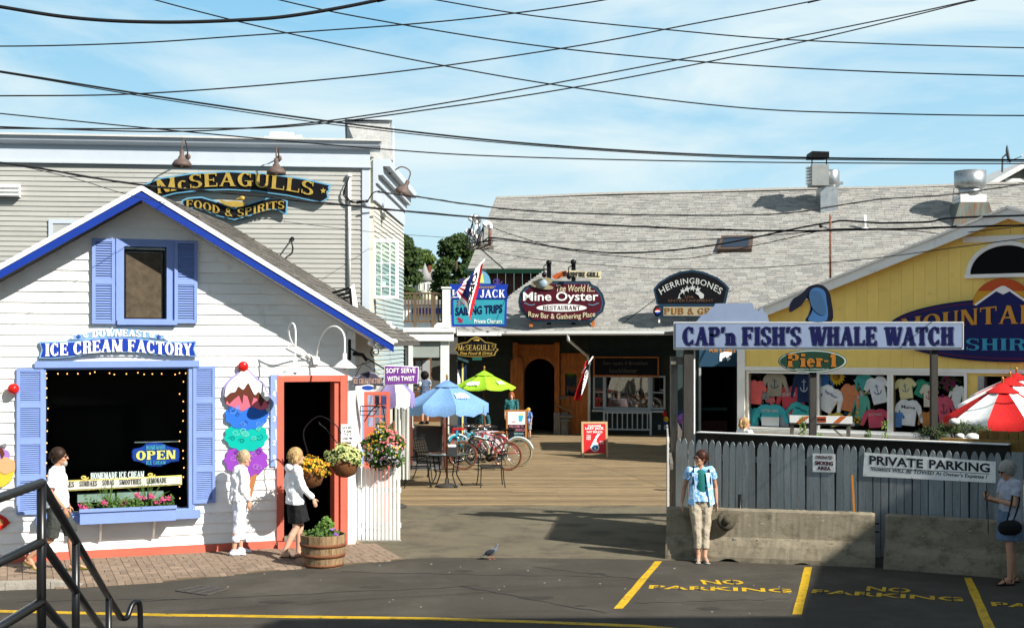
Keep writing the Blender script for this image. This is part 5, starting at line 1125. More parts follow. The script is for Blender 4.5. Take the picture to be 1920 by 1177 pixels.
for (a, b, c, d) in ((779, 676, 790, 690), (792, 675, 806, 712), (779, 692, 790, 712)): q = rect(FB, a, b, c, d, 2.5); part('menu_sheet', MB().box(q[0], q[1], 2.49, 2.519, q[2], q[3]), mat('paper', (.45, .48, .50), .5), bal)
q = rect(FB, 720, 655, 760, 720, .8); part('side_window_frame', framebox(MB(), q[0]-1.2, q[1], q[2], q[3], .07, .76, .84), wht, bal); part('pane', MB().box(q[0]-1.2, q[1], .8, .806, q[2], q[3]), glass('green_glass', (.25, .32, .28), .35), bal)
part('left_wall', MB().box(-2.2, hb(752, 0)[0], .85, .95, 0, fz-.2), gwh, bal)
zp = .62; q = hb(828, 0)[0]; part('porch_floor', MB().box(-.4, q, .1, 2.6, zp-.12, zp), wood, bal); part('porch_riser', MB().box(-.4, q, .05, .1, 0, zp-.0), mat('cream_riser', (.5, .5, .42), .7), bal)
rbw = mat('red_brown_paint', (.16, .05, .03), .6, .15, 4, .2)
# ramp
rm = thing('entry_ramp', 'dark matted wooden ramp with red brown side rails climbing to the porch', 'ramp', at=(P(805, 800, 38).x, 38, 0))
xa = lambda px, Y: (px-960)/F*Y
ya_, yb_ = 34.2, 42.0
part('ramp_surface', MB().hull8([(xa(772, ya_), ya_, -.02), (xa(828, ya_), ya_, -.02), (xa(828, ya_), ya_, .03), (xa(772, ya_), ya_, .03)], [(xa(776, yb_), yb_, zp-.1), (xa(834, yb_), yb_, zp-.1), (xa(834, yb_), yb_, zp), (xa(776, yb_), yb_, zp)]), mat('grey_board', (.16, .15, .14), .8, .25), rm)
part('rubber_mat', MB().hull8([(xa(782, ya_+.8), ya_+.8, .10), (xa(820, ya_+.8), ya_+.8, .10), (xa(820, ya_+.8), ya_+.8, .11), (xa(782, ya_+.8), ya_+.8, .11)], [(xa(781, yb_), yb_, zp+.01), (xa(829, yb_), yb_, zp+.01), (xa(829, yb_), yb_, zp+.02), (xa(781, yb_), yb_, zp+.02)]), blkw, rm)
for px0, px1 in ((830, 843), (764, 768)):
    Yn = 34.8; Yf = 42
    for (Y, a) in ((Yn, 0), (38.3, .3), (Yf-.2, 1)): part('post', MB().box(xa(px0, Y), xa(px0, Y)+.13, Y, Y+.13, 0, 1.06+a*.5), rbw, rm)
    for z in (.98, .45): part('side_rail', MB().beam((xa(px0, Yn)+.06, Yn, z), (xa(px0, Yf)+.06, Yf, z+.52), .07, .16 if z > .9 else .5), rbw, rm)
# hanging pub sign and its white beam
s = thing('hanging_sign', 'black hanging sign reading McSEAGULLS Fine Food & Drink in gold under the grey roof', 'sign', Fr((0, 44), 0), at=(P(893, 0, 44).x, 0, P(0, 670, 44).z)); FH = Fr((0, 44), 0)
ol = [(852, 655), (857, 651), (856, 645), (868, 642), (876, 641), (884, 634), (893, 631), (902, 634), (910, 641), (920, 642), (931, 645), (929, 651), (935, 655), (930, 660), (928, 666), (915, 668), (893, 669), (872, 668), (859, 666), (857, 660)]
board(s, FH, ol, 0, .05, gold, 'border'); board(s, FH, [(893+(a-893)*.955, 652+(b-652)*.90) for a, b in ol], -.051, .012, blkw, 'panel')
letters('lettering', 'McSEAGULLS', FH, 859, 646, 927, 657, -.063, gold, s, 's', th=.01, sp=RO); letters('lettering', 'Fine Food & Drink', FH, 862, 659, 924, 665, -.063, gold, s, 'b', shear=.3, th=.01)
q = FH.hit(893, 638); part('duck', MB().ell((q[0], -.08, q[1]), .11, .03, .035), gold, s); board(s, FH, [(885, 669), (904, 669), (903, 675), (886, 675)], 0, .03, mat('teal_plate', (.02, .12, .10), .5), 'small_plate')
part('beam', MB().box(FH.hit(857, 0)[0], FH.hit(940, 0)[0], -.05, .05, FH.hit(0, 629)[1], FH.hit(0, 624)[1]), wht, s)
for a in (872, 914): part('chain', MB().tube([(FH.hit(a, 0)[0], 0, FH.hit(0, 642)[1]), (FH.hit(a, 0)[0], 0, FH.hit(0, 628)[1])], .01, 5), blk, s)
# kiosk bits under it
s = thing('small_kiosk', 'narrow dark blue and yellow kiosk under the hanging pub sign', 'kiosk', at=P(862, 720, 46)); part('wall', MB().box(P(850, 0, 46).x, P(874, 0, 46).x, 46, 46.5, 0, P(0, 676, 46).z), mat('kiosk_navy', (.02, .05, .12), .6), s)
part('trim', MB().box(P(866, 0, 46).x, P(869, 0, 46).x, 45.96, 45.999, 0, P(0, 680, 46).z), yel, s); part('roof', MB().prism([(P(846, 0, 46).x, P(0, 664, 46).z), (P(878, 0, 46).x, P(0, 676, 46).z), (P(878, 0, 46).x, P(0, 680, 46).z), (P(846, 0, 46).x, P(0, 669, 46).z)], 45.8, 46.7), mat('kiosk_roof', (.04, .10, .12), .6), s)
s = thing('fishing_buoy', 'white buoy with yellow tip hung by the kiosk', 'buoy', at=P(855, 712, 45.7)); c = P(854, 735, 45.7); part('float', MB().lathe([(.03, 0), (.16, .08), (.17, .45), (.10, .66)], c, 14), wht, s); part('tip', MB().lathe([(.101, .66), (.05, .95), (.02, 1.0)], c, 14), mat('buoy_yellow', (.8, .55, .05), .5), s)
# sailing trips sign
FZ = Fr((0, 44.4), 0)
s = thing('sailing_sign', 'blue and turquoise board advertising Lazy Jack sailing trips on the roof edge', 'sign', FZ, at=(FZ.hit(898, 0)[0], 0, FZ.hit(0, 612)[1]))
rb2 = mat('sign_royal', (.02, .06, .42), .45)
board(s, FZ, [(846, 560), (951, 560), (949, 612), (847, 612)], 0, .08, rb2, 'border'); board(s, FZ, [(850, 562), (947, 562), (945, 608), (851, 608)], -.081, .015, mat('turquoise', (.04, .36, .46), .45, .1), 'panel')
board(s, FZ, [(843, 533), (953, 533), (950, 546), (954, 560), (842, 560), (846, 546)], -.05, .06, MT['deep_blue'], 'header_board')
board(s, FZ, arcpts(903, 532, 17, -24, 0, 180, 14), 0, .06, skyb, 'emblem'); board(s, FZ, [(892, 530), (905, 512), (907, 530)], -.061, .01, yel, 'emblem_sail')
for c in ((868, 527), (932, 527)): part('scroll', MB().prism(pxpoly(FZ, ribbon([(c[0]+10*(1-t)*cos(t*11), c[1]+6*(1-t)*sin(t*11)) for t in [i/18 for i in range(19)]], 1.8), 0), -.06, 0), mat('violet', (.10, .06, .30), .5), s)
letters('lettering', 'LAZY JACK', FZ, 848, 543, 947, 558, -.11, wht, s, 's', th=.01, sp=RO); letters('lettering', 'Schooner', FZ, 880, 534, 930, 541, -.11, mat('tan_letter', (.4, .28, .15), .5), s, shear=.3, bold=.02)
letters('lettering', '2 HOUR', FZ, 856, 563, 892, 573, -.097, mat('dim_red', (.35, .02, .06), .5), s, bold=.02); letters('lettering', 'SAILING TRIPS', FZ, 854, 576, 942, 592, -.097, navy, s, bold=.03, warp=lambda u, v: (u, v+.35*u)); letters('lettering', 'Private Charters', FZ, 889, 598, 941, 606, -.097, wht, s, bold=.01)
board(s, FZ, [(856, 597), (860, 594), (866, 599), (868, 596), (867, 605), (857, 604), (861, 601)], -.096, .01, MT['dim_red'], 'arrow')
# oyster sign
FQ = Fr(tuple(P(1050, 600, 45.2))[:2], -.12); qx_ = lambda p: FQ.hit(*p)
s = thing('oyster_sign', 'maroon restaurant sign with an open oyster shell standing on the roof edge', 'sign', FQ, at=(0, 0, FQ.hit(0, 606)[1]))
ol = [(1000, 527), (1106, 527), (1110, 533), (1121, 538), (1131, 552), (1135, 568), (1131, 584), (1121, 592), (1114, 600), (1110, 604), (1085, 605), (1050, 603), (1020, 605), (996, 604), (990, 598), (982, 590), (975, 580), (972, 566), (975, 550), (984, 538), (996, 533)]
board(s, FQ, ol, 0, .1, mat('sign_slate', (.02, .045, .06), .5), 'border'); pin = [(1053+(a-1053)*.95, 566+(b-566)*.91) for a, b in ol]; board(s, FQ, pin, -.101, .01, mat('sign_teal_line', (.03, .12, .28), .5), 'line'); board(s, FQ, [(1053+(a-1053)*.93, 566+(b-566)*.88) for a, b in ol], -.112, .012, maroon, 'panel')
y_ = -.125; letters('lettering', 'The World Is...', FQ, 1043, 534, 1115, 547, y_, cream, s, shear=.2, bold=.005); letters('lettering', 'Mine Oyster', FQ, 981, 548, 1122, 566, y_, wht, s, 's', th=.02, sp=dict(T=.26, Nn=.1, S=.12, E=.07, gap=.05)) if 0 else letters('lettering', 'Mine Oyster', FQ, 981, 547, 1122, 569, y_, wht, s, 'b', bold=.014, th=.02)
board(s, FQ, blob(1053, 577, 47, 7, 1, 0), y_+.001, .012, wht, 'oval'); letters('lettering', 'RESTAURANT', FQ, 1018, 573, 1088, 581, y_-.011, maroon, s, 's', th=.006, sp=RO)
letters('lettering', 'Raw Bar & Gathering Place', FQ, 991, 586, 1116, 599, y_, cream, s, bold=.004, warp=lambda u, v: (u, v-.35*sin(pi*u)+.2))
for sg in (-1, 1): part('flourish', MB().prism(pxpoly(FQ, ribbon([(1053+sg*(50+k*4), 571+2*sin(k*.9)-1) for k in range(6)], 1.2), y_), y_-.008, y_), skyb, s)
for a in (996, 1112): part('leg', MB().box(qx_((a-3, 0))[0], qx_((a+3, 0))[0], -.06, .0, FQ.hit(0, 614)[1], FQ.hit(0, 602)[1]), ow, s)
for a, b in ((1029, 498), (1075, 497)):
    x = qx_((a, 0))[0]; part('rear_post', MB().box(x-.07, x+.07, .02, .12, FQ.hit(0, 610)[1], FQ.hit(0, b+3)[1]), blkw, s); part('post_ball', MB().ell((x, .0, FQ.hit(0, b+2)[1]), .1, .1, .1), blk, s)
shl = mat('oyster_shell', (.42, .36, .22), .5, .25, 5, .3, 20)
for (cx, cy, rx_, ry_, tilt) in ((1016, 530, 21, 8, -.25), (1018, 537, 20, 5, .15)):
    pts = [(cx+rx_*cos(t)*cos(tilt)-ry_*sin(t)*sin(tilt), cy+rx_*cos(t)*sin(tilt)+ry_*sin(t)*cos(tilt)) for t in [2*pi*i/22 for i in range(22)]]; board(s, FQ, pts, -.125-.02*(cy > 534), .03, shl, 'shell')
q = FQ.hit(1019, 532); part('pearl', MB().ell((q[0], -.20, q[1]), .15, .09, .15, 16, 10), mat('pearl', (.35, .45, .52), .2, .3), s)
for a, b in ((1022, 516), (1068, 519)): q = FQ.hit(a, b); part('spotlight', MB().ell((q[0], -.3, q[1]), .085, .08, .10).tube([(q[0], -.3, q[1]), (q[0]-.02, -.2, q[1]+.3), (q[0]+.1, -.02, q[1]+.4)], .02, 6), blk, s)
# woodfire grill banner
s = thing('grill_sign', 'orange to cream curved banner reading WOODFIRE GRILL on top of the oyster sign', 'sign', FQ, at=(qx_((1080, 0))[0], .03, FQ.hit(0, 524)[1]))
top_ = [(1034, 519), (1045, 512), (1060, 507), (1075, 507), (1095, 509), (1112, 510), (1128, 509)]; bot_ = [(1126, 516), (1128, 523), (1110, 522), (1090, 520), (1070, 518), (1055, 519), (1043, 524)]
board(s, FQ, [p for p in top_ if p[0] < 1070]+[p for p in bot_ if p[0] < 1071], .06, .06, mat('flame_orange', (.62, .13, .03), .5), 'left_half'); board(s, FQ, [(1060, 507)]+[p for p in top_ if p[0] > 1070]+[p for p in bot_ if p[0] > 1080]+[(1070, 518)], .059, .058, cream, 'right_half')
letters('lettering', 'WOODFIRE GRILL', FQ, 1055, 510, 1124, 519, -.001, mk, s, 's', th=.01, sp=RB, warp=lambda u, v: (u, v-.15*u+.1))
# herringbones pub sign
FK = Fr(tuple(P(1296, 590, 44.2))[:2], -.12); s = thing('pub_sign', 'dark arched HERRINGBONES pub sign with a fish skeleton on the roof edge', 'sign', FK, at=(0, 0, FK.hit(0, 595)[1]))
ol = [(1231, 571), (1225, 542), (1235, 530), (1255, 517), (1275, 509), (1298, 506), (1320, 510), (1345, 520), (1360, 532), (1367, 540), (1360, 571)]
board(s, FK, ol, 0, .1, mat('sign_slate_blue', (.015, .045, .085), .5), 'border'); board(s, FK, [(1297+(a-1297)*.93, 545+(b-545)*.90) for a, b in ol], -.101, .012, blkw, 'panel')
letters('lettering', 'HERRINGBONES', FK, 1237, 532, 1353, 543, -.113, mat('bone_white', (.62, .64, .62), .5), s, bold=.01, th=.02, warp=lambda u, v: (u+(v-.5)*.05*(2*u-1), v+1.9*(1-(2*u-1)**2)-.9), space=1.1)
letters('lettering', 'ENTERTAINMENT', FK, 1253, 561, 1338, 566, -.113, mat('dim_bronze', (.13, .07, .04), .5), s, bold=.01); letters('lettering', 'Live', FK, 1284, 553, 1300, 559, -.113, MT['dim_bronze'], s)
bonew = MT['bone_white']; fb = MB()
spine = [(1272, 560), (1274, 552), (1280, 546), (1288, 542), (1298, 540), (1308, 543), (1314, 550)]
fb.prism(pxpoly(FK, ribbon(spine, 1.6), -.113), -.135, -.113)
for i, (a, b) in enumerate(spine[2:6]): fb.prism(pxpoly(FK, [(a-4, b-3), (a-1, b-2), (a, b-9+abs(i-2)), (a+2, b-2), (a+6, b-4), (a+3, b+1), (a+3, b+7), (a, b+2), (a-3, b+5), (a-3, b)], -.113), -.14, -.1135)
fb.prism(pxpoly(FK, [(1303, 549), (1312, 546), (1320, 552), (1319, 559), (1313, 560), (1310, 554)], -.113), -.14, -.1135); fb.prism(pxpoly(FK, [(1270, 560), (1274, 556), (1277, 561), (1274, 559)], -.113), -.14, -.1135)
part('fish_skeleton', fb, bonew, s)
board(s, FK, [(1228, 574), (1236, 571), (1366, 571), (1368, 594), (1236, 595), (1228, 593)], .0, .1, MT['sign_slate_blue'], 'lower_border'); board(s, FK, [(1244, 575), (1366, 575), (1366, 592), (1244, 592)], -.1015, .01, mat('sand_panel', (.45, .38, .26), .6), 'lower_panel')
letters('lettering', 'PUB & GRILL', FK, 1246, 577, 1362, 589, -.112, mat('ochre_letter', (.30, .13, .015), .5), s, 's', th=.012, sp=RO)
c = FK.hit(1233, 583); rdk = lathe_dir(MB(), [(0, 0), (.15, 0), (.15, .02), (0, .02)], (c[0], -.1, c[1]), (0, -1, 0), 20); part('badge', rdk, blkw, s)
board(s, FK, arcpts(1233, 583, 5, -5, 0, 180, 10), -.121, .006, red, 'badge_red'); board(s, FK, arcpts(1233, 584, 5, 5, 0, 180, 10), -.121, .006, rb2, 'badge_blue'); board(s, FK, [(1228, 583), (1233, 581.4), (1238, 582.6), (1238, 584), (1233, 585), (1228, 584.4)], -.122, .007, wht, 'badge_white')
for a in (1236, 1345): x = FK.hit(a, 0)[0]; part('leg', MB().box(x-.03, x+.03, -.05, 0, FK.hit(0, 607)[1], FK.hit(0, 594)[1]), whtw, s)
part('stay', MB().beam((FK.hit(1228, 0)[0], 0, FK.hit(0, 566)[1]), (FK.hit(1160, 0)[0], .5, FK.hit(0, 612)[1]), .02), blk, s); part('stay', MB().tube([(FK.hit(1368, 0)[0], 0, FK.hit(0, 542)[1]), (FK.hit(1376, 0)[0], .1, FK.hit(0, 548)[1]), (FK.hit(1350, 0)[0], .3, FK.hit(0, 562)[1])], .012, 5), grym, s)

# ---------------------------------------------------------------- whale watch sign on posts
FC = Fr((0, 22.7), 0); hc = FC.hit
cf = thing('whale_watch_sign', 'long pale blue CAP\'n FISH\'S WHALE WATCH board carried on dark posts over the fence', 'sign', FC, at=(hc(1535, 0)[0], 0, 0))
q = rect(FC, 1263, 603, 1806, 655); wbl = mat('sign_pale_blue', (.245, .31, .46), .5, .06)
part('board', MB().box(q[0], q[1], -.03, .03, q[2], q[3]), mat('aluminium_edge', (.55, .58, .60), .4), cf); part('panel', MB().box(q[0]+.035, q[1]-.035, -.042, -.031, q[2]+.035, q[3]-.035), wbl, cf)
part('frame_line', framebox(MB(), q[0]+.03, q[1]-.03, q[2]+.03, q[3]-.03, .008, -.046, -.031), mat('line_grey', (.15, .17, .2), .5), cf)
CF = dict(T=.26, Nn=.12, S=.11, E=.05, gap=.06)
for t, a, b in (("CAP'n", 1281, 1380), ("FISH'S", 1392, 1502), ('WHALE', 1518, 1644), ('WATCH', 1659, 1788)):
    letters('letter_shadow', t, FC, a+2.2, 614.2, b+2.2, 649.2, -.043, mat('letter_shade', (.12, .15, .24), .5), cf, 's', th=.002, sp=CF); letters('lettering', t, FC, a, 612, b, 647, -.050, navy, cf, 's', th=.004, sp=CF)
for a, b in ((1283, 1301), (1520, 1532), (1748, 1760)): xa_, xb_ = hc(a, 0)[0], hc(b, 0)[0]; part('post', MB().box(xa_, xb_, .035, .035+min(.16, xb_-xa_), 0, q[2]+.3), dkpost, cf)
board(cf, FC, [(1305, 603), (1316, 590), (1325, 588), (1330, 580), (1337, 576), (1341, 569), (1410, 568), (1414, 580), (1422, 583), (1428, 575), (1432, 586), (1438, 590), (1441, 603)], .03, .04, wbl, 'boat_cutout')
wtl = [(1480, 585), (1480, 572), (1487, 560), (1498, 553), (1508, 545), (1516, 537), (1530, 533), (1543, 536), (1552, 545), (1557, 560), (1558, 603), (1512, 603), (1515, 590), (1519, 575), (1514, 560), (1508, 563), (1502, 572), (1492, 579)]
board(cf, FC, [tuple(p) for p in catmull(wtl, 4, True)], .03, .05, navy and mat('whale_dark', (.006, .008, .02), .4), 'whale_tail'); board(cf, FC, [tuple(p) for p in catmull([(1516, 556), (1521, 543), (1532, 539), (1545, 545), (1549, 560), (1550, 600), (1516, 601), (1522, 585), (1524, 570)], 4, True)], -.021, .012, mat('whale_blue', (.04, .12, .28), .4), 'whale_body')
board(cf, FC, [tuple(p) for p in catmull([(1517, 552), (1526, 545), (1538, 550), (1548, 575), (1546, 590), (1534, 588), (1522, 575)], 4, True)], -.034, .008, mat('whale_mid', (.035, .09, .19), .4), 'whale_fin'); pass
s = sign('pier_sign', 'green oval Pier-1 sign with orange letters hung under the whale watch board', FC, 0, blob(1523, 677, 64, 22, 1, 0), mat('bottle_green', (.006, .035, .02), .5), mat('oval_white', (.35, .42, .4), .5), .03, .012)
board(s, FC, blob(1523, 677, 60.5, 18.5, 1, 0), -.043, .003, MT['bottle_green'], 'green_field')
oc = mat('ochre', (.32, .12, .015), .5); letters('lettering', 'Pier-1', FC, 1476, 663, 1568, 688, -.047, oc, s, 's', th=.01, sp=CF); letters('lettering', 'mainewhales.com - boothbayboattrips.com', FC, 1490, 690, 1554, 694, -.047, MT['oval_white'], s, th=.003)
# weathered bracket post beside it
s = thing('weathered_post', 'grey weathered timber post with a short cross block left of the sign post', 'post', FC, at=(hc(1264, 0)[0], .3, 0)); part('shaft', MB().box(hc(1257, 0, .3)[0], hc(1270, 0, .3)[0], .25, .37, 0, hc(0, 668, .3)[1]), gryw, s); part('cross_block', MB().box(hc(1257, 0, .2)[0], hc(1282, 0, .2)[0], .13, .24, hc(0, 683, .2)[1], hc(0, 669, .2)[1]), gryw, s)
part('brace', MB().beam((hc(1262, 0, .3)[0], .3, .9), (hc(1290, 0, .3)[0], .3, 1.9), .08), gryw, s)
part('white_edge', MB().box(hc(1302.5, 0)[0], hc(1305, 0)[0], .1, .16, 0, q[2]), wht, s)
# mountain shirts oval
s = sign('oval_sign', 'huge navy oval sign with a snowy peak and orange sun on the yellow shop', FY, -.06, blob(1906, 619, 243, 60, 1, 0, n=90), navy, mat('sign_navy', (.008, .01, .12), .4), .05, .03)
rl_ = mat('dark_red_line', (.25, .01, .03), .5); pl_ = pxpoly(FY, blob(1906, 619, 237, 55, 1, 0, n=80), -.12); part('red_line', MB().prism(pl_+inset(pl_, .02)[::-1], -.126, -.12), rl_, s) if 0 else None
rg = MB(); o1 = pxpoly(FY, blob(1906, 619, 236, 54, 1, 0, n=80), -.122); i1 = pxpoly(FY, blob(1906, 619, 235, 52.8, 1, 0, n=80), -.122)
for k in range(80): kk = (k+1) % 80; i = rg.vs([(o1[k][0], -.126, o1[k][1]), (o1[kk][0], -.126, o1[kk][1]), (i1[kk][0], -.126, i1[kk][1]), (i1[k][0], -.126, i1[k][1])]); rg.face([i, i+1, i+2, i+3])
part('red_line', rg, rl_, s)
board(s, FY, arcpts(1881, 572, 56, -50, 0, 180, 24), -.08, .05, mat('sun_orange', (.65, .10, .02), .5), 'sun'); board(s, FY, arcpts(1881, 572, 56, -50, 0, 32, 8)+arcpts(1881, 572, 56, -50, 148, 180, 8), -.1305, .004, mat('sun_yellow', (.75, .38, .03), .5), 'sun_glow')
board(s, FY, [(1826, 572), (1868, 541), (1881, 538), (1893, 541), (1936, 572), (1960, 590), (1880, 590), (1800, 590)], -.131, .008, MT['sign_navy'], 'mountain'); board(s, FY, [(1826, 571), (1868, 541), (1878, 536), (1884, 536), (1893, 541), (1936, 571), (1932, 573), (1893, 546), (1881, 552), (1868, 546), (1830, 573)], -.139, .006, wht, 'snow_line')
og = mat('gold_orange', (.75, .36, .05), .5); letters('lettering', 'MOUNTAIN', FY, 1690, 577, 1964, 612, -.13, og, s, 's', th=.02, sp=RO, warp=lambda u, v: (u, v*(.66+.34*min(1, u*1.4))+.12*min(1, u*1.6)-.22*(1-u)**3))
letters('lettering', 'SHIRTS', FY, 1812, 634, 1988, 657, -.122, mat('cyan_letter', (.05, .40, .65), .5), s, 's', th=.02, sp=RO)

# ---------------------------------------------------------------- shirts in the display windows
LS = [(-.24, 0), (.24, 0), (.25, .6), (.40, .12), (.5, .18), (.38, .78), (.24, .97), (.1, 1), (0, .94), (-.1, 1), (-.24, .97), (-.38, .78), (-.5, .18), (-.40, .12), (-.25, .6)]
SS = [(-.27, 0), (.27, 0), (.28, .6), (.38, .5), (.5, .64), (.3, .95), (.12, 1), (0, .93), (-.12, 1), (-.3, .95), (-.5, .64), (-.38, .5), (-.28, .6)]
def shirt(lab, px, py, w, h, rot, col, long_=True, txt=None, tcol=None, anchor=False, band=None, y=.12, k=[0]):
    k[0] += 1; y = y+.012*(k[0] % 5); m_ = mat('cloth_'+str(k[0]), col, .9, .16, 5, 1, 7); c = FY.hit(px, py, y); ks = FY.hit(px+w/2, py, y)[0]-FY.hit(px-w/2, py, y)[0]; kh = FY.hit(px, py-h/2, y)[1]-FY.hit(px, py+h/2, y)[1]
    ca, sa = cos(radians(rot)), sin(radians(rot)); kk = ks*1.55
    def T(p): a = p[0]*kk; b = (p[1]-.5)*kh; return (c[0]+a*ca-b*sa, c[1]+a*sa+b*ca)
    pl = [T(p) for p in (LS if long_ else SS)]; t = thing('display_shirt', lab, 'shirt', FY, at=(c[0], y, c[1]), group='shirts pinned up in the shop windows')
    mb = MB(); n = len(pl); q = inset(pl, .014); i = mb.vs([(a, y, b) for a, b in pl]+[(a, y-.028, b) for a, b in q]); mb.smooth = True
    for j in range(n): mb.face([i+j, i+(j+1) % n, i+n+(j+1) % n, i+n+j])
    mb.smooth = False; mb.face([i+n+j for j in range(n)]); mb.face([i+j for j in range(n)][::-1]); part('cloth', mb, m_, t)
    if band: part('lower_band', MB().prism([T(p) for p in [(-.225, .02), (.225, .02), (.235, .42), (-.235, .42)]], y-.033, y-.029), mat('band_'+str(k[0]), band, .9), t)
    tc_ = mat('print_'+str(k[0]), tcol or (.1, .12, .2), .8)
    if txt:
        vs, fs = bfont(txt, .02); x0 = min(v[0] for v in vs); x1 = max(v[0] for v in vs); z1 = max(v[1] for v in vs); z0 = min(v[1] for v in vs); mb = MB()
        mb.vs([(lambda p: (p[0], y-.034, p[1]))(T(((v[0]-x0)/(x1-x0)*.42-.21, .64+(v[1]-z0)/(z1-z0)*.13))) for v in vs]); [mb.face(f) for f, _ in fs]; part('print', mb, tc_, t)
    if anchor:
        mb = MB()
        for pts, wdt in (([(0, .35), (0, .72)], .03), ([(-.07, .64), (.07, .64)], .03), ([(-.13, .47), (-.09, .38), (0, .34), (.09, .38), (.13, .47)], .035)): mb.prism([T(p) for p in ribbon([(a, b*1.0) for a, b in pts], wdt)], y-.035, y-.029)
        part('anchor_print', mb, tc_, t)
    return t
shirt('white and coral raglan tee at the left edge of the shirt display', 1419, 735, 26, 46, -4, (.75, .13, .12), False)
shirt('khaki sweatshirt with a black anchor high in the left window', 1453, 720, 36, 46, 0, (.32, .28, .22), True, anchor=True)
shirt('navy shirt with a white anchor beside the first sign post', 1508, 724, 34, 62, 0, (.015, .03, .09), True, anchor=True, tcol=(.5, .55, .6))
shirt('red sweatshirt with curved white place name in the left window', 1481, 750, 38, 54, 5, (.50, .06, .08), True, 'BOOTHBAY HARBOR', (.7, .7, .7))
shirt('turquoise and white long sleeved shirt at the bottom of the left window', 1445, 778, 46, 42, 0, (.05, .42, .48), True, 'BOOTHBAY HARBOR', (.8, .8, .8), band=(.78, .78, .78))
shirt('turquoise whale shirt leaning at the bottom right of the left window', 1500, 774, 36, 38, -22, (.05, .40, .42), True, 'whale', (.02, .06, .12))
shirt('white long sleeved shirt tilted left in the middle window', 1555, 748, 40, 50, -28, (.78, .78, .80), True, 'harbor', (.1, .15, .4))
shirt('orange sweatshirt in the centre of the middle window', 1592, 745, 30, 52, -10, (.62, .22, .10), True)
shirt('mint green shirt behind the pale bouquet', 1615, 762, 26, 46, -6, (.10, .38, .30), True)
shirt('white tee with grey anchor tilted in the middle window', 1646, 731, 34, 52, 14, (.72, .73, .78), False, anchor=True, tcol=(.2, .25, .4))
shirt('pink sweatshirt at the bottom of the middle window', 1643, 784, 40, 36, 4, (.58, .08, .14), True, 'BOOTHBAY', (.75, .6, .6))
shirt('pale yellow tee with blue print high in the right window', 1698, 728, 30, 40, 8, (.72, .64, .34), False, anchor=True, tcol=(.15, .25, .45))
shirt('white long sleeved shirt with a thin crest in the right window', 1703, 773, 40, 50, -4, (.80, .80, .82), True, 'Maine', (.1, .1, .15))
shirt('green sleeved shirt behind the cream one', 1729, 728, 26, 34, -28, (.04, .28, .18), True)
shirt('cream shirt with red anchor beside the second sign post', 1742, 741, 24, 44, 0, (.66, .62, .50), False, anchor=True, tcol=(.5, .05, .08))
shirt('pink long shirt with dark anchor at the right end of the display', 1770, 767, 30, 50, 6, (.62, .10, .16), True, anchor=True, tcol=(.05, .05, .1))
shirt('small teal shirt tucked in the lower left corner of the left window', 1414, 781, 20, 34, 8, (.04, .30, .34))
shirt('grey hooded shirt low between the red and turquoise ones', 1472, 786, 24, 28, -8, (.30, .32, .36))
shirt('deep blue shirt at the upper left of the middle window', 1545, 716, 24, 32, 10, (.03, .12, .34))
shirt('small yellow tee low at the left of the middle window', 1566, 786, 24, 26, 12, (.66, .50, .10), False)
shirt('teal sleeved shirt crossing the top centre of the middle window', 1620, 715, 26, 30, 20, (.05, .34, .32))
shirt('blue tee low at the left of the right window', 1684, 786, 18, 30, 0, (.10, .24, .55), False)
shirt('orange brown shirt low beside the second sign post', 1738, 786, 24, 30, 4, (.50, .20, .06))
shirt('white shirt with sleeves up at the right end of the display', 1794, 744, 24, 46, -12, (.74, .74, .74))
def posy(lab, px, py, r, cols, y=.18, n=60, cat='artificial flowers'):
    c = FY.hit(px, py, y); t = thing('flower_bunch', lab, cat, FY, at=(c[0], y, c[1])); mb = [MB() for _ in cols]; rg_ = random.Random(px)
    for k in range(n): mb[rg_.randrange(len(cols))].leaf((c[0]+rg_.gauss(0, r*.5), y+rg_.uniform(-.06, .02), c[1]+rg_.gauss(0, r*.5)), .10, rg_, Vector((0, -1, 0)), .8)
    for b_, m_ in zip(mb, cols): part('petals', b_, m_, t, kind='stuff')
c = FY.hit(1569, 706, .16); t = thing('sunflower', 'big yellow cloth sunflower at the top of the middle window', 'artificial flowers', FY, at=(c[0], .16, c[1]))
pt = MB().leaf((0, 0, 0), .001).mesh('x', yelf) if 0 else None
for k in range(16): a = 2*pi*k/16; e = Vector((cos(a), 0, sin(a))); w_ = Vector((-sin(a), 0, cos(a)))*.035; o_ = Vector((c[0], .15, c[1])); mb = MB(); mb.prism([((o_+e*.06)[0], (o_+e*.06)[2]), ((o_+e*.15+w_)[0], (o_+e*.15+w_)[2]), ((o_+e*.24)[0], (o_+e*.24)[2]), ((o_+e*.15-w_)[0], (o_+e*.15-w_)[2])], .14+.004*(k % 3), .15+.004*(k % 3)); part('petal', mb, yelf, t)
part('seed_head', lathe_dir(MB(), [(0, .03), (.05, .025), (.075, 0), (0, -.01)], (c[0], .13, c[1]), (0, -1, 0), 14), mat('ochre_seed', (.5, .25, .04), .8), t)
posy('pale yellow and white cloth bouquet in the middle window', 1611, 733, .2, [palef, whf, leafg]); posy('dark magenta and green flowers at the top right of the display', 1780, 716, .26, [mat('magenta_dim', (.25, .02, .12), .7), leafd], n=90); posy('blue and green stuff toys at the foot of the middle window', 1600, 784, .2, [mat('toy_blue', (.05, .12, .25), .8), leafg, yelf])
posy('grey plush toys between the coral and red shirts', 1436, 741, .16, [mat('plush_grey', (.35, .38, .38), .9)]); posy('pink cloth flower above the turquoise shirt', 1447, 752, .1, [salm], n=30)
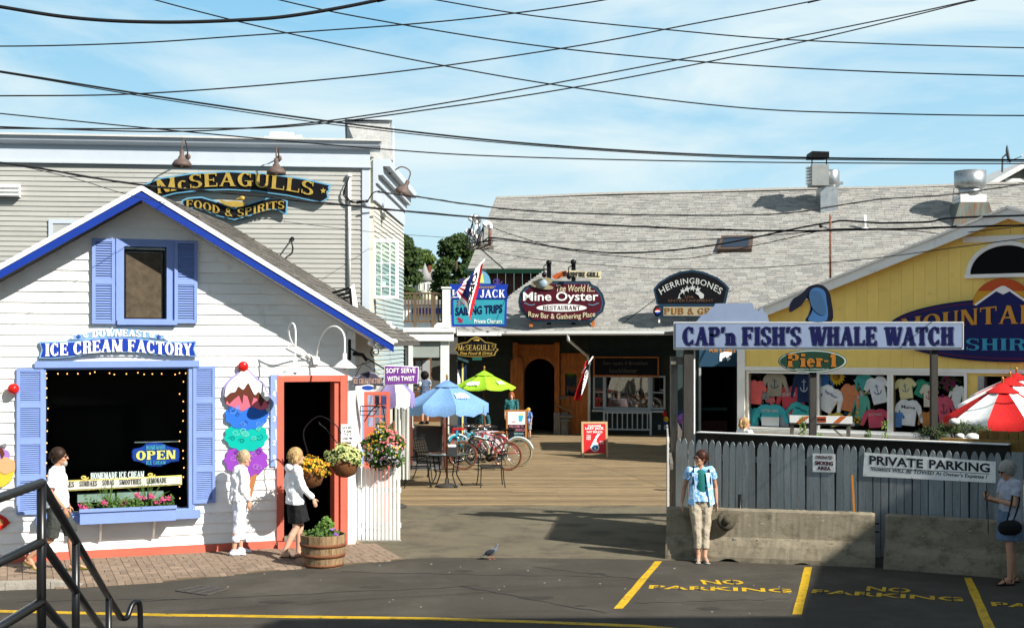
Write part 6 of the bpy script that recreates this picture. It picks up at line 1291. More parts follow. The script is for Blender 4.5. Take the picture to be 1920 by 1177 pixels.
# ---------------------------------------------------------------- picket fence and barriers
FF = Fr(tuple((2.904, 22.0)), -.64); hf = FF.hit
fgrey = mat('fence_grey_paint', (.19, .215, .225), .75, .18, 3, .35, 40, rnd=.18, st=(4, 4, .5), c2=(.27, .29, .29), c2amt=.2)
fn = thing('picket_fence', 'long grey painted picket fence behind the concrete barriers', 'fence', FF, at=(2.5, 0, 0)); pw_ = .1185
fm = gate_picket(MB(), .004, pw_-.008, -.02, .0, .03, 1.70, .16).mesh('picket', fgrey); flatm = MB().box(.004, pw_*1.4-.006, -.02, 0, .03, 1.72).mesh('picket', fgrey)
x = -.22; rf_ = random.Random(12); x_end = hf(1888, 900)[0]
while x < x_end: piece('picket', fm, fn, (x, 0, rf_.uniform(-.02, .02)), (0, rf_.uniform(-.012, .012), 0)); x += pw_
while x < x_end+2.2: piece('picket', flatm, fn, (x, 0, rf_.uniform(-.012, .012))); x += pw_*1.4
for z in (.35, 1.36): part('rail', MB().box(-.22, x, .001, .05, z, z+.09), fgrey, fn)
for k in range(5): xx = -.1+k*1.9; part('post', MB().box(xx-.05, xx+.05, .052, .15, 0, 1.5), gryw, fn)
s = thing('side_fence', 'weathered picket fence running back edge-on from the left end of the sunlit barrier', 'fence', at=(2.6, 22, 0))
sp_ = MB().prism([(-.045, 0), (.045, 0), (.045, 1.72), (.02, 1.80), (-.02, 1.80), (-.045, 1.72)], -.012, .012, 'x').mesh('picket', gryw); sw_ = MB().prism([(-.045, 0), (.045, 0), (.045, 1.72), (.02, 1.80), (-.02, 1.80), (-.045, 1.72)], -.012, .012, 'x').mesh('picket', whtw)
for k in range(32): Y = 20.85+k*.098; piece('picket', sw_ if k % 3 == 0 else sp_, s, (lerp(2.44, 2.78, k/31), Y, .02), (0, 0, -.1))
for z in (.3, 1.35): part('rail', MB().beam((2.49, 20.8, z), (2.83, 24, z), .05, .09), gryw, s)
for k, (a, b, t_) in enumerate(((1268, 1279, 786), (1280, 1290, 789))): A, B = P(a, 0, 23.2).x, P(b, 0, 23.2).x; part('board', MB().prism([(A, 1.3), (B, 1.3), (B, P(0, t_+22, 23.2).z), (A, P(0, t_, 23.2).z)], 23.2, 23.23), gryw, s)
# dark rail plank and yellow-brown wall behind the fence
s = thing('retaining_wall', 'low dark timber wall and soil bed between fence and yellow shop', 'wall', FF, at=(3, .9, 0)); part('planks', MB().box(-.2, 4.9, .8, .9, 0, 1.745), mat('dark_plank', (.035, .028, .022), .85, .3), s); part('cap', MB().box(-.2, 4.9, .75, .95, 1.745, 1.76), whtw, s)
mb_y = mat('mustard_board', (.26, .15, .04), .8, .25, 3, .3, 30, st=(3, 3, .5))
s = thing('mustard_fence', 'mustard brown board fence at the right edge under the striped umbrellas', 'fence', FF, at=(hf(1880, 0, 1.2)[0], 1.2, 0)); x = hf(1836, 820, 1.2)[0]
part('base_beam', MB().box(hf(1764, 0, 1.0)[0], x+3, .96, 1.1, 1.62, 1.80), mb_y, s)
while x < hf(1836, 820, 1.2)[0]+2.8: part('board', MB().box(x+.004, x+.14, 1.15, 1.18, 1.2, hf(1860, 807, 1.2)[1]), mb_y, s); x += .148
conc = mat('weathered_concrete', (.31, .265, .19), .94, .26, 2.2, .35, 70, c2=(.17, .145, .10), c2amt=.42, st=(1, 1, 1.6)); 
def barrier(lab, p0, p1, seed, h=.775, dep=.46):
    a, b = g(*p0), g(*p1); fr = Fr((a.x, a.y), (b.y-a.y)/(b.x-a.x)); L_ = (b-a).length; t = thing('concrete_barrier', lab, 'barrier', fr, at=(L_/2, dep/2, 0), group='concrete barriers before the fence')
    rg_ = random.Random(seed); n = 60; mb = MB(); rows = []
    prof = [(0, 0), (0, .07), (.045, .24), (.11, .36), (.135, h-.025), (.155, h), (.285, h), (.31, h-.03), (.34, .36), (.42, .22), (dep, .07), (dep, 0)]
    for i in range(n+1):
        x = L_*i/n; cut = 0
        if seed == 1 and (.26 < i/n < .36): cut = .05*sin((i/n-.26)/.1*pi)
        if seed == 1 and (.62 < i/n < .70): cut = .03*sin((i/n-.62)/.08*pi)
        e = .012 if i in (0, n) else 0
        rows.append(mb.vs([(x, y+rg_.uniform(-.003, .003)+(e if y < .2 else -e), z+(cut if z == 0 else 0)+(rg_.uniform(-.004, .004) if 0 < z else 0)-(e if z > .5 else 0)) for y, z in prof]))
    m = len(prof)
    for i in range(n):
        for j in range(m-1): mb.face([rows[i]+j, rows[i]+j+1, rows[i+1]+j+1, rows[i+1]+j])
        mb.face([rows[i]+m-1, rows[i], rows[i+1], rows[i+1]+m-1])
    mb.face([rows[0]+j for j in range(m)]); mb.face([rows[n]+j for j in range(m)][::-1]); part('block', mb, conc, t)
    for k in range(14 if seed == 1 else 8):   # chips and trowel scars
        x = rg_.uniform(.3, L_-.2); z = rg_.choice((rg_.uniform(.45, .7), rg_.uniform(.3, .36))); y = .11+(z-.36)/.4*.025 if z > .36 else .08; w_ = rg_.uniform(.015, .05); pts = [(x+w_*cos(q)*rg_.uniform(.5, 1), z+w_*.5*sin(q)*rg_.uniform(.3, 1)) for q in [i*pi/3 for i in range(6)]]
        part('chip_scar', MB().prism(pts, y-.0015, y+.03), mat('pale_scar', (.46, .41, .31), .9, .2, 9), t)
    for z in (.62, .5): part('loop', MB().tube([(L_-.01, .2, z), (L_+.06, .2, z)], .012, 6), blk, t)
    return t, fr
bt1, FB1 = barrier('sunlit concrete barrier the backpack woman leans on, its right end in shade', (1247, 1048), (1641, 1064), 1)
bt2, FB2 = barrier('fully shaded concrete barrier behind the woman with the phone', (1656, 1066), (1990, 1092), 2)
q = FB1.hit(1387, 930, .5); s = solo('metal_stub', 'short black pipe stub standing behind the sunlit barrier', 'pipe', MB().tube([(q[0], .5, 0), (q[0], .5, FB1.hit(1387, 926, .5)[1])], .028, 10), blk, FB1, at=(q[0], .5, 0))
a = FB1.hit(1604, 959, .55); b = FB1.hit(1598, 890, .55); solo('orange_stake', 'thin orange stake leaning behind the right end of the sunlit barrier', 'stake', MB().beam((a[0]+.02, .55, 0), (b[0], .55, b[1]), .028), mat('stake_orange', (.72, .26, .02), .5), FB1, at=(a[0], .55, 0))
# fence notices
yF = -.022
s = sign('smoking_sign', 'small white DESIGNATED SMOKING AREA notice on the grey fence', FF, yF, [(1524, 850), (1566, 851), (1566, 885), (1524, 884)], wht, None, .006)
letters('lettering', 'DESIGNATED', FF, 1529, 854, 1561, 860, yF-.006, maroon, s, bold=.03, th=.002, shear=.2); letters('lettering', 'SMOKING', FF, 1528, 864, 1562, 872, yF-.006, maroon, s, bold=.05, th=.002); letters('lettering', 'AREA', FF, 1532, 874, 1558, 881, yF-.006, maroon, s, bold=.05, th=.002)
s = sign('parking_sign', 'wide white PRIVATE PARKING sign screwed to the grey fence at a slight tilt', FF, yF, [(1621, 848), (1867, 865), (1867, 905), (1618, 892)], wht, None, .006)
for txt, box_, bo in (('PRIVATE PARKING', (1629, 854, 1856, 881), .05), ):
    for w_, a_, b_, c_ in (('PRIVATE', 1630, 1731, 856.8), ('PARKING', 1742, 1856, 864.6)): letters('lettering', w_, FF, a_, c_, b_, c_+17, yF-.006, mk, s, bold=.03, th=.002, warp=lambda u, v: (u, v+.07-.14*u))
letters('lettering', 'Violators WILL BE TOWED At Owner\'s Expense !', FF, 1633, 882, 1851, 891, yF-.006, mk, s, bold=.02, th=.002, shear=.15, warp=lambda u, v: (u, v+.22-.5*u))
ln = [(1632, 875), (1855, 888.5)]; part('rule_line', MB().prism(pxpoly(FF, [(1632, 874.6), (1855, 887.6), (1855, 888.6), (1632, 875.6)], yF), yF-.008, yF-.0061), mk, s)
for px_, py_ in ((1625, 853), (1700, 857), (1790, 863), (1862, 869), (1624, 888), (1710, 895), (1800, 900), (1862, 902)): q = hf(px_, py_, yF); part('screw', MB().ell((q[0], yF-.008, q[1]), .008, .004, .008, 6, 4), grym, s)
# sawhorse barricade
FW_ = Fr(tuple(P(1480, 800, 24.6))[:2], -.35); q = rect(FW_, 1481, 779, 1598, 793)
s = thing('barricade', 'white and orange striped barricade rail on wooden legs before the display window', 'barricade', FW_, at=((q[0]+q[1])/2, 0, 0)); part('striped_rail', MB().box(q[0], q[1], -.03, 0, q[2]+.0, q[3]), wht, s)
org = mat('reflective_orange', (.75, .17, .03), .5)
for a in (1492, 1562): part('stripe', MB().prism(pxpoly(FW_, [(a, 792.5), (a+12, 792.5), (a+26, 780), (a+14, 780)], -.03), -.034, -.03), org, s)
part('notice', MB().prism(pxpoly(FW_, [(1532, 791), (1549, 791), (1549, 780.5), (1532, 780.5)], -.03), -.036, -.03), mat('notice_orange', (.62, .10, .02), .5), s); letters('lettering', 'NO PARKING', FW_, 1533, 784, 1548, 788, -.036, mk, s, th=.003, bold=.03)
part('top_beam', MB().box(q[0]+.0, q[1]+.03, .001, .06, q[2]-.04, q[2]+.03), gryw, s)
for px_ in (1484, 1590): x = FW_.hit(px_, 0)[0]; part('leg', MB().box(x-.03, x+.04, .0015, .06, 1.3, q[2]-.041), gryw, s); sg = 1 if px_ < 1500 else -1; part('brace', MB().beam((x+sg*.02, .03, 1.5), (x+sg*.32, .03, q[2]-.05), .03), gryw, s)
part('lower_legs', MB().box(q[0]+.0, q[0]+.06, .002, .06, 0, 1.299).box(q[1]-.06, q[1], .002, .06, 0, 1.299), gryw, s)
# weeds and dwarf pine in the bed
def weed(lab, px, py, Y, h, seed):
    c = P(px, py, Y); t = thing('weed', lab, 'plant', at=c); rg_ = random.Random(seed); st_ = MB(); lf = MB()
    st_.tube([c+Vector((0, 0, -.3)), c+Vector((.01, 0, h*.5)), c+Vector((-.01, 0, h))], .006, 4)
    for k in range(40): z = rg_.uniform(.02, 1)*h; a = rg_.uniform(0, 6.3); lf.leaf(c+Vector((cos(a)*.05, sin(a)*.05, z)), .07, rg_, asp=.4)
    part('stem', st_, leafg, t); part('leaves', lf, mat('weed_leaf', (.16, .26, .05), .6, .3), t)
weed('tall thin green weed in front of the striped barricade', 1505, 820, 23.6, .38, 1); weed('thin green weed before the middle display window', 1659, 822, 23.6, .32, 2); weed('low green weed sprouting beside the barricade foot', 1535, 823, 23.6, .10, 3); weed('small yellowish weed halfway between barricade and pine', 1627, 820, 23.6, .12, 4)
c = P(1795, 815, 22.9); dp = thing('dwarf_pine', 'dark twisted dwarf pine growing behind the fence near the second sign post', 'shrub', at=c); rg_ = random.Random(17); lf = MB(); br = MB()
for (px_, py_, rr2) in ((1735, 812, .12), (1750, 805, .14), (1775, 802, .15), (1800, 797, .14), (1822, 804, .15), (1838, 806, .12), (1762, 815, .12), (1812, 815, .14), (1788, 808, .12)):
    e = P(px_, py_, 22.9+rg_.uniform(-.2, .2)); br.tube([c+Vector((0, 0, -.4)), c.lerp(e, .5)+Vector((0, 0, -.08)), e], .02, 5, [.03, .02, .008])
    for k in range(230): lf.leaf(e+Vector((rg_.gauss(0, rr2*.62), rg_.gauss(0, rr2*.5), rg_.gauss(0, rr2*.3))), .075, rg_, asp=.22)
part('branches', br, mat('pine_bark', (.16, .10, .06), .9), dp); part('foliage', lf, mat('pine_needle', (.05, .075, .025), .7, .4), dp, kind='stuff')
for k, (px_, py_, r_) in enumerate(((1790, 790, .075), (1800, 817, .06), (1823, 820, .10), (1808, 826, .07))): solo('white_rock', ['topmost white stone perched in the dwarf pine', 'white stone under the dwarf pine nearest the post', 'largest white stone right of the dwarf pine', 'low white stone under the dwarf pine'][k], 'stone', MB().ell(P(px_, py_, 22.7), r_*1.3, r_, r_*.8, 9, 6), whtw, at=tuple(P(px_, py_, 22.7)), group='white stones by the dwarf pine')
# ================================================================ roof fittings
def rooffr(px, py): p = roofhit(px, py)[2]; return Fr((0, p.y), 0)
fr_ = rooffr(1552, 388); h_ = fr_.hit
t = thing('rooftop_exhaust', 'galvanized rooftop exhaust with boxy hood and black cap on the left of the ridge', 'roof vent', fr_, at=(h_(1552, 0)[0], 0, h_(0, 392)[1]))
q = rect(fr_, 1535, 352, 1567, 394); part('duct', MB().prism([(q[0], q[2]-.3), (q[1]+.03, q[2]-.3), (q[1], q[3]), (q[0], q[3])], -.3, .4), grym, t)
q = rect(fr_, 1516, 312, 1547, 351); part('fan_housing', MB().box(q[0], q[1], -.6, .2, q[2], q[3]), mat('grey_sheet', (.38, .39, .38), .5, .15, metal=.5), t)
for k in range(6): z = lerp(q[2]+.1, q[3]-.1, k/5); part('louvre', MB().box(q[0]-.09, q[0], -.5, .1, z, z+.06), wht, t)
c = (h_(1560, 0)[0], .1, h_(0, 352)[1]); part('drum', MB().lathe([(.22, 0), (.3, .08), (.3, .62), (.26, .66)], c, 20), grym, t)
q = rect(fr_, 1514, 288, 1547, 299); part('rain_cap', MB().prism([(q[0], q[2]), (q[1], q[2]), (q[1], q[3]-.02), (q[0]+.03, q[3]-.0), (q[0], q[3]-.1)], -.65, .25), blkw, t)
for a in (1517, 1544): x = h_(a, 0)[0]; part('strut', MB().box(x-.02, x+.02, -.5, -.46, h_(0, 312)[1], h_(0, 299)[1]), blk, t)
part('bracket', MB().box(h_(1567, 0)[0], h_(1580, 0)[0], -.1, .1, h_(0, 346)[1], h_(0, 341)[1]), grym, t)
fr_ = rooffr(1818, 405); h_ = fr_.hit; c0_ = h_(1819, 0)[0]; k_ = F/fr_.O.y
t = thing('rooftop_exhaust', 'round galvanized mushroom exhaust fan on a rusty green base behind the yellow gable', 'roof vent', fr_, at=(c0_, 0, h_(0, 410)[1]))
part('base', MB().prism([(c0_-40/k_, h_(0, 425)[1]), (c0_+40/k_, h_(0, 425)[1]), (c0_+27/k_, h_(0, 381)[1]), (c0_-27/k_, h_(0, 381)[1])], -.45, .6), mat('rusty_green', (.17, .21, .19), .7, .3, 3, c2=(.28, .10, .03), c2amt=.45, st=(1.5, 1.5, .3)), t)
part('curb', MB().box(c0_-24/k_, c0_+24/k_, -.35, .5, h_(0, 381)[1], h_(0, 366)[1]), wht, t)
part('neck', MB().lathe([(21/k_, 0), (21/k_, 12/k_)], (c0_, 0, h_(0, 366)[1]), 24), grym, t)
part('drum', MB().lathe([(20/k_, 0), (27/k_, 4/k_), (29/k_, 10/k_), (29/k_, 34/k_), (27.5/k_, 34/k_), (27/k_, 12/k_)], (c0_, 0, h_(0, 355)[1]), 32), grym, t)
part('cable', MB().tube([(c0_-22/k_, -.3, h_(0, 372)[1]), (c0_-38/k_, -.3, h_(0, 380)[1]), (c0_-36/k_, -.3, h_(0, 356)[1]), (c0_-28/k_, -.3, h_(0, 350)[1])], .012, 5), blk, t)
# skylight, pipe vent
a, b = roofhit(1350, 474), roofhit(1412, 450); p0 = FO; fr_ = FO
t = thing('skylight', 'small dark roof window low in the pale shingled roof', 'skylight', FO, at=tuple(roofT(a[0], a[1])))
def rp(x, s_, o): return roofT(x, s_)+rn*o
bx = MB(); A_ = [rp(a[0]-.1, a[1], 0), rp(b[0], a[1], 0), rp(b[0], b[1]+.1, 0), rp(a[0], b[1]+.1, 0)]; bx.hull8(A_, [q+rn*.16 for q in A_]); part('kerb', bx, mat('bronze_trim', (.12, .08, .06), .5), t)
A_ = [rp(a[0]+.03, a[1]+.12, .165), rp(b[0]-.12, a[1]+.12, .165), rp(b[0]-.12, b[1]-.05, .165), rp(a[0]+.1, b[1]-.05, .165)]; part('pane', MB().hull8(A_, [q+rn*.01 for q in A_]), mat('sky_pane', (.02, .035, .06), .12, spec=.8), t)
q = roofT(*roofhit(1621, 430)[:2]); solo('vent_pipe', 'short white plastic vent pipe sticking up from the shingled roof', 'pipe', MB().tube([q, q+Vector((0, 0, .52))], .06, 10).tube([q-rn*.02, q+Vector((0, 0, .06))], .13, 10), wht, FO, at=tuple(q))
p = P(1557, 512, 34.6); q_ = P(1557, 402, 34.6); t = thing('service_mast', 'thin rusty pipe mast on the rake of the yellow roof holding the cables', 'mast', at=p)
part('pipe', MB().tube([p-Vector((0, 0, .3)), q_], .028, 8), mat('rust_pipe', (.22, .09, .05), .8, .4, 6, c2=(.3, .28, .26), c2amt=.4), t); part('insulator', MB().ell(P(1539, 424, 34.5), .05, .05, .05).beam(P(1539, 424, 34.5), P(1557, 430, 34.6), .02), blk, t)
# service heads by the left rake
t = thing('conduit_cluster', 'cluster of white and rusty conduit heads with looping black cables at the roof corner', 'conduit', at=P(895, 460, 46.5)); Yh = 46.5
for (x0_, y0_, x1_, y1_, m_) in ((893, 460, 893, 416, wht), (899, 460, 898, 414, grym), (886, 462, 886, 440, wht), (918, 462, 919, 426, MT['rust_pipe'])):
    part('conduit', MB().tube([P(x0_, y0_, Yh), P(x1_, y1_, Yh)], .055, 8), m_, t); part('weatherhead', MB().tube(catmull([P(x1_, y1_+2, Yh), P(x1_-1, y1_-5, Yh-.05), P(x1_-7, y1_-8, Yh-.15), P(x1_-12, y1_-3, Yh-.2)], 4), .09, 8), wht if m_ is not grym else grym, t)
rg_ = random.Random(6)
for k in range(11):
    s_ = (rg_.choice((880, 886, 907)), rg_.uniform(408, 435)); e_ = (rg_.uniform(895, 935), rg_.uniform(440, 462)); m_ = ((s_[0]+e_[0])/2-rg_.uniform(5, 22), max(s_[1], e_[1])+rg_.uniform(0, 14))
    part('drip_loop', MB().tube(catmull([P(*s_, Yh-.3), P(*m_, Yh-.4), P(*e_, Yh-.3)], 6), .018, 5), blk, t)
part('stay', MB().beam(P(903, 468, 46.2), P(945, 505, 44.9), .03), blk, t); part('base_plate', MB().box(P(882, 0, Yh).x, P(926, 0, Yh).x, Yh-.1, Yh+.1, P(0, 468, Yh).z, P(0, 461, Yh).z), gryw, t)
# building top at far right with dish
FX = Fr((0, 55), 0); hx = FX.hit
t = thing('grey_dormer_building', 'weathered grey gable rising behind the ridge at the far right', 'building', FX, at=(hx(1900, 0)[0], 0, 5))
part('wall', MB().prism(pxpoly(FX, [(1842, 360), (1850, 348), (1925, 308), (2010, 352), (2010, 420), (1842, 420)], 0), 0, 4), mat('grey_boards', (.20, .19, .17), .85, .25, 3, .3, st=(4, 4, .4)), t)
for a_, b_ in (((1834, 352), (1925, 301)), ((1925, 301), (2016, 352))): A, B = hx(*a_), hx(*b_); part('rake', MB().hull8([(A[0], -.4, A[1]), (A[0], 4, A[1]), (A[0], 4, A[1]-.22), (A[0], -.4, A[1]-.22)], [(B[0], -.4, B[1]), (B[0], 4, B[1]), (B[0], 4, B[1]-.22), (B[0], -.4, B[1]-.22)]), whtw, t)
part('trim_board', MB().box(hx(1884, 0)[0], hx(2000, 0)[0], -.06, -.01, hx(0, 342)[1], hx(0, 335)[1]), whtw, t)
t = thing('satellite_dish', 'dark grey satellite dish on a short pole against the sky at far right', 'dish', FX, at=(hx(1870, 0)[0], -.5, hx(0, 325)[1])); c = Vector((hx(1876, 0)[0], -.6, hx(0, 294)[1]))
part('reflector', lathe_dir(MB(), [(0, 0), (.15, .01), (.3, .05), (.38, .1), (.38, .115), (.29, .065), (0, .02)], c, (.88, -.4, .15), 20), mat('dish_grey', (.10, .10, .11), .5), t); part('pole', MB().tube([(c.x-.12, -.5, hx(0, 326)[1]), (c.x-.1, -.5, c.z-.1), c], .04, 8), grym, t); part('feed_arm', MB().tube([c+Vector((.05, 0, -.3)), c+Vector((.55, -.2, -.1)), c+Vector((.62, -.2, 0))], .02, 6), grym, t)
# junk on the beige roof, hook, conduit cables
t = thing('roof_tarp', 'crumpled white sheet lying on the flat roof edge of the beige building', 'tarp', FM, at=fp(FM, 530, 264, .3)); 
A = [(495, 264), (497, 257), (506, 258), (507, 249), (527, 248), (540, 250), (551, 250), (553, 256), (566, 254), (567, 264)]; mb = MB(); rg_ = random.Random(2); pl = pxpoly(FM, A, .3); mb.prism(pl, .2, .9); part('sheet', mb, wht, t); part('fold', MB().prism(pxpoly(FM, [(512, 264), (515, 255), (535, 252), (548, 258), (550, 264)], .2), .1, .199), whtw, t)
solo('iron_hook', 'curved iron hook on the beige siding above the ice cream shop roof', 'hook', MB().tube(catmull([fp(FM, 548, 448, -.03), fp(FM, 547, 455, -.28), fp(FM, 549, 466, -.3), fp(FM, 546, 476, -.2), fp(FM, 538, 481, -.03)], 5), .016, 6).tube([fp(FM, 548, 446, -.01), fp(FM, 548, 450, -.04)], .04, 8), blk, FM, at=fp(FM, 548, 460, -.03))
t = thing('service_cable', 'loop of service cables hanging beside the white conduit on the beige wall', 'cable', FM, at=fp(FM, 655, 350, -.1))
for k in range(3): part('loop', MB().tube(catmull([fp(FM, 655, 333, -.08), fp(FM, 650-k*2, 345+k*4, -.1), fp(FM, 646-k, 360+k*3, -.1), fp(FM, 656, 375+k*2, -.12), fp(FM, 672, 380, -.1), fp(FM, 690, 377, -.1)], 5), .010, 5), blk, t)
part('splice', MB().tube([fp(FM, 668, 380, -.12), fp(FM, 690, 377, -.12)], .03, 6), blk, t); part('drop', MB().tube(catmull([fp(FM, 690, 377, -.1), fp(FM, 699, 362, -.25), fp(FM, 712, 358, -.3)], 4), .012, 5), blk, t)
t = thing('sign_bracket', 'black angle bracket with a white panel seen edge-on on the shop roof', 'bracket', at=P(650, 575, 24.5)); Yb = 24.5
part('side_panel', MB().hull8([P(656, 540, Yb), P(664, 532, Yb+.5), P(672, 580, Yb+.5), P(661, 584, Yb)], [P(655, 540, Yb), P(663, 532, Yb+.5), P(671, 580, Yb+.5), P(660, 584, Yb)]), wht, t)
for a_, b_ in (((600, 548), (660, 583)), ((607, 554), (655, 540)), ((618, 558), (655, 549)), ((630, 563), (656, 556)), ((656, 540), (660, 584))): part('strut', MB().beam(P(*a_, Yb-.02), P(*b_, Yb-.02), .045), blk, t)

# ================================================================ cables overhead
wire_m = mat('cable_black', (.018, .018, .02), .6, .1)
def wire(lab, pts, Y0, Y1, d, twist=0):
    pts = list(pts); d *= .88
    if pts[-1][0] > 2000 or pts[-1][1] < 0: (a, b), (c_, e_) = pts[-2:]; pts.append((c_+1800, e_+(e_-b)/(c_-a)*1800))
    if pts[0][0] < -50 or pts[0][1] < 0: (a, b), (c_, e_) = pts[:2]; pts.insert(0, (a-1500, b-(e_-b)/(c_-a)*1500))
    xa0, xa1 = max(pts[0][0], -300), min(pts[-1][0], 2300); W3 = [P(x, y, lerp(Y0, Y1, min(1, max(0, (x-xa0)/(xa1-xa0))))) for x, y in pts]; c = catmull(W3, 8)
    t = solo('overhead_cable', lab, 'cable', MB().tube(c, d/2, 6), wire_m, at=tuple(c[len(c)//2]))
    if twist:
        mb = MB(); n = len(c); q = []
        for i in range(n*3-2): k = i/3; a = c[int(k)]; b = c[min(int(k)+1, n-1)]; p = a.lerp(b, k-int(k)); q.append(p+Vector((0, cos(i*.38)*d*.42, sin(i*.38)*d*.42)))
        part('messenger_strand', mb.tube(q, d*.30, 5), wire_m, t)
    return t
wire('thick black cable sagging across the top left corner of the sky', [(-300, -40), (0, 13), (150, 35), (300, 42), (450, 38), (560, 28), (720, -2), (900, -50)], 9, 9, .028)
wire('thin cable rising rightward from the upper left edge, highest there', [(-300, 82), (0, 87), (250, 81), (450, 68), (765, 46), (950, 27), (1135, 0), (1400, -50)], 10, 10, .012)
wire('cable from top left falling all the way to the right edge below the others', [(100, -60), (290, 0), (550, 65), (840, 125), (1100, 168), (1400, 203), (1650, 213), (1920, 217), (2300, 215)], 10.5, 10.5, .012)
wire('cable from the top centre-left falling to the right edge, third from top', [(300, -60), (515, -2), (700, 37), (1000, 85), (1300, 115), (1600, 133), (1920, 143), (2300, 150)], 11, 11, .013)
wire('topmost cable at the right edge, falling gently from the top centre', [(600, -40), (800, -3), (1000, 30), (1250, 56), (1500, 76), (1920, 90), (2300, 92)], 11.5, 11.5, .013)
wire('cable climbing from the left edge to the top right centre', [(-300, 178), (0, 180), (300, 174), (700, 140), (1060, 90), (1300, 45), (1535, 0), (1700, -40)], 10, 12, .013)
wire('upper of two nearly parallel cables climbing to the top right corner', [(-300, 226), (0, 238), (300, 247), (500, 238), (650, 222), (900, 182), (1300, 107), (1650, 38), (1860, -8), (2000, -40)], 10.2, 12.2, .013)
wire('lower of two nearly parallel cables climbing to the top right corner', [(-300, 236), (0, 241), (400, 241), (560, 236), (780, 209), (1100, 160), (1500, 80), (1830, 0), (2000, -45)], 10.4, 12.4, .013)
wire('heavy twin cable sloping down from the left edge and levelling to the right', [(-300, 90), (0, 134), (300, 182), (650, 232), (1000, 270), (1400, 293), (1920, 300), (2300, 298)], 11, 12, .018)
wire('second strand running close under the heavy twin cable', [(-300, 92), (0, 136), (300, 186), (650, 237), (1000, 273), (1400, 296), (1920, 303), (2300, 302)], 11.1, 12.1, .010)
wire('thin cable from the left edge passing over the beige cornice to the right', [(-300, 180), (0, 213), (400, 252), (720, 280), (960, 294), (1400, 304), (1920, 307), (2300, 306)], 11.5, 12.5, .013)
wire('double bundle crossing the beige wall, black banner and grey roof', [(-200, 292), (0, 305), (250, 345), (430, 362), (620, 382), (900, 408), (1200, 425), (1400, 432), (1560, 432), (1920, 422), (2300, 405)], 10, 12, .017, 1)
wire('thin cable splitting off the bundle down across the blue gable tip', [(-200, 285), (0, 305), (140, 335), (270, 372), (480, 408), (690, 434), (860, 447), (885, 450)], 9.5, 30, .011)
wire('twisted cable from the beige corner dipping across the shingled roof', [(708, 360), (790, 370), (870, 382), (1000, 396), (1200, 403), (1400, 403), (1500, 397), (1640, 375), (1780, 365), (1920, 345), (2300, 290)], 27, 33, .034, 1)
wire('thick service cable sagging from the conduit cluster to the mast', [(915, 445), (960, 450), (1060, 466), (1150, 474), (1250, 470), (1360, 456), (1500, 427), (1557, 417), (1585, 414), (1653, 418), (1740, 416), (1780, 409), (1920, 404), (2300, 395)], 46, 24, .055)
wire('thinner line hanging just below the thick service cable', [(925, 427), (960, 440), (1060, 468), (1180, 482), (1260, 486), (1330, 478), (1500, 442), (1557, 430), (1700, 428), (1920, 418), (2200, 405)], 46, 26, .028)
wire('straight thin line running level across the middle of the shingles', [(915, 450), (1000, 453), (1130, 454), (1360, 447), (1557, 432)], 46, 34.5, .026)
wire('lowest thin line dipping over the roof above the pub sign', [(903, 468), (1000, 485), (1200, 502), (1380, 503), (1500, 497), (1640, 484), (1784, 465), (1920, 447), (2200, 410)], 46, 15, .020)
wire('thin line from the mast down to the upper right edge', [(1557, 430), (1700, 432), (1780, 438), (1920, 424), (2200, 400)], 34.5, 26, .022)

# ================================================================ stairs and handrail, front left
pipe = mat('rail_black', (.008, .008, .009), .33, .1, 3, spec=.35)
st = thing('stair_railing', 'black pipe stair railing in the left foreground, stepping down to the right', 'railing', at=(-2.4, 6.8, 0))
A0 = Vector((-2.40, 6.8, 0)); B0 = Vector((-3.08, 10.5, 0)); C0 = Vector((-3.6, 5.2, 0)); LZ = 1.66
zt0 = lambda t: lerp(P(0, 905, 6.8).z, P(0, 1157, 10.5).z, t)
def rl(t, d): p = A0.lerp(B0, t); return Vector((p.x, p.y, zt0(t)-d))
r_ = .024; C0 = P(-30, 943, 6.05); C1 = P(-400, 1090, 4.4)
cap = [C1*1, C0, P(40, 918, 6.45)]
zz = [0, .30, .605]
for k, d in enumerate(zz):
    left = [Vector((q.x, q.y, q.z-d)) for q in (P(-420, 1040, 4.8), C0)]
    pts = left+[rl(0, d)+Vector((0, 0, 0))]
    part('upper_rail', MB().tube(pts, r_, 12), pipe, st)
    te = 1.0 if k == 0 else (1.0-.0*k)
    part('sloping_rail', MB().tube([rl(0, d), rl(te, d)], r_, 12).ell(rl(0, d), r_, r_, r_, 10, 6), pipe, st)
e = rl(1, 0); part('end_loop', MB().tube(catmull([e, e+Vector((.03, .06, -.01)), e+Vector((.05, .12, .07)), e+Vector((.07, .17, .09)), e+Vector((.09, .22, .02)), e+Vector((.09, .22, -.5))], 5), r_*.95, 10), pipe, st)
part('end_post', MB().tube([e+Vector((.09, .22, -.4)), Vector((e.x+.09, e.y+.22, .15))], r_, 10), pipe, st)
for t_ in (0.0, .33, .78): p = rl(t_, 0); part('post', MB().tube([p, Vector((p.x, p.y, max(0, LZ-t_*1.45)))], r_, 12), pipe, st)
sc_m = mat('stair_concrete', (.38, .36, .33), .9, .15, 3, .3)
t = thing('stairs', 'concrete steps down from the photographer landing beside the black railing', 'stairs', at=(-4, 8, 0)); part('landing', MB().box(-6.5, 1.2, -1.5, 6.6, LZ-.2, LZ-.0), sc_m, t)
for x in (-6.2, -3, .9): 
    for y in (-1.2, 6.3): part('column', MB().box(x-.12, x+.12, y-.12, y+.12, 0, LZ-.2), gryw, t)
for k in range(9): part('step', MB().box(-5.2-.08*k, -2.3-.08*k, 6.6+k*.43, 7.03+k*.43, 0, LZ-.18*(k+1)+.001), sc_m, t)

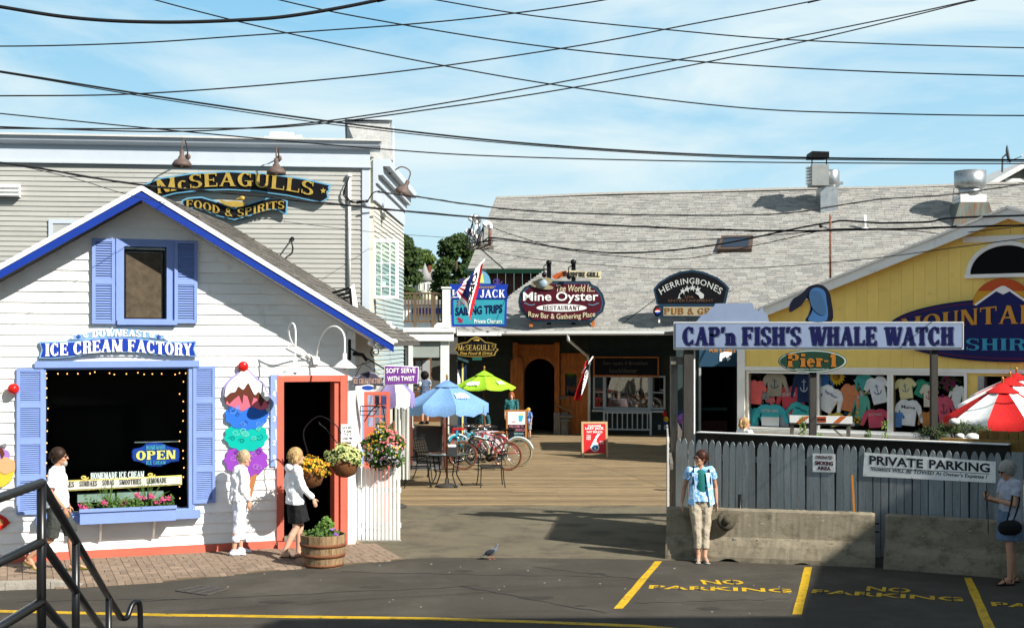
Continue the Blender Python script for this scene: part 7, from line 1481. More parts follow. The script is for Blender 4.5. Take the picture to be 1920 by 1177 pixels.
# ================================================================ furniture on the deck
iron = mat('patio_iron', (.02, .018, .016), .45, .15); strap = mat('vinyl_strap', (.05, .042, .035), .5, .15)
def chair(back=True):
    t = thing('patio_chair', 'x', 'chair')
    for sx in (-1, 1):
        part('leg', MB().tube(catmull([(sx*.26, .20, .64), (sx*.27, .24, .45), (sx*.27, .25, .25), (sx*.30, .31, 0)], 4), .013, 6), iron, t)
        part('leg', MB().tube(catmull([(sx*.25, -.18, .44), (sx*.26, -.22, .2), (sx*.28, -.31, 0)], 4), .013, 6), iron, t)
        part('armrest', MB().tube(catmull([(sx*.25, -.25, .62), (sx*.28, -.05, .66), (sx*.28, .14, .665), (sx*.26, .20, .63)], 4), .015, 6), iron, t)
    part('seat_frame', MB().tube([(-.24, -.22, .44), (.24, -.22, .44), (.25, .22, .45), (-.25, .22, .45), (-.24, -.22, .44)], .014, 6), iron, t)
    for k in range(7): y = -.19+k*.063; part('seat_strap', MB().box(-.24, .24, y, y+.044, .438+.002*(k % 2), .444+.002*(k % 2)), strap, t)
    if back:
        part('back_frame', MB().tube(catmull([(-.23, -.22, .44), (-.24, -.30, .75), (-.20, -.35, .93), (0, -.37, .96), (.20, -.35, .93), (.24, -.30, .75), (.23, -.22, .44)], 5), .014, 6), iron, t)
        for k in range(6): z = .52+k*.068; y = -.245-(z-.5)*.25; part('back_strap', MB().beam((-.235, y, z), (.235, y, z), .012, .045), strap, t)
        for k in range(5): x = -.17+k*.085; part('back_strap', MB().beam((x, -.235, .48), (x, -.345, .92), .045, .010, up=(1, 0, 0)), strap, t)
    return t
gl = lambda px, py: Vector((g(px, py).x, g(px, py).y, .012))
ch = chair(); ch.location = gl(783, 913); ch.rotation_euler = (0, 0, radians(-84)); ch['label'] = 'woven strap patio chair nearest the white picket gate, facing the table'; ch['group'] = 'patio chairs round the glass table'
dup(ch, gl(806, 898), radians(-125), 'woven strap patio chair set behind, showing its light back to the ramp')
ch3 = chair(False); ch3.location = gl(921, 912); ch3.rotation_euler = (0, 0, radians(8)); ch3['label'] = 'low backless iron stool with arms right of the glass table'; ch3['group'] = 'patio chairs round the glass table'; ch3.name = 'patio_stool'; ch3['category'] = 'stool'
tb = thing('patio_table', 'round dark glass patio table under the light blue umbrella', 'table', at=gl(837, 912)); c = gl(837, 912)
part('tabletop', MB().lathe([(.50, .715), (.52, .72), (.52, .735), (.50, .74)], c, 36), mat('smoked_glass', (.03, .04, .045), .1, spec=.8), tb); part('rim', MB().torus(c+Vector((0, 0, .728)), .525, .014, 'z', 36, 6), iron, tb)
for k in range(4): a = k*pi/2+.6; u_ = Vector((cos(a), sin(a), 0)); part('leg', MB().tube(catmull([c+u_*.36+Vector((0, 0, .71)), c+u_*.30+Vector((0, 0, .4)), c+u_*.28+Vector((0, 0, .25)), c+u_*.44+Vector((0, 0, .0))], 4), .015, 6), iron, tb)
part('stretcher', MB().torus(c+Vector((0, 0, .36)), .29, .010, 'z', 28, 5), iron, tb)
q = P(848, 852, 30.2); t = thing('napkin_box', 'dark napkin and condiment box standing on the glass table', 'napkin holder', at=(q.x, 30.2, .752)); part('box', MB().box(q.x-.11, q.x+.11, 30.1, 30.32, .752, .92), mat('dark_grey_box', (.06, .06, .065), .4), t); part('napkins', MB().box(q.x-.09, q.x+.08, 30.14, 30.28, .92, .965), wht, t)
def umbrella(lab, px, Y, top, rim, R, cols, val=.18, pole=True, panels=8, group=None, z0=.012, ph=0, logo=None, base=True):
    c = Vector((P(px, 0, Y).x, Y, z0)); t = thing('patio_umbrella', lab, 'umbrella', at=c, group=group); m_ = [mat('canopy_%d' % hash(q) if 0 else 'canopy_%.2f_%.2f_%.2f' % q, q, .8, .06, 3, .15, 30) for q in cols]
    H_ = top-rim
    for k in range(panels):
        mb = MB(); mb.smooth = True; n = 6; mm = 9; a0 = 2*pi*k/panels+ph; a1 = 2*pi*(k+1)/panels+ph; rows = []
        for j in range(mm):
            s_ = j/(mm-1); row = []
            for i in range(n+1):
                w = i/n; e0 = Vector((cos(a0), sin(a0), 0)); e1 = Vector((cos(a1), sin(a1), 0)); d = e0.lerp(e1, w); r = R*(.02+.98*s_); sag = .055*R*s_*sin(pi*w)
                row.append(c+d*r*(1-.02*sin(pi*w)*s_)+Vector((0, 0, top-H_*(.06*s_+.94*s_**1.12)-sag)))
            rows.append(mb.vs(row))
        row = [mb.v[rows[-1]+i]-Vector((0, 0, val*(1+.12*sin(i*2.1+k))))+Vector((cos(a0), sin(a0), 0))*.012*sin(i*2+k) for i in range(n+1)]; rows.append(mb.vs(row))
        for j in range(len(rows)-1):
            for i in range(n): mb.face([rows[j]+i, rows[j]+i+1, rows[j+1]+i+1, rows[j+1]+i])
        part('canopy_panel', mb, m_[k % len(m_)], t)
        mb = MB(); e = Vector((cos(a0), sin(a0), 0)); part('rib', mb.tube([c+Vector((0, 0, top-.06)), c+e*R*.97+Vector((0, 0, rim-.02))], .008, 5), wht, t)
    mb = MB(); mb.smooth = True; A = mb.vs([c+Vector((cos(2*pi*k/panels+ph)*R*.30, sin(2*pi*k/panels+ph)*R*.30, top-H_*.20)) for k in range(panels)]); B_ = mb.vs([c+Vector((0, 0, top+.07))])
    for k in range(panels): mb.face([A+k, A+(k+1) % panels, B_])
    part('vent_cap', mb, m_[0], t)
    if pole: part('pole', MB().tube([c, c+Vector((0, 0, top+.08))], .022, 8), mat('red_brown_pole', (.22, .07, .03), .5), t)
    part('finial', MB().lathe([(.012, 0), (.03, .03), (.02, .07), (.035, .09), (.005, .14)], c+Vector((0, 0, top+.06)), 10), MT['brass'] if 'brass' in MT else mat('brass', (.55, .3, .08), .4, .1, metal=.5), t)
    if base: part('base', MB().lathe([(.26, 0), (.26, .03), (.18, .06), (.05, .08), (.04, .2)], c, 24), mat('base_grey', (.06, .055, .05), .7), t)
    if logo:
        for (a_, s0_, s1_, w_) in logo:
            mb = MB(); rg_ = random.Random(int(a_*100)); H2 = lambda s_: top-H_*(.06*s_+.94*s_**1.12)
            i0 = 0
            for q in range(7):
                aa = a_-w_/2+w_*q/6; s_a = s0_+rg_.uniform(0, .05); s_b = s1_-rg_.uniform(0, .05); e = Vector((cos(aa), sin(aa), 0)); e2 = Vector((cos(aa+w_/9), sin(aa+w_/9), 0)); o_ = Vector((0, 0, .012-.02))
                k_ = (.93+.07*abs(cos((aa-ph)*panels/2)))
                mb.hull8([c+e*R*s_a*k_+Vector((0, 0, H2(s_a)+o_.z)), c+e2*R*s_a*k_+Vector((0, 0, H2(s_a)+o_.z)), c+e2*R*s_a*k_+Vector((0, 0, H2(s_a)+.012)), c+e*R*s_a*k_+Vector((0, 0, H2(s_a)+.012))], [c+e*R*s_b*k_+Vector((0, 0, H2(s_b)+o_.z)), c+e2*R*s_b*k_+Vector((0, 0, H2(s_b)+o_.z)), c+e2*R*s_b*k_+Vector((0, 0, H2(s_b)+.012)), c+e*R*s_b*k_+Vector((0, 0, H2(s_b)+.012))])
            part('printed_logo', mb, wht, t)
    return t
umbrella('light blue umbrella over the round glass table', 838, 30.2, 2.36, 1.88, .97, [(.20, .38, .70)], .20, ph=.25, logo=[(-.95, .5, .72, .5)])
umbrella('lime green umbrella farther back beside the bicycles', 908, 40, 2.36, 1.92, .95, [(.36, .66, .03)], .04, ph=.1, logo=[(-2.1, .62, .86, .5), (-.75, .6, .8, .3)])
umbrella('white and lilac umbrella half hidden behind the purple sign', 738, 26.5, 2.62, 2.25, .42, [(.62, .60, .70), (.30, .24, .50)], .25, ph=.2)
umbrella('red and white striped umbrella nearest, cut by the right edge', 1880, 27.2, 2.38, 1.72, 1.16, [(.66, .02, .02), (.80, .80, .78)], .17, group='red and white striped umbrellas', ph=.35, panels=10)
umbrella('second red and white striped umbrella showing just its top behind the nearest', 1894, 29.2, 2.44, 1.9, 1.1, [(.66, .02, .02), (.80, .80, .78)], .15, group='red and white striped umbrellas', ph=.6)
umbrella('farthest red and white striped umbrella, its tip right of the others', 1906, 31, 2.50, 2.0, 1.1, [(.66, .02, .02), (.80, .80, .78)], .15, group='red and white striped umbrellas', ph=.1)
t = thing('red_chair', 'bright red chair in shade under the striped umbrellas', 'chair', at=P(1890, 800, 29.5)); X_ = P(1890, 0, 29.5).x
for dx_ in (-.22, .18): part('leg', MB().beam((X_+dx_, 29.4, .3), (X_+dx_*1.2, 29.5, 0), .05), red, t)
part('seat', MB().box(X_-.25, X_+.25, 29.2, 29.6, 1.05, 1.1), red, t); part('frame', MB().beam((X_-.2, 29.4, 1.05), (X_-.3, 29.4, .2), .05).beam((X_+.2, 29.4, 1.05), (X_+.3, 29.4, .2), .05).beam((X_-.2, 29.6, 1.1), (X_-.2, 29.7, 1.6), .05).beam((X_+.2, 29.6, 1.1), (X_+.2, 29.7, 1.6), .05), red, t)
# white drapery panel, lace covered table
t = thing('fabric_screen', 'pale green white fabric screen hanging beyond the red door leaf', 'curtain', at=P(750, 790, 29)); mb = MB(); mb.smooth = True; X0_, X1_ = P(737, 0, 29).x, P(768, 0, 29).x; r0 = None
for i in range(20): x = lerp(X0_, X1_, i/19); a = mb.vs([(x, 29+.03*sin(i*1.7), P(0, 752+i*.3, 29).z), (x+.01, 29+.05*sin(i*1.5), .3)]); (mb.face([r0, a, a+1, r0+1]) if r0 is not None else 0); r0 = a
part('fabric', mb, mat('screen_cloth', (.66, .68, .64), .9), t)
c = gl(915, 862); t = thing('lace_table', 'small table draped in pink and white lace cloth behind the bicycles', 'table', at=c); mb = MB(); mb.smooth = True; R0_ = []
for (r, z) in ((.001, .78), (.36, .78), (.40, .74), (.44, .45), (.48, .22)): R0_.append(mb.vs([c+Vector((cos(a)*r*(1+.06*sin(a*9)*(z < .5)), sin(a)*r, z)) for a in [2*pi*k/36 for k in range(36)]]))
for j in range(4):
    for k in range(36): mb.face([R0_[j]+k, R0_[j]+(k+1) % 36, R0_[j+1]+(k+1) % 36, R0_[j+1]+k])
part('tablecloth', mb, mat('lace', (.72, .60, .62), .9, .1, 14, c2=(.50, .28, .32), c2amt=.5), t); part('leg', MB().tube([c, c+Vector((0, 0, .7))], .04, 8), iron, t)
t = thing('red_stool', 'red wooden bar stool behind the bicycles by the ramp', 'stool', at=gl(862, 858)); c = gl(862, 858)
for dx_, dy_ in ((-.17, -.17), (.17, -.17), (.17, .17), (-.17, .17)): part('leg', MB().beam(c+Vector((dx_*1.2, dy_*1.2, 0)), c+Vector((dx_, dy_, .8)), .04), red, t)
for z in (.25, .5): part('stretcher', MB().beam(c+Vector((-.19, -.19, z)), c+Vector((.19, -.19, z)), .03).beam(c+Vector((.19, -.19, z)), c+Vector((.19, .19, z)), .03), red, t)
part('seat', MB().box(c.x-.2, c.x+.2, c.y-.2, c.y+.2, .8, .84), red, t)

# ================================================================ bicycles
rub = mat('tyre_black', (.02, .02, .02), .8); rubb = mat('tyre_brown', (.24, .075, .035), .8); rubc = mat('tyre_cream', (.42, .36, .20), .8); chrome = mat('chrome', (.6, .6, .6), .2, metal=1); lea = mat('saddle_leather', (.22, .075, .03), .5)
def bike(name, lab, px, py, rz, fc, tyre, fender=None, saddle=None, low=False, basket_=False, steer=0):
    """x forward; hubs at x=-.5 and x=.55"""
    c = gl(px, py); t = thing(name, lab, 'bicycle', at=c, rz=rz, group='bicycles parked on the deck'); t.scale = (1.1,)*3; OFF[t] = Vector((0, 0, 0)); fm_ = mat('frame_%.2f_%.2f_%.2f' % fc, fc, .3, .05, coat=.5)
    R_ = .335
    for hx_, nm in ((-.5, 'rear_wheel'), (.55, 'front_wheel')):
        w = part(nm, MB().torus((hx_, 0, R_), R_-.018, .018, 'y', 40, 8), tyre, t)
        part('rim', MB().torus((hx_, 0, R_), R_-.045, .009, 'y', 40, 6), chrome, w); part('hub', MB().tube([(hx_, -.05, R_), (hx_, .05, R_)], .022, 10), chrome, w)
        sp = MB()
        for k in range(20): a = 2*pi*k/20; sp.tube([(hx_+cos(a+.3*(-1)**k)*.02, .02*(-1)**k, R_+sin(a+.3*(-1)**k)*.02), (hx_+cos(a)*(R_-.05), 0, R_+sin(a)*(R_-.05))], .0022, 3)
        part('spokes', sp, chrome, w)
        if fender: part('fender', MB().tube([(hx_+cos(a)*(R_+.025), 0, R_+sin(a)*(R_+.025)) for a in [lerp(.25, 2.9, k/14) if hx_ < 0 else lerp(.7, 2.9, k/14) for k in range(15)]], .026, 8), fender, t)
    BB = Vector((-.06, 0, .28)); SC_ = Vector((-.20, 0, .70)); HT = Vector((.36, 0, .78)); HB = Vector((.40, 0, .66)); RH = Vector((-.5, 0, R_)); FH_ = Vector((.55, 0, R_))
    f = MB(); top_a = Vector((-.16, 0, .52)) if low else SC_-Vector((0, 0, .04))
    f.tube([HB, BB], .023, 8); f.tube(catmull([HT, HT.lerp(top_a, .5)-Vector((0, 0, .06 if low else 0)), top_a], 4), .016, 8); f.tube([BB, SC_], .017, 8); f.tube([HT+Vector((-.01, 0, .03)), HB+Vector((.01, 0, -.03))], .024, 8)
    for y in (-.05, .05): f.tube([BB+Vector((0, y*.6, 0)), RH+Vector((0, y, 0))], .010, 6); f.tube([SC_+Vector((0, y*.3, -.04)), RH+Vector((0, y, 0))], .009, 6); f.tube([HB+Vector((.01, y*.8, -.03)), Vector((.47, y, .5)), FH_+Vector((0, y, 0))], .012, 6)
    part('frame', f, fm_, t)
    part('seat_post', MB().tube([SC_, SC_+Vector((-.04, 0, .14))], .013, 8), chrome, t)
    part('saddle', MB().limb((-.36, 0, .875), (-.10, 0, .865), .075, .028, .55, (0, 1, 0)), saddle or lea, t)
    part('handlebar', MB().tube([HT, HT+Vector((-.03, 0, .13))], .013, 8).tube(catmull([(.16, -.31, .93), (.26, -.27, .93), (.36, -.1, .91), (.36, .1, .91), (.26, .27, .93), (.16, .31, .93)], 5), .012, 8), chrome, t)
    for y in (-.31, .31): part('grip', MB().tube([(.14, y, .93), (.23, y*.93, .93)], .018, 8), blk, t)
    part('crank', MB().lathe([(.095, -.004), (.095, .004)], (0, 0, 0), 24) if 0 else lathe_dir(MB(), [(0, 0), (.09, 0), (.09, .006), (0, .006)], BB+Vector((0, -.055, 0)), (0, -1, 0), 24), blk, t)
    cr_ = MB(); cr_.beam(BB+Vector((0, -.07, 0)), BB+Vector((.14, -.07, -.09)), .02); cr_.beam(BB+Vector((0, .07, 0)), BB+Vector((-.14, .07, .09)), .02); part('crank_arm', cr_, chrome, t)
    part('pedal', MB().box(.04, .13, -.16, -.08, .17, .20), blk, t); part('pedal', MB().box(-.25, -.16, .08, .16, .36, .39), blk, t); part('kickstand', MB().tube([(-.1, -.05, .27), (-.16, -.16, .0)], .009, 5), chrome, t)
    part('cable', MB().tube(catmull([(.3, -.2, .93), (.5, -.1, 1.0), (.48, -.02, .8), (.42, 0, .7)], 5), .004, 4), blk, t)
    if basket_: part('basket', MB().box(.44, .68, -.15, .15, .72, .92), strap, t)
    return t
bike('bicycle', 'black bicycle with brown tyres and leather saddle, nearest of the parked ones', 912, 882, radians(172), (.01, .01, .012), rubb)
bike('bicycle', 'red and white bicycle with cream tyres behind the black one', 934, 874, radians(168), (.45, .03, .03), rubc, fender=mat('fender_white', (.65, .72, .74), .3), saddle=blkw)
bike('bicycle', 'teal bicycle seen nearly head-on at the left of the parked ones', 868, 868, radians(-112), (.02, .30, .40), rub, fender=mat('fender_teal', (.02, .30, .40), .3), low=True, saddle=blkw)
bike('bicycle', 'pale pink step-through bicycle turned toward the camera among the others', 912, 870, radians(-125), (.50, .26, .27), rub, low=True, saddle=blkw)
bike('bicycle', 'pale blue bicycle standing between the pink one and the lace table', 896, 866, radians(-155), (.25, .50, .58), rub, low=True, saddle=blkw, fender=MT['fender_white'])

# ================================================================ sandwich boards
def aboard(lab, px0, px1, pyt, pyb, frame_m, face_m, fill):
    a = g((px0+px1)/2, pyb); fr = Fr((a.x, a.y), 0); w = (px1-px0)/F*a.y; h = (pyb-pyt)/F*a.y; t = thing('sandwich_board', lab, 'sandwich board', fr, at=(0, 0, .012))
    for k, s_ in enumerate((1, -1)):
        lean = lambda z: (h-z)*.30*(-s_)+(0 if s_ > 0 else .0)
        for x in (-w/2, w/2-.06): part('leg', MB().hull8([(x, lean(0), .0), (x+.06, lean(0), .0), (x+.06, lean(0)+.03, 0), (x, lean(0)+.03, 0)], [(x, lean(h), h), (x+.06, lean(h), h), (x+.06, lean(h)+.03, h), (x, lean(h)+.03, h)]), frame_m, t)
        part('crosspiece', MB().hull8([(-w/2+.06, lean(h-.06), h-.06), (w/2-.06, lean(h-.06), h-.06), (w/2-.06, lean(h-.06)+.03, h-.06), (-w/2+.06, lean(h-.06)+.03, h-.06)], [(-w/2+.06, lean(h), h), (w/2-.06, lean(h), h), (w/2-.06, lean(h)+.03, h), (-w/2+.06, lean(h)+.03, h)]), frame_m, t)
        z0_ = h*.12; part('panel', MB().hull8([(-w/2+.06, lean(z0_)+.004, z0_), (w/2-.06, lean(z0_)+.004, z0_), (w/2-.06, lean(z0_)+.02, z0_), (-w/2+.06, lean(z0_)+.02, z0_)], [(-w/2+.06, lean(h-.06)+.004, h-.06), (w/2-.06, lean(h-.06)+.004, h-.06), (w/2-.06, lean(h-.06)+.02, h-.06), (-w/2+.06, lean(h-.06)+.02, h-.06)]), face_m, t)
    def lay(u0, v0, u1, v1, m_, d=.004, poly=None, nm='print'):
        """flat print on the front panel, u,v in 0..1"""
        P_ = poly or [(u0, v0), (u1, v0), (u1, v1), (u0, v1)]; X = lambda u: -w/2+.06+u*(w-.12); Z = lambda v: z0_+v*(h-.06-z0_); mb = MB(); le = lambda z: (h-z)*-.30
        i = mb.vs([(X(u), le(Z(v))-d, Z(v)) for u, v in P_]+[(X(u), le(Z(v))+.004, Z(v)) for u, v in P_]); n = len(P_); mb.face(list(range(n)))
        for q in range(n): mb.face([q, (q+1) % n, n+(q+1) % n, n+q])
        part(nm, mb, m_, t)
    def txt(s_, u0, v0, u1, v1, m_, b=.02):
        vs, fs = bfont(s_, b); x0 = min(v[0] for v in vs); x1 = max(v[0] for v in vs); y0 = min(v[1] for v in vs); y1 = max(v[1] for v in vs); X = lambda u: -w/2+.06+u*(w-.12); Z = lambda v: z0_+v*(h-.06-z0_); mb = MB()
        for v in vs: U = u0+(v[0]-x0)/(x1-x0)*(u1-u0); V = v0+(v[1]-y0)/(y1-y0)*(v1-v0); mb.vs([(X(U), (h-Z(V))*-.30-.007, Z(V))])
        for f, _ in fs: mb.face(f)
        part('lettering', mb, m_, t)
    fill(lay, txt); return t
def f1(lay, txt):
    lay(.0, .0, 1, 1, red, .002); txt('SCHOONER', .2, .9, .8, .96, wht); txt('LAZY JACK', .08, .78, .92, .89, wht, .03); txt('DAY SAILING', .15, .69, .85, .76, wht)
    for s_, v in (('YOU', .58), ('ARE', .52), ('HERE', .46)): txt(s_, .12, v, .32, v+.045, wht)
    txt('SHIP', .72, .38, .9, .42, wht); txt('LOG', .74, .32, .9, .36, wht)
    lay(0, 0, 0, 0, wht, .004, [(.3, .2), (.36, .10), (.5, .06), (.64, .10), (.70, .2), (.66, .32), (.56, .40), (.60, .5), (.72, .62), (.78, .66), (.66, .67), (.56, .58), (.48, .46), (.40, .36)]); lay(0, 0, 0, 0, mat('bay_blue', (.05, .25, .5), .5), .006, [(.34, .2), (.4, .11), (.5, .08), (.6, .11), (.66, .2), (.6, .27), (.5, .3), (.4, .27)]); lay(0, 0, 0, 0, wht, .008, [(.46, .13), (.56, .13), (.51, .24)])
aboard('red and white sandwich board for Lazy Jack sailing standing alone on the deck', 1090, 1139, 790, 856, mat('blond_wood', (.55, .38, .20), .6), wht, f1)
def f2(lay, txt):
    lay(0, .58, 1, 1, wht, .003); lay(0, 0, 0, 0, mat('cup_blue', (.05, .42, .6), .5), .006, [(.62, .68), (.84, .66), (.9, .88), (.6, .88)]); lay(0, 0, 0, 0, yel, .007, [(.6, .88), (.9, .88), (.86, .95), (.66, .95)]); lay(0, 0, 0, 0, mat('lobster_pink', (.6, .3, .3), .6), .006, [(.12, .64), (.4, .62), (.5, .68), (.3, .7)])
    pk = mat('chalk_pink', (.62, .22, .30), .8); bl = mat('chalk_blue', (.3, .6, .66), .8); txt('WELCOME TO', .06, .48, .92, .56, pk, .01); txt('McSEAGULLS', .12, .36, .98, .45, pk, .01); txt('SIDE BAR', .35, .24, .92, .31, bl, .01); txt('TODAY 2 - 4', .35, .13, .95, .2, bl, .01); txt('OPEN', .6, .03, .9, .09, bl, .01)
aboard('chalkboard easel with painted drink welcoming guests, beside the small boy', 949, 988, 768, 835, mat('orange_frame', (.40, .16, .04), .6), blkw, f2)

# ================================================================ flags
def cloth_flag(lab, corners, Y, cols, pole, n=14, m=18, txt=None):
    t = thing('flag', lab, 'flag', at=P(*corners[0], Y)); A, B, C, D_ = [P(*c, Y) for c in corners]   # A,B along the pole, D,C below
    mbs = {}
    def pt(u, v): a = A.lerp(B, u); b = D_.lerp(C, u); p = a.lerp(b, v); p.y += (.10*sin(u*9+v*2)+.05*sin(v*6+u*3))*(.25+v); p.x += .05*sin(v*5+u*7)*v; return p
    for i in range(n):
        for j in range(m):
            k = cols((i+.5)/n, (j+.5)/m); mb = mbs.setdefault(k, MB()); mb.smooth = True; q = mb.vs([pt(i/n, j/m), pt((i+1)/n, j/m), pt((i+1)/n, (j+1)/m), pt(i/n, (j+1)/m)]); mb.face([q, q+1, q+2, q+3])
    cm = {'r': mat('flag_red', (.62, .02, .03), .8), 'w': mat('flag_white', (.78, .78, .80), .8), 'b': mat('flag_blue', (.015, .03, .20), .8), 'k': blkw}
    for k, mb in mbs.items(): part({'r': 'red_field', 'w': 'white_field', 'b': 'blue_field', 'k': 'black_field'}[k], mb, cm[k], t, kind='stuff')
    part('pole', MB().tube([P(*pole[0], Y+.02), P(*pole[1], Y+.02)], .022, 8), wht, t)
    if txt:
        vs, fs = bfont(txt[0], .03); x0 = min(v[0] for v in vs); x1 = max(v[0] for v in vs); y0 = min(v[1] for v in vs); y1 = max(v[1] for v in vs); mb = MB()
        for v in vs: mb.vs([pt(lerp(txt[3], txt[4], (v[1]-y0)/(y1-y0)), lerp(txt[1], txt[2], (v[0]-x0)/(x1-x0)))+Vector((0, -.03, 0))])
        for f, _ in fs: mb.face(f)
        part('lettering', mb, txt[5], t)
    return t
cloth_flag('red white and blue OPEN flag drooping from an angled white pole by the balcony', [(907, 488), (869, 528), (859, 548), (884, 602)], 42.2, lambda u, v: 'r' if u < .16 else ('w' if u < .46 else ('b' if u < .80 and v < .85 else ('r' if int(v*9) % 2 else 'w'))), ((843, 563), (909, 486)), txt=('OPEN', .12, .92, .44, .20, blkw))
cloth_flag('narrow red and black OPEN banner slanting across the wooden door panel', [(1108, 680), (1098, 676), (1078, 750), (1090, 752)], 45.0, lambda u, v: 'r' if u > .66 or v > .86 else ('w' if u < .14 else 'k'), ((1112, 668), (1090, 700)), n=6, txt=('OPEN', .2, .85, .5, .2, wht))
# clutter by the restaurant door
t = thing('driftwood_bench', 'rough timber shelf with stones beside the wooden arch', 'bench', FO, at=(ho(1058, 780, -.6)[0], -.6, 0)); q = rect(FO, 1041, 760, 1074, 770, -.6)
part('plank', MB().beam((q[0], -.7, q[3]+.05), (q[1]+.02, -.6, q[2]-.02), .3, .08), mat('driftwood', (.25, .13, .05), .8, .3, 4), t)
for a in (1046, 1060): x = ho(a, 0, -.6)[0]; part('leg', MB().box(x-.12, x+.12, -.75, -.5, 0, q[2]-.05), gryw, t)
for (a, b, r) in ((1056, 745, .2), (1062, 780, .28), (1060, 788, .22)): c = ho(a, b, -.7); part('stone', MB().ell((c[0], -.7, c[1]), r, .15, r*.28, 10, 6), gryw, t)
t = thing('window_ornament', 'small red and yellow ornament on the wall right of the serving window', 'ornament', FO, at=(ho(1247, 780, -.1)[0], -.1, ho(1247, 790, -.1)[1]))
for (a, b, m_, r) in ((1246, 775, red, .09), (1249, 786, yelf, .09), (1247, 792, MT['sign_royal'], .06)): c = ho(a, b, -.1); part('disc', MB().ell((c[0], -.12, c[1]), r, .03, r*1.3), m_, t)
X_ = P(1278, 0, 36).x; t = thing('blue_board', 'tall dark blue menu board leaning by the side entrance', 'sign', at=(X_, 36, 0)); part('board', MB().box(X_-.25, X_+.25, 36, 36.06, .1, P(0, 770, 36).z), mat('board_navy', (.02, .04, .14), .5), t); c = P(1283, 785, 36); part('emblem', lathe_dir(MB(), [(0, 0), (.16, 0), (.16, .01), (0, .01)], (X_+.05, 35.999, c.z), (0, -1, 0), 20), mat('purple_emblem', (.25, .10, .40), .5), t)
for k, px_ in enumerate((1234, 1245)): q = rect(FO, px_, 796, px_+5, 805, -.03); solo('wall_outlet', 'white outlet box low on the teal wall, %s of two' % ('left' if k == 0 else 'right'), 'outlet', MB().box(q[0], q[1], -.06, -.024, q[2], q[3]), gw, FO, at=(q[0], -.03, q[2]), group='outlets by the serving window')

# ================================================================ far house and trees
FHs = Fr((0, 215), 0); hh = FHs.hit
hs = thing('turret_house', 'pale cream house with grey hip roof and pointed turret on the far hillside', 'house', FHs, at=(hh(800, 0)[0], 0, hh(0, 560)[1]))
hcol = mat('house_cream', (.56, .54, .42), .8); hroof = mat('house_roof', (.22, .215, .21), .9, .15, 1)
x0, x1 = hh(757, 0)[0], hh(846, 0)[0]; z0_, z1_ = hh(0, 575)[1], hh(0, 527)[1]; zr = hh(0, 503)[1]
part('wall', MB().box(x0, x1, 0, 6, z0_, z1_), hcol, hs)
mb = MB(); i = mb.vs([(x0-.4, -.5, z1_), (x1+.4, -.5, z1_), (x1+.4, 6.5, z1_), (x0-.4, 6.5, z1_), (x0+2.2, 3, zr), (x1-2.2, 3, zr)]); [mb.face(f) for f in ([0, 1, 5, 4], [1, 2, 5], [2, 3, 4, 5], [3, 0, 4], [0, 3, 2, 1])]; part('roof', mb, hroof, hs)
tx = hh(797, 0)[0]; part('turret', MB().lathe([(1.0, z0_), (1.0, z1_+.1)], (tx, -.2, 0), 10), hcol, hs); part('turret_roof', MB().lathe([(1.35, z1_+.05), (.65, z1_+1.2), (.02, hh(0, 493)[1])], (tx, -.2, 0), 10), hroof, hs)
q = rect(FHs, 812, 515, 825, 526); dm = part('dormer', MB().box(q[0], q[1], -.3, 1.5, q[2], q[3]), wht, hs); part('window', MB().box(q[0]+.25, q[1]-.25, -.34, -.3, q[2]+.2, q[3]-.2), mat('far_glass', (.06, .08, .10), .2), dm); part('dormer_roof', MB().prism([(q[0]-.2, q[3]), (q[1]+.2, q[3]), ((q[0]+q[1])/2, q[3]+.5)], -.5, 1.5), hroof, hs)
q = rect(FHs, 802, 496, 807, 512); part('chimney', MB().box(q[0], q[1], 2, 2.6, q[2], q[3]), mat('chimney_brick', (.25, .08, .05), .9), hs)
for (a, b) in ((762, 768), (773, 779), (786, 790), (795, 799), (803, 807), (818, 824), (832, 838)):
    q = rect(FHs, a, 531, b, 545); yq = -.04 if not 780 < a < 810 else -1.22; w = part('window', MB().box(q[0], q[1], yq, yq+.04+(.3 if yq < -1 else 0), q[2], q[3]), wht, hs); part('pane', MB().box(q[0]+.1, q[1]-.1, yq-.02, yq, q[2]+.1, q[3]-.1), MT['far_glass'], w)
bk = mat('bark', (.09, .065, .045), .95, .3, 3, .5, 20)
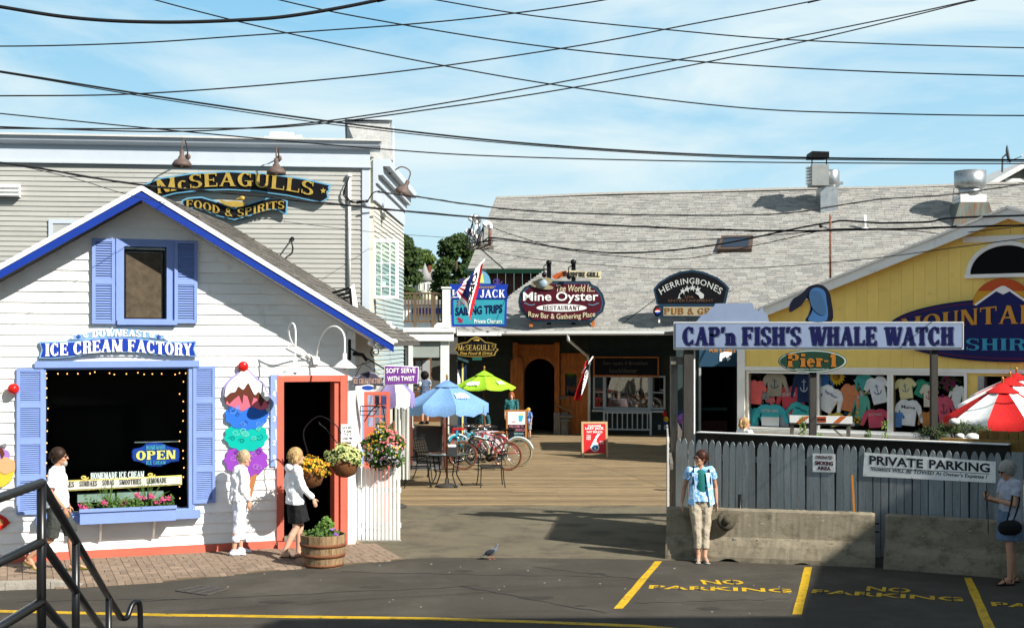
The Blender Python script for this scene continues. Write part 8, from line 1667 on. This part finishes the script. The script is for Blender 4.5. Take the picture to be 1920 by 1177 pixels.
def tree(lab, px, top, pyb, w, Y, m1, m2, seed, nl=9000, lsz=.5, name='leafy_tree', group='trees on the far hillside'):
    rg_ = random.Random(seed); k_ = F/Y; R_ = w/2/k_; zt_ = P(0, top, Y).z; zb_ = P(0, pyb, Y).z; x = P(px, 0, Y).x; Hc = (zt_-zb_)
    t = thing(name, lab, 'tree', at=(x, Y, zb_-3), group=group); tr = MB(); tr.tube([(x, Y, zb_-4), (x+.1, Y, zb_+Hc*.3), (x, Y, zb_+Hc*.75)], .4, 8, [.45, .3, .1])
    cl = []
    for i in range(46):
        a = rg_.uniform(0, 6.283); s_ = rg_.uniform(0, 1); hz = zb_+Hc*(.06+.86*s_); rr = R_*(sin(pi*(.18+.74*s_))**.8)*rg_.uniform(.45, .86); cl.append((Vector((x+cos(a)*rr, Y+sin(a)*rr, hz)), R_*rg_.uniform(.28, .42)))
        if i % 3 == 0: tr.tube([(x, Y, zb_+Hc*max(.1, s_*.6)), cl[-1][0]], .1, 4, [.14, .05])
    part('trunk', tr, bk, t); A = MB(); B_ = MB()
    for i in range(nl):
        c, r = cl[rg_.randrange(len(cl))]; d = Vector((rg_.gauss(0, 1), rg_.gauss(0, 1), rg_.gauss(0, 1))).normalized()*r*rg_.uniform(.55, 1.05); d.z *= .75; (A if rg_.random() < .6 else B_).leaf(c+d, lsz*rg_.uniform(.6, 1.2), rg_, asp=.8)
    part('crown', A, m1, t, kind='stuff'); part('crown_paler_leaves', B_, m2, t, kind='stuff')  # second, paler leaf colour dealt out at random over the crown
d1 = mat('maple_dark', (.028, .055, .014), .7, .4, .8); d2 = mat('maple_mid', (.05, .085, .02), .7, .4, .8); d3 = mat('ash_light', (.11, .16, .03), .7, .4, .8)
tree('tall dark leafy tree just right of the beige building', 750, 428, 560, 74, 190, d1, d2, 1, 12000); tree('pale yellow green tree between the two dark trees', 793, 466, 540, 60, 235, d2, d3, 2, 7000); tree('broad dark tree behind the left end of the shingled roof', 855, 440, 570, 92, 180, d1, d2, 3, 14000)
tree('dark bushy tree low behind the turret house at left', 768, 480, 570, 60, 240, d1, d2, 4, 6000); tree('low dark tree behind the conduit cluster', 895, 452, 570, 70, 195, d1, d2, 5, 8000); tree('mid green bush below the balcony view of the house', 770, 548, 600, 46, 120, d2, d3, 6, 4000, .25); tree('low hedge-like tree right of the turret house', 834, 548, 600, 40, 130, d1, d2, 7, 3000, .25)
# white boat shed and blue awning glimpsed through the balcony
t = thing('harbour_shed', 'low white shed with a dark blue awning seen through the balcony rails', 'building', at=P(795, 600, 90)); xa_, xb_ = P(752, 0, 90).x, P(838, 0, 90).x; part('wall', MB().box(xa_, xb_, 90, 94, -.2, P(0, 571, 90).z), wht, t); part('awning', MB().prism([(89.2, P(0, 588, 90).z), (90, P(0, 577, 90).z), (90, P(0, 588, 90).z)], xa_+.8, xb_, 'x'), navy, t); part('roof', MB().prism([(89.7, P(0, 571, 90).z), (94.3, P(0, 571, 90).z), (92, P(0, 560, 90).z)], xa_, xb_, 'x'), slat_d[0], t)

# ================================================================ pigeon
c = g(921, 1049); t = thing('pigeon', 'grey pigeon walking on the asphalt seam in mid foreground', 'pigeon', at=(c.x, c.y, .006)); z0_ = .006; pg = mat('pigeon_grey', (.17, .18, .21), .6, .3, 14); pd = mat('pigeon_dark', (.035, .04, .05), .5, .3, 10)
mb = MB(); R_ = Matrix.Rotation(radians(-28), 3, 'Y'); mb.ell((c.x, c.y, z0_+.115), .092, .047, .052, 16, 10, R_); mb.limb((c.x+.06, c.y, z0_+.145), (c.x+.088, c.y, z0_+.205), .034, .021); mb.ell((c.x+.094, c.y, z0_+.218), .024, .019, .021); mb.limb((c.x-.06, c.y, z0_+.085), (c.x-.16, c.y, z0_+.05), .03, .016, .4, (0, 1, 0))
o = part('body', mb, pg, t); md = o.modifiers.new('r', 'REMESH'); md.mode = 'VOXEL'; md.voxel_size = .005; md.use_smooth_shade = True
for sg in (-1, 1):
    part('wing', MB().ell((c.x-.02, c.y+sg*.037, z0_+.118), .085, .016, .036, 12, 8, Matrix.Rotation(radians(-22), 3, 'Y')), pd if sg < 0 else pg, t); part('leg', MB().tube([(c.x+.01*sg, c.y+sg*.018, z0_+.075), (c.x+.03*sg, c.y+sg*.018, z0_+.03), (c.x+.03*sg-.01, c.y+sg*.018, z0_+.004)], .005, 6).tube([(c.x+.03*sg-.01, c.y+sg*.018, z0_+.004), (c.x+.03*sg+.03, c.y+sg*.018, z0_+.003)], .004, 5), mat('pink_leg', (.55, .15, .10), .6), t)
part('beak', MB().limb((c.x+.112, c.y, z0_+.215), (c.x+.135, c.y, z0_+.207), .007, .002), blk, t); part('eye', MB().ell((c.x+.10, c.y-.018, z0_+.223), .004, .003, .004, 6, 4), mat('orange_eye', (.7, .25, .02), .3), t)
# ================================================================ people
ftx = bpy.data.textures.new('folds', 'CLOUDS'); ftx.noise_scale = .10; ftx.noise_depth = 2
def remesh(o, v=.008, sm=4, fold=0):
    m = o.modifiers.new('r', 'REMESH'); m.mode = 'VOXEL'; m.voxel_size = v; m.use_smooth_shade = True
    if sm: s = o.modifiers.new('s', 'SMOOTH'); s.factor = .5; s.iterations = sm
    if fold: d = o.modifiers.new('d', 'DISPLACE'); d.texture = ftx; d.strength = fold; d.mid_level = .42; d.texture_coords = 'LOCAL'
    return o
def person(lab, loc, rz, H, skin, J=None, top=None, top_m=None, sleeve=1, hem=.90, bot=None, bot_m=None, leg=1.0, hair=None, hair_m=None, shoes=None, headyaw=0, headpitch=0, wide=1.0, glasses=False, fine=.008, extra=None, flare=.02, group=None, grip=(0, 0)):
    s = H/1.70; t = thing('person', lab, 'person', at=loc, rz=rz, group=group); OFF[t] = Vector((0, 0, 0)); t.scale = (s, s, s)
    j = dict(pel=(0, 0, .94), hl=(-.092, 0, .90), hr=(.092, 0, .90), kl=(-.10, .01, .49), kr=(.10, .01, .49), al=(-.10, -.03, .085), ar=(.10, -.03, .085), tl=None, tr=None,
             sl=(-.175, -.01, 1.405), sr=(.175, -.01, 1.405), el=(-.215, -.04, 1.13), er=(.215, -.04, 1.13), wl=(-.225, .04, .89), wr=(.225, .04, .89), dl=(.02, .05, -1), dr=(-.02, .05, -1), chest=(0, 0, 1.28), neck=(0, -.015, 1.455), head=(0, .015, 1.595))
    j.update(J or {}); j = {k: (Vector(v) if v is not None else None) for k, v in j.items()}
    for a, f in (('l', -1), ('r', 1)):
        if j['t'+a] is None: j['t'+a] = j['a'+a]+Vector((f*.015, .155, -.055))
    HR = Matrix.Rotation(radians(headyaw), 3, 'Z') @ Matrix.Rotation(radians(headpitch), 3, 'X'); hd = j['head']; h = lambda x, y, z: hd+HR @ Vector((x, y, z))
    b = MB(); b.ell(hd, .074, .093, .108, 16, 12, HR); b.ell(h(0, .028, -.055), .056, .062, .062, 14, 10, HR); b.limb(h(0, .086, .015), h(0, .112, -.022), .010, .014); b.ell(h(0, .085, -.060), .026, .014, .012, 10, 6, HR); b.ell(h(0, .075, -.095), .026, .02, .018, 10, 6, HR)
    for q in (-1, 1): b.ell(h(q*.076, -.005, -.005), .012, .02, .032, 8, 6, HR); b.ell(h(q*.04, .062, -.025), .025, .02, .022, 8, 6, HR)
    b.limb(j['neck']-Vector((0, 0, .05)), hd-Vector((0, .012, .06)), .056, .05)
    w = wide; X = (1, 0, 0)
    b.limb(j['pel'], j['chest'], .135*w, .140*w, .70, X); b.limb(j['pel']-Vector((0, 0, .03)), j['pel']+Vector((0, 0, .03)), .150*w, .145*w, .72, X); b.limb(j['sl'], j['sr'], .052, .052); b.limb(j['chest'], j['neck']-Vector((0, 0, .03)), .135*w, .065, .7, X)
    for a, f in (('l', -1), ('r', 1)):
        S, E, W_, D_ = j['s'+a], j['e'+a], j['w'+a], j['d'+a].normalized(); gr_ = grip[0 if a == 'l' else 1]
        b.limb(S, E, .050, .037); b.limb(E, E.lerp(W_, .4), .037, .036); b.limb(E.lerp(W_, .4), W_, .036, .024)
        sd_ = D_.cross(Vector((0, 1, 0)) if abs(D_.y) < .8 else Vector((0, 0, 1))).normalized(); fwd = sd_.cross(D_).normalized()   # palm spans along fwd
        pm_ = W_+D_*.075; b.limb(W_, pm_, .024, .034, .45, tuple(fwd))
        for i, (o_, l_) in enumerate(((-.026, .060), (-.009, .074), (.009, .078), (.026, .068))):
            base = pm_+fwd*o_; bend = (sd_*f*-1); mid = base+(D_*(1-.4*gr_)+bend*(.25+.6*gr_)).normalized()*l_*.55; tip = mid+(D_*(1-1.1*gr_)+bend*(.45+.8*gr_)).normalized()*l_*.5; b.limb(base-D_*.01, mid, .0095, .0088, n=7); b.limb(mid, tip, .0088, .007, n=7)
        th_ = W_+D_*.025+fwd*.026; b.limb(th_, th_+(D_*.7+fwd*.7).normalized()*.038, .012, .010, n=7); tt = th_+(D_*.7+fwd*.7).normalized()*.038; b.limb(tt, tt+(D_*.95+fwd*.2).normalized()*.03, .010, .008, n=7)
        Hh, K, A, T = j['h'+a], j['k'+a], j['a'+a], j['t'+a]
        b.limb(Hh, K, .084*w, .054); b.limb(K, K.lerp(A, .32)-Vector((0, .012, 0)), .052, .056); b.limb(K.lerp(A, .32)-Vector((0, .012, 0)), A, .056, .034); d = (T-A); heel = A-Vector((d.x, d.y, 0)).normalized()*.035-Vector((0, 0, .045)); b.limb(heel, A.lerp(T, .5)+Vector((0, 0, -.012)), .032, .034); b.limb(A, A.lerp(T, .55)-Vector((0, 0, .0)), .034, .03); b.limb(A.lerp(T, .5), T, .034, .024, .7, (Vector((-d.y, d.x, 0))).normalized() if d.length else None)
    remesh(part('body', b, skin, t), fine, 3)
    ey = MB()
    for q in (-1, 1): ey.ell(h(q*.030, .087, .012), .011, .006, .006, 8, 6, HR)
    if glasses:
        ge = part('sunglasses', MB().ell(h(-.032, .095, .012), .026, .010, .018, 10, 6, HR).ell(h(.032, .095, .012), .026, .010, .018, 10, 6, HR).limb(h(-.06, .085, .016), h(-.078, .0, .012), .004, .004, n=5).limb(h(.06, .085, .016), h(.078, 0, .012), .004, .004, n=5).limb(h(-.01, .10, .016), h(.01, .10, .016), .004, .004, n=5), blk, t)
    else: part('eyes', ey, mat('eye_dark', (.03, .02, .015), .3), t)
    part('mouth', MB().ell(h(0, .098, -.060), .022, .004, .004, 8, 4, HR), mat('lips', (.35, .10, .08), .5), t)
    if hair: hb_ = MB(); hair(hb_, h, HR); part('hair', hb_, hair_m, t)
    if top_m:
        c = MB(); hz = hem; lo = Vector((j['pel'].x, j['pel'].y, hz)); c.limb(lo, j['pel'].lerp(j['chest'], .5)+Vector((0, 0, .02)), .160*w+flare, .150*w, .74, X, cap0=False); c.limb(j['pel'].lerp(j['chest'], .45), j['chest'], .148*w, .158*w, .74, X, cap0=False); c.limb(j['chest'], j['neck']-Vector((0, 0, .045)), .150*w, .085, .76, X); c.limb(j['sl'], j['sr'], .064, .064)
        for a in 'lr':
            S, E, W_ = j['s'+a], j['e'+a], j['w'+a]
            if sleeve <= 1: c.limb(S, S.lerp(E, sleeve), .064, .058+.006, cap1=False)
            else: c.limb(S, E, .064, .050); c.limb(E, E.lerp(W_, sleeve-1), .050, .040, cap1=False)
        remesh(part('top', c, top_m, t), .009, 2, .045)
    if bot_m and bot == 'skirt':
        c = MB(); lo = (j['kl']+j['kr'])/2; lo.z = leg; c.limb(lo, j['pel']+Vector((0, 0, .08)), .20*w, .160*w, .78, X, cap0=False); remesh(part('skirt', c, bot_m, t), .009, 2, .035)
    elif bot_m:
        c = MB(); c.limb(j['pel']-Vector((0, 0, .02)), j['pel']+Vector((0, 0, .09)), .158*w, .150*w, .76, X, cap1=False)
        for a in 'lr':
            Hh, K, A = j['h'+a], j['k'+a], j['a'+a]
            if leg <= 1: c.limb(Hh, Hh.lerp(K, leg), .100*w, .082+(.012 if leg > .6 else 0), cap1=False)
            else: c.limb(Hh, K, .100*w, .073); c.limb(K, K.lerp(A, leg-1), .073, .062, cap1=False)
        remesh(part('trousers' if leg > 1 else 'shorts', c, bot_m, t), .009, 2, .035)
    if shoes:
        kind, m_ = shoes
        for a in 'lr':
            A, T = j['a'+a], j['t'+a]; d = (T-A); f2 = Vector((d.x, d.y, 0)).normalized(); sd_ = Vector((-f2.y, f2.x, 0)); c = MB()
            if kind == 'shoe': c.limb(A-f2*.03+Vector((0, 0, -.035)), A.lerp(T, .5)+Vector((0, 0, -.01)), .045, .046); c.limb(A.lerp(T, .45), T+f2*.01, .046, .034, .8, tuple(sd_)); c.limb(A, A+Vector((0, 0, .03)), .044, .046, cap1=False); remesh(part('shoe', c, m_, t), .008, 2)
            else:
                lo = Vector((0, 0, -.030)); c.limb(A-f2*.055+Vector((0, 0, -.075)), T+f2*.03+lo*.6, .034, .040, .28, tuple(sd_)); part('sandal', c, m_, t); c2 = MB(); mid = A.lerp(T, .62)
                c2.tube([mid+sd_*.042-Vector((0, 0, .02)), mid+Vector((0, 0, .036)), mid-sd_*.042-Vector((0, 0, .02))], .009, 6); c2.tube([A+sd_*.037+Vector((0, 0, -.03)), A-f2*.035, A-sd_*.037+Vector((0, 0, -.03))], .008, 6) if kind == 'sandal' else 0; part('strap', c2, m_, t)
    if extra: extra(t, j, h)
    return t
def hair_short(vol=.012, back=.05):
    vol += .008
    def f(b, h, HR):
        b.ell(h(0, -.022, .030), .080+vol, .090+vol, .096+vol, 18, 12, HR); b.ell(h(0, -.045, -.02), .070+vol*.6, .062+vol*.6, .085, 14, 10, HR)
        rg_ = random.Random(3)
        for k in range(130):
            a = rg_.uniform(0, 6.283); e = rg_.uniform(-.2, 1.4); d = Vector((cos(a)*cos(e), sin(a)*cos(e), sin(e)))
            if d.y > .45 and d.z < .75: continue
            p = Vector((d.x*(.080+vol), -.022+d.y*(.090+vol), .03+d.z*(.096+vol))); q = p*1.0+Vector((d.x*.010, d.y*.012-.01, -.035-rg_.uniform(0, .02))); b.tube([h(*(p*.96)), h(*(p*1.04+Vector((0, 0, -.008)))), h(*q)], .006, 4, [.006, .007, .001])
    return f
def hair_long(l=.30, vol=.012, tail=False):
    def f(b, h, HR):
        hair_short(vol)(b, h, HR); rg_ = random.Random(5)
        for k in range(90):
            a = rg_.uniform(pi*.95, pi*2.05); x = cos(a)*(.082+vol); y = sin(a)*.085-.01
            if tail: x *= .3; y = -.115+rg_.uniform(-.02, .02)
            z = .0 if not tail else .06; b.tube([h(x, y, z+.03), h(x*1.12, y-.015, z-l*.35), h(x*1.15+rg_.uniform(-.02, .02), y-.01+rg_.uniform(-.02, .02), z-l*.7), h(x+rg_.uniform(-.03, .03), y+rg_.uniform(-.02, .03), z-l*rg_.uniform(.85, 1.1))], .012, 5, [.012, .014, .012, .002])
    return f
sk = lambda n, c: mat('skin_'+n, c, .5, .06, 6)
skA = sk('tan', (.50, .26, .16)); skB = sk('fair', (.60, .33, .22)); skC = sk('light', (.62, .36, .25)); skD = sk('warm', (.52, .28, .18))
cl = lambda n, c, **k: mat('cloth_'+n, c, .85, .09, 3, .8, 11, **k)
wt = cl('white', (.78, .78, .80)); kh = cl('khaki', (.34, .29, .22)); bkc = cl('black', (.012, .012, .014)); cg = cl('charcoal', (.045, .05, .045)); den = cl('denim', (.10, .15, .24))
rg = lambda px, py, z=0: (lambda v: (v.x, v.y, z))(g(px, py, z))
hb1 = mat('hair_brown', (.035, .018, .010), .5, .3, 20); hb2 = mat('hair_blonde', (.50, .32, .14), .5, .3, 20); hb3 = mat('hair_grey_blonde', (.55, .40, .24), .5, .3, 20); hb4 = mat('hair_auburn', (.055, .018, .010), .5, .3, 20); hb5 = mat('hair_white', (.38, .36, .32), .5, .2, 20); hb6 = mat('hair_red', (.32, .09, .025), .5, .3, 20); hb7 = mat('hair_dark', (.012, .009, .008), .6, .3, 20)
# man walking right
def beard(t, j, h): part('beard', MB().ell(h(0, .070, -.088), .045, .035, .045, 12, 8), mat('beard_grey', (.45, .40, .36), .8), t); part('belt', MB().lathe([(.172, .965), (.172, 1.0)], (0, 0, 0), 20, True, 1, .76), blk, t); part('collar', MB().torus((0, -.005, 1.455), .062, .014, 'z', 20, 6), wt, t)
person('bearded man in white polo shirt and dark cargo shorts walking right past the serving window', rg(108, 1072, .012), radians(-84), 1.75, skA,
       J=dict(kl=(-.09, .17, .52), al=(-.09, .19, .10), kr=(.09, -.06, .49), ar=(.10, -.36, .22), tr=(.115, -.27, .07), er=(.225, -.05, 1.13), wr=(.23, .14, .92), dr=(-.02, .3, -1), el=(-.22, -.02, 1.13), wl=(-.22, .10, .90), head=(0, .03, 1.595)),
       top_m=wt, sleeve=.78, hem=.90, bot='s', bot_m=cg, leg=.98, hair=hair_short(.010), hair_m=hb1, shoes=('sandal', mat('olive_sandal', (.16, .14, .02), .7)), glasses=True, wide=1.14, extra=beard, headyaw=-4)
# older woman standing
def gshirt(t, j, h): part('undershirt', MB().limb((0, 0, .84), (0, 0, .95), .178, .17, .76, (1, 0, 0), cap0=False), mat('cloth_lime', (.42, .55, .06), .9), t)
person('older woman in white jacket, cropped white trousers and sneakers standing by the cone sign', rg(449, 1040, .012), radians(-64), 1.60, skB,
       J=dict(head=(.015, .085, 1.575), neck=(0, .02, 1.45), chest=(0, .01, 1.28), sl=(-.165, .02, 1.385), sr=(.165, .02, 1.385), er=(.205, .0, 1.10), wr=(.21, .10, .90), dr=(-.02, .12, -1), el=(-.20, .02, 1.10), wl=(-.20, .14, .92), kl=(-.09, .06, .49), al=(-.09, .04, .085), kr=(.10, -.05, .49), ar=(.10, -.12, .085)),
       top_m=wt, sleeve=1.92, hem=.90, bot='s', bot_m=cl('white_blue', (.66, .69, .80)), leg=1.62, hair=hair_short(.014), hair_m=hb3, shoes=('shoe', cl('sneaker', (.62, .66, .75))), headyaw=-52, headpitch=-6, wide=1.3, extra=gshirt, flare=.03)
# blonde woman walking in
person('blonde woman in white hooded jacket, black skirt and flip-flops walking toward the doorway', rg(553, 1047, .012), radians(-62), 1.65, skC,
       J=dict(kl=(-.08, .12, .50), al=(-.08, .08, .085), kr=(.09, -.01, .49), ar=(.09, -.20, .13), tr=(.10, -.08, .05), er=(.22, .04, 1.14), wr=(.22, .22, .95), dr=(0, .4, -1), el=(-.22, -.06, 1.14), wl=(-.22, .02, .90), head=(0, .03, 1.59)),
       top_m=wt, sleeve=1.95, hem=.86, bot='skirt', bot_m=bkc, leg=.58, hair=hair_long(.10, .02), hair_m=hb2, shoes=('flip', blk), headyaw=-8, wide=1.05, flare=.03,
       extra=lambda t, j, h: part('hood', MB().ell((0, -.10, 1.42), .11, .06, .07), wt, t))
# woman leaning on the barrier
plaid = mat('cloth_plaid', (.16, .40, .72), .85, .12, 9, .3, 14, c2=(.68, .76, .82), c2amt=.55)
def pack(t, j, h):
    for q in (-1, 1): part('backpack_strap', MB().tube(catmull([(q*.095, -.10, 1.36), (q*.11, -.02, 1.455), (q*.125, .09, 1.38), (q*.135, .125, 1.22), (q*.15, .07, 1.06)], 4), .016, 6), bkc, t)
    part('backpack', MB().limb((0, -.16, 1.10), (0, -.16, 1.34), .13, .11, .55, (1, 0, 0)), bkc, t); part('camera_strap', MB().tube(catmull([(.115, .10, 1.37), (.12, .13, 1.25), (.115, .14, 1.12)], 4), .008, 5), blk, t)
    part('inner_top', MB().limb((0, .035, .96), (0, .045, 1.33), .115, .10, .98, (1, 0, 0)), mat('cloth_teal', (.01, .12, .115), .8), t)
    for q in (-1, 1): part('shirt_tail', MB().hull8([(q*.06, .13, 1.38), (q*.15, .10, 1.38), (q*.15, .115, 1.37), (q*.06, .145, 1.37)], [(q*.125, .15, .86), (q*.21, .08, .90), (q*.21, .10, .90), (q*.125, .165, .86)]), plaid, t)
def pack2(t, j, h):
    pack(t, j, h)
    for k in kids(t):
        if k.name.split('.')[0] in ('backpack_strap', 'backpack', 'camera_strap', 'inner_top', 'shirt_tail'): k.location.y -= .115
p_ = g(1318, 1055)
person('woman in blue plaid shirt and khaki trousers leaning on the concrete barrier, looking left', (p_.x, p_.y+.14, 0), radians(182), 1.64, skD,
       J=dict(pel=(0, -.08, .94), hl=(-.09, -.08, .90), hr=(.09, -.08, .90), chest=(0, -.11, 1.28), neck=(0, -.12, 1.455), head=(0, -.09, 1.595), sl=(-.175, -.12, 1.40), sr=(.175, -.12, 1.40), kl=(-.06, .0, .49), kr=(.07, .0, .49), al=(-.035, .08, .085), ar=(.06, .06, .085), tl=(-.05, .22, .03), tr=(.09, .20, .03), el=(-.26, -.24, 1.13), wl=(-.27, -.20, .90), dl=(-.1, .3, -.8), er=(.23, -.26, 1.12), wr=(.27, -.22, .90), dr=(.1, .3, -.8)),
       top_m=plaid, sleeve=.42, hem=.92, bot='s', bot_m=kh, leg=1.70, hair=hair_short(.008), hair_m=hb4, shoes=('sandal', mat('pale_sandal', (.35, .40, .36), .6)), headyaw=-62, glasses=True, extra=lambda t, j, h: pack2(t, j, h), flare=.03)
q = P(1361, 975, 20.05); t = thing('straw_hat', 'dark mesh sun hat hanging from the leaning woman hand against the barrier', 'hat', at=q)
part('brim', lathe_dir(MB(), [(.06, .0), (.15, .02), (.155, .026), (.06, .012)], q, (.25, -1, .1), 20), mat('mesh_hat', (.10, .085, .06), .9, .4, 20), t); part('crown', lathe_dir(MB(), [(.065, 0), (.06, .07), (.03, .095), (0, .1)], q, (.25, -1, .1), 16), MT['mesh_hat'], t)
# woman with phone in the shade
def bag(t, j, h):
    part('handbag', MB().limb((-.25, .20, .82), (-.25, .06, .82), .105, .105, .55, (0, 0, 1)), bkc, t); part('bag_strap', MB().tube(catmull([(-.24, .18, .88), (-.23, .10, 1.15), (-.15, .0, 1.44), (-.2, -.04, 1.2), (-.24, .08, .9)], 5), .011, 6), bkc, t)
    part('phone', MB().box(-.04, .04, .335, .350, 1.18, 1.30), blk, t); part('lanyard', MB().tube([(.02, .32, 1.2), (.04, .30, .95), (.05, .29, .7)], .006, 5), blk, t)
person('white haired woman in pale tee with black handbag reading her phone in deep shade', rg(1893, 1094), radians(98), 1.66, skD,
       J=dict(head=(0, .045, 1.58), el=(-.22, .05, 1.13), wl=(-.06, .27, 1.19), dl=(.4, .5, .4), er=(.22, .05, 1.13), wr=(.06, .27, 1.17), dr=(-.4, .5, .4), kl=(-.10, .05, .49), al=(-.10, .05, .085), kr=(.10, -.05, .49), ar=(.10, -.12, .085)),
       top_m=cl('pale_tee', (.34, .36, .44)), sleeve=.6, hem=.86, bot='skirt', bot_m=den, leg=.62, hair=hair_short(.014), hair_m=hb5, shoes=('sandal', blk), headpitch=-22, glasses=True, extra=bag, wide=1.10, grip=(.8, .8))
# woman behind the fence
person('blonde woman with ponytail and white top behind the picket fence', (P(1397, 0, 28.4).x, 28.4, 0), radians(-58), 1.66, skC, top_m=wt, sleeve=.6, bot='s', bot_m=den, leg=1.9, hair=hair_long(.16, .006, True), hair_m=hb2, glasses=True, headyaw=-8, fine=.012,
       extra=lambda t, j, h: (part('hair_tie', MB().ell(h(0, -.115, .085), .035, .02, .03), mat('pink_tie', (.5, .05, .12), .6), t), part('bag_strap', MB().tube([(.12, .10, 1.25), (.14, .0, 1.47), (.13, -.12, 1.2)], .012, 6), bkc, t)))
# woman reading the menu on the porch
person('curly haired woman in denim vest reading the menu board on the porch', (P(796, 0, 43.2).x, 43.2, .62), radians(38), 1.66, skD, J=dict(er=(.24, .05, 1.15), wr=(.20, .25, 1.05), dr=(-.1, 1, .2), el=(-.24, .06, 1.16), wl=(-.18, .28, 1.12), dl=(.1, 1, .2)), top_m=cl('vest', (.07, .10, .16)), sleeve=.5, bot='s', bot_m=bkc, leg=.9, hair=hair_short(.045), hair_m=hb7, shoes=('shoe', blk), fine=.014,
       extra=lambda t, j, h: part('white_sleeve', MB().limb(j['sr'], j['sr'].lerp(j['er'], .6), .07, .066, cap1=False).limb(j['sl'], j['sl'].lerp(j['el'], .6), .07, .066, cap1=False), wt, t))
# woman in teal and small boy
person('red haired woman in teal top standing under the lime umbrella edge', (P(959, 0, 44.0).x, 44.0, .012), radians(176), 1.60, skC, top_m=cl('teal_top', (.03, .14, .15)), sleeve=1.1, bot='s', bot_m=den, leg=1.9, hair=hair_long(.30, .012), hair_m=hb6, shoes=('shoe', blk), fine=.014)
def cap_(t, j, h): part('baseball_cap', MB().ell(h(0, -.01, .05), .10, .112, .085).limb(h(0, .07, .045), h(0, .17, .03), .06, .05, .2, (1, 0, 0)), mat('cap_yellow', (.80, .48, .02), .7), t)
person('small boy in yellow cap and blue tee beside the chalkboard easel', (P(991, 0, 45).x, 45, .012), radians(130), 1.06, skB, J=dict(head=(0, .02, 1.56)), top_m=cl('boy_blue', (.04, .16, .48), c2=(.5, .6, .7), c2amt=.4), sleeve=.8, bot='s', bot_m=cl('grey_shorts', (.22, .24, .28)), leg=.95, hair=hair_short(.006), hair_m=hb3, shoes=('shoe', cg), fine=.014, wide=1.15, extra=cap_)
# diners half hidden behind bicycles and umbrellas
person('seated diner in dark teal shirt half hidden behind the bicycles', (P(905, 0, 41.5).x, 41.5, -.42), radians(150), 1.68, skD, J=dict(kl=(-.1, .42, .92), al=(-.1, .42, .50), kr=(.1, .42, .92), ar=(.1, .42, .50), wl=(-.15, .3, 1.12), wr=(.15, .3, 1.12), dl=(.1, 1, 0), dr=(-.1, 1, 0)), top_m=cl('dim_teal', (.02, .08, .09)), sleeve=.8, bot='s', bot_m=cg, leg=1.8, hair=hair_short(.01), hair_m=hb1, shoes=('shoe', blk), fine=.014)
q = P(905, 0, 41.5); t = thing('diner_chair', 'plain dark chair under the seated diner', 'chair', at=(q.x, 41.6, .012)); part('seat', MB().box(q.x-.24, q.x+.24, 41.4, 41.85, .36, .41), iron, t); part('backrest', MB().box(q.x-.24, q.x+.24, 41.85, 41.89, .41, .9), iron, t)
for dx_, dy_ in ((-.21, .05), (.21, .05), (-.21, .42), (.21, .42)): part('leg', MB().box(q.x+dx_-.02, q.x+dx_+.02, 41.4+dy_-.02, 41.4+dy_+.02, .012, .36), iron, t)
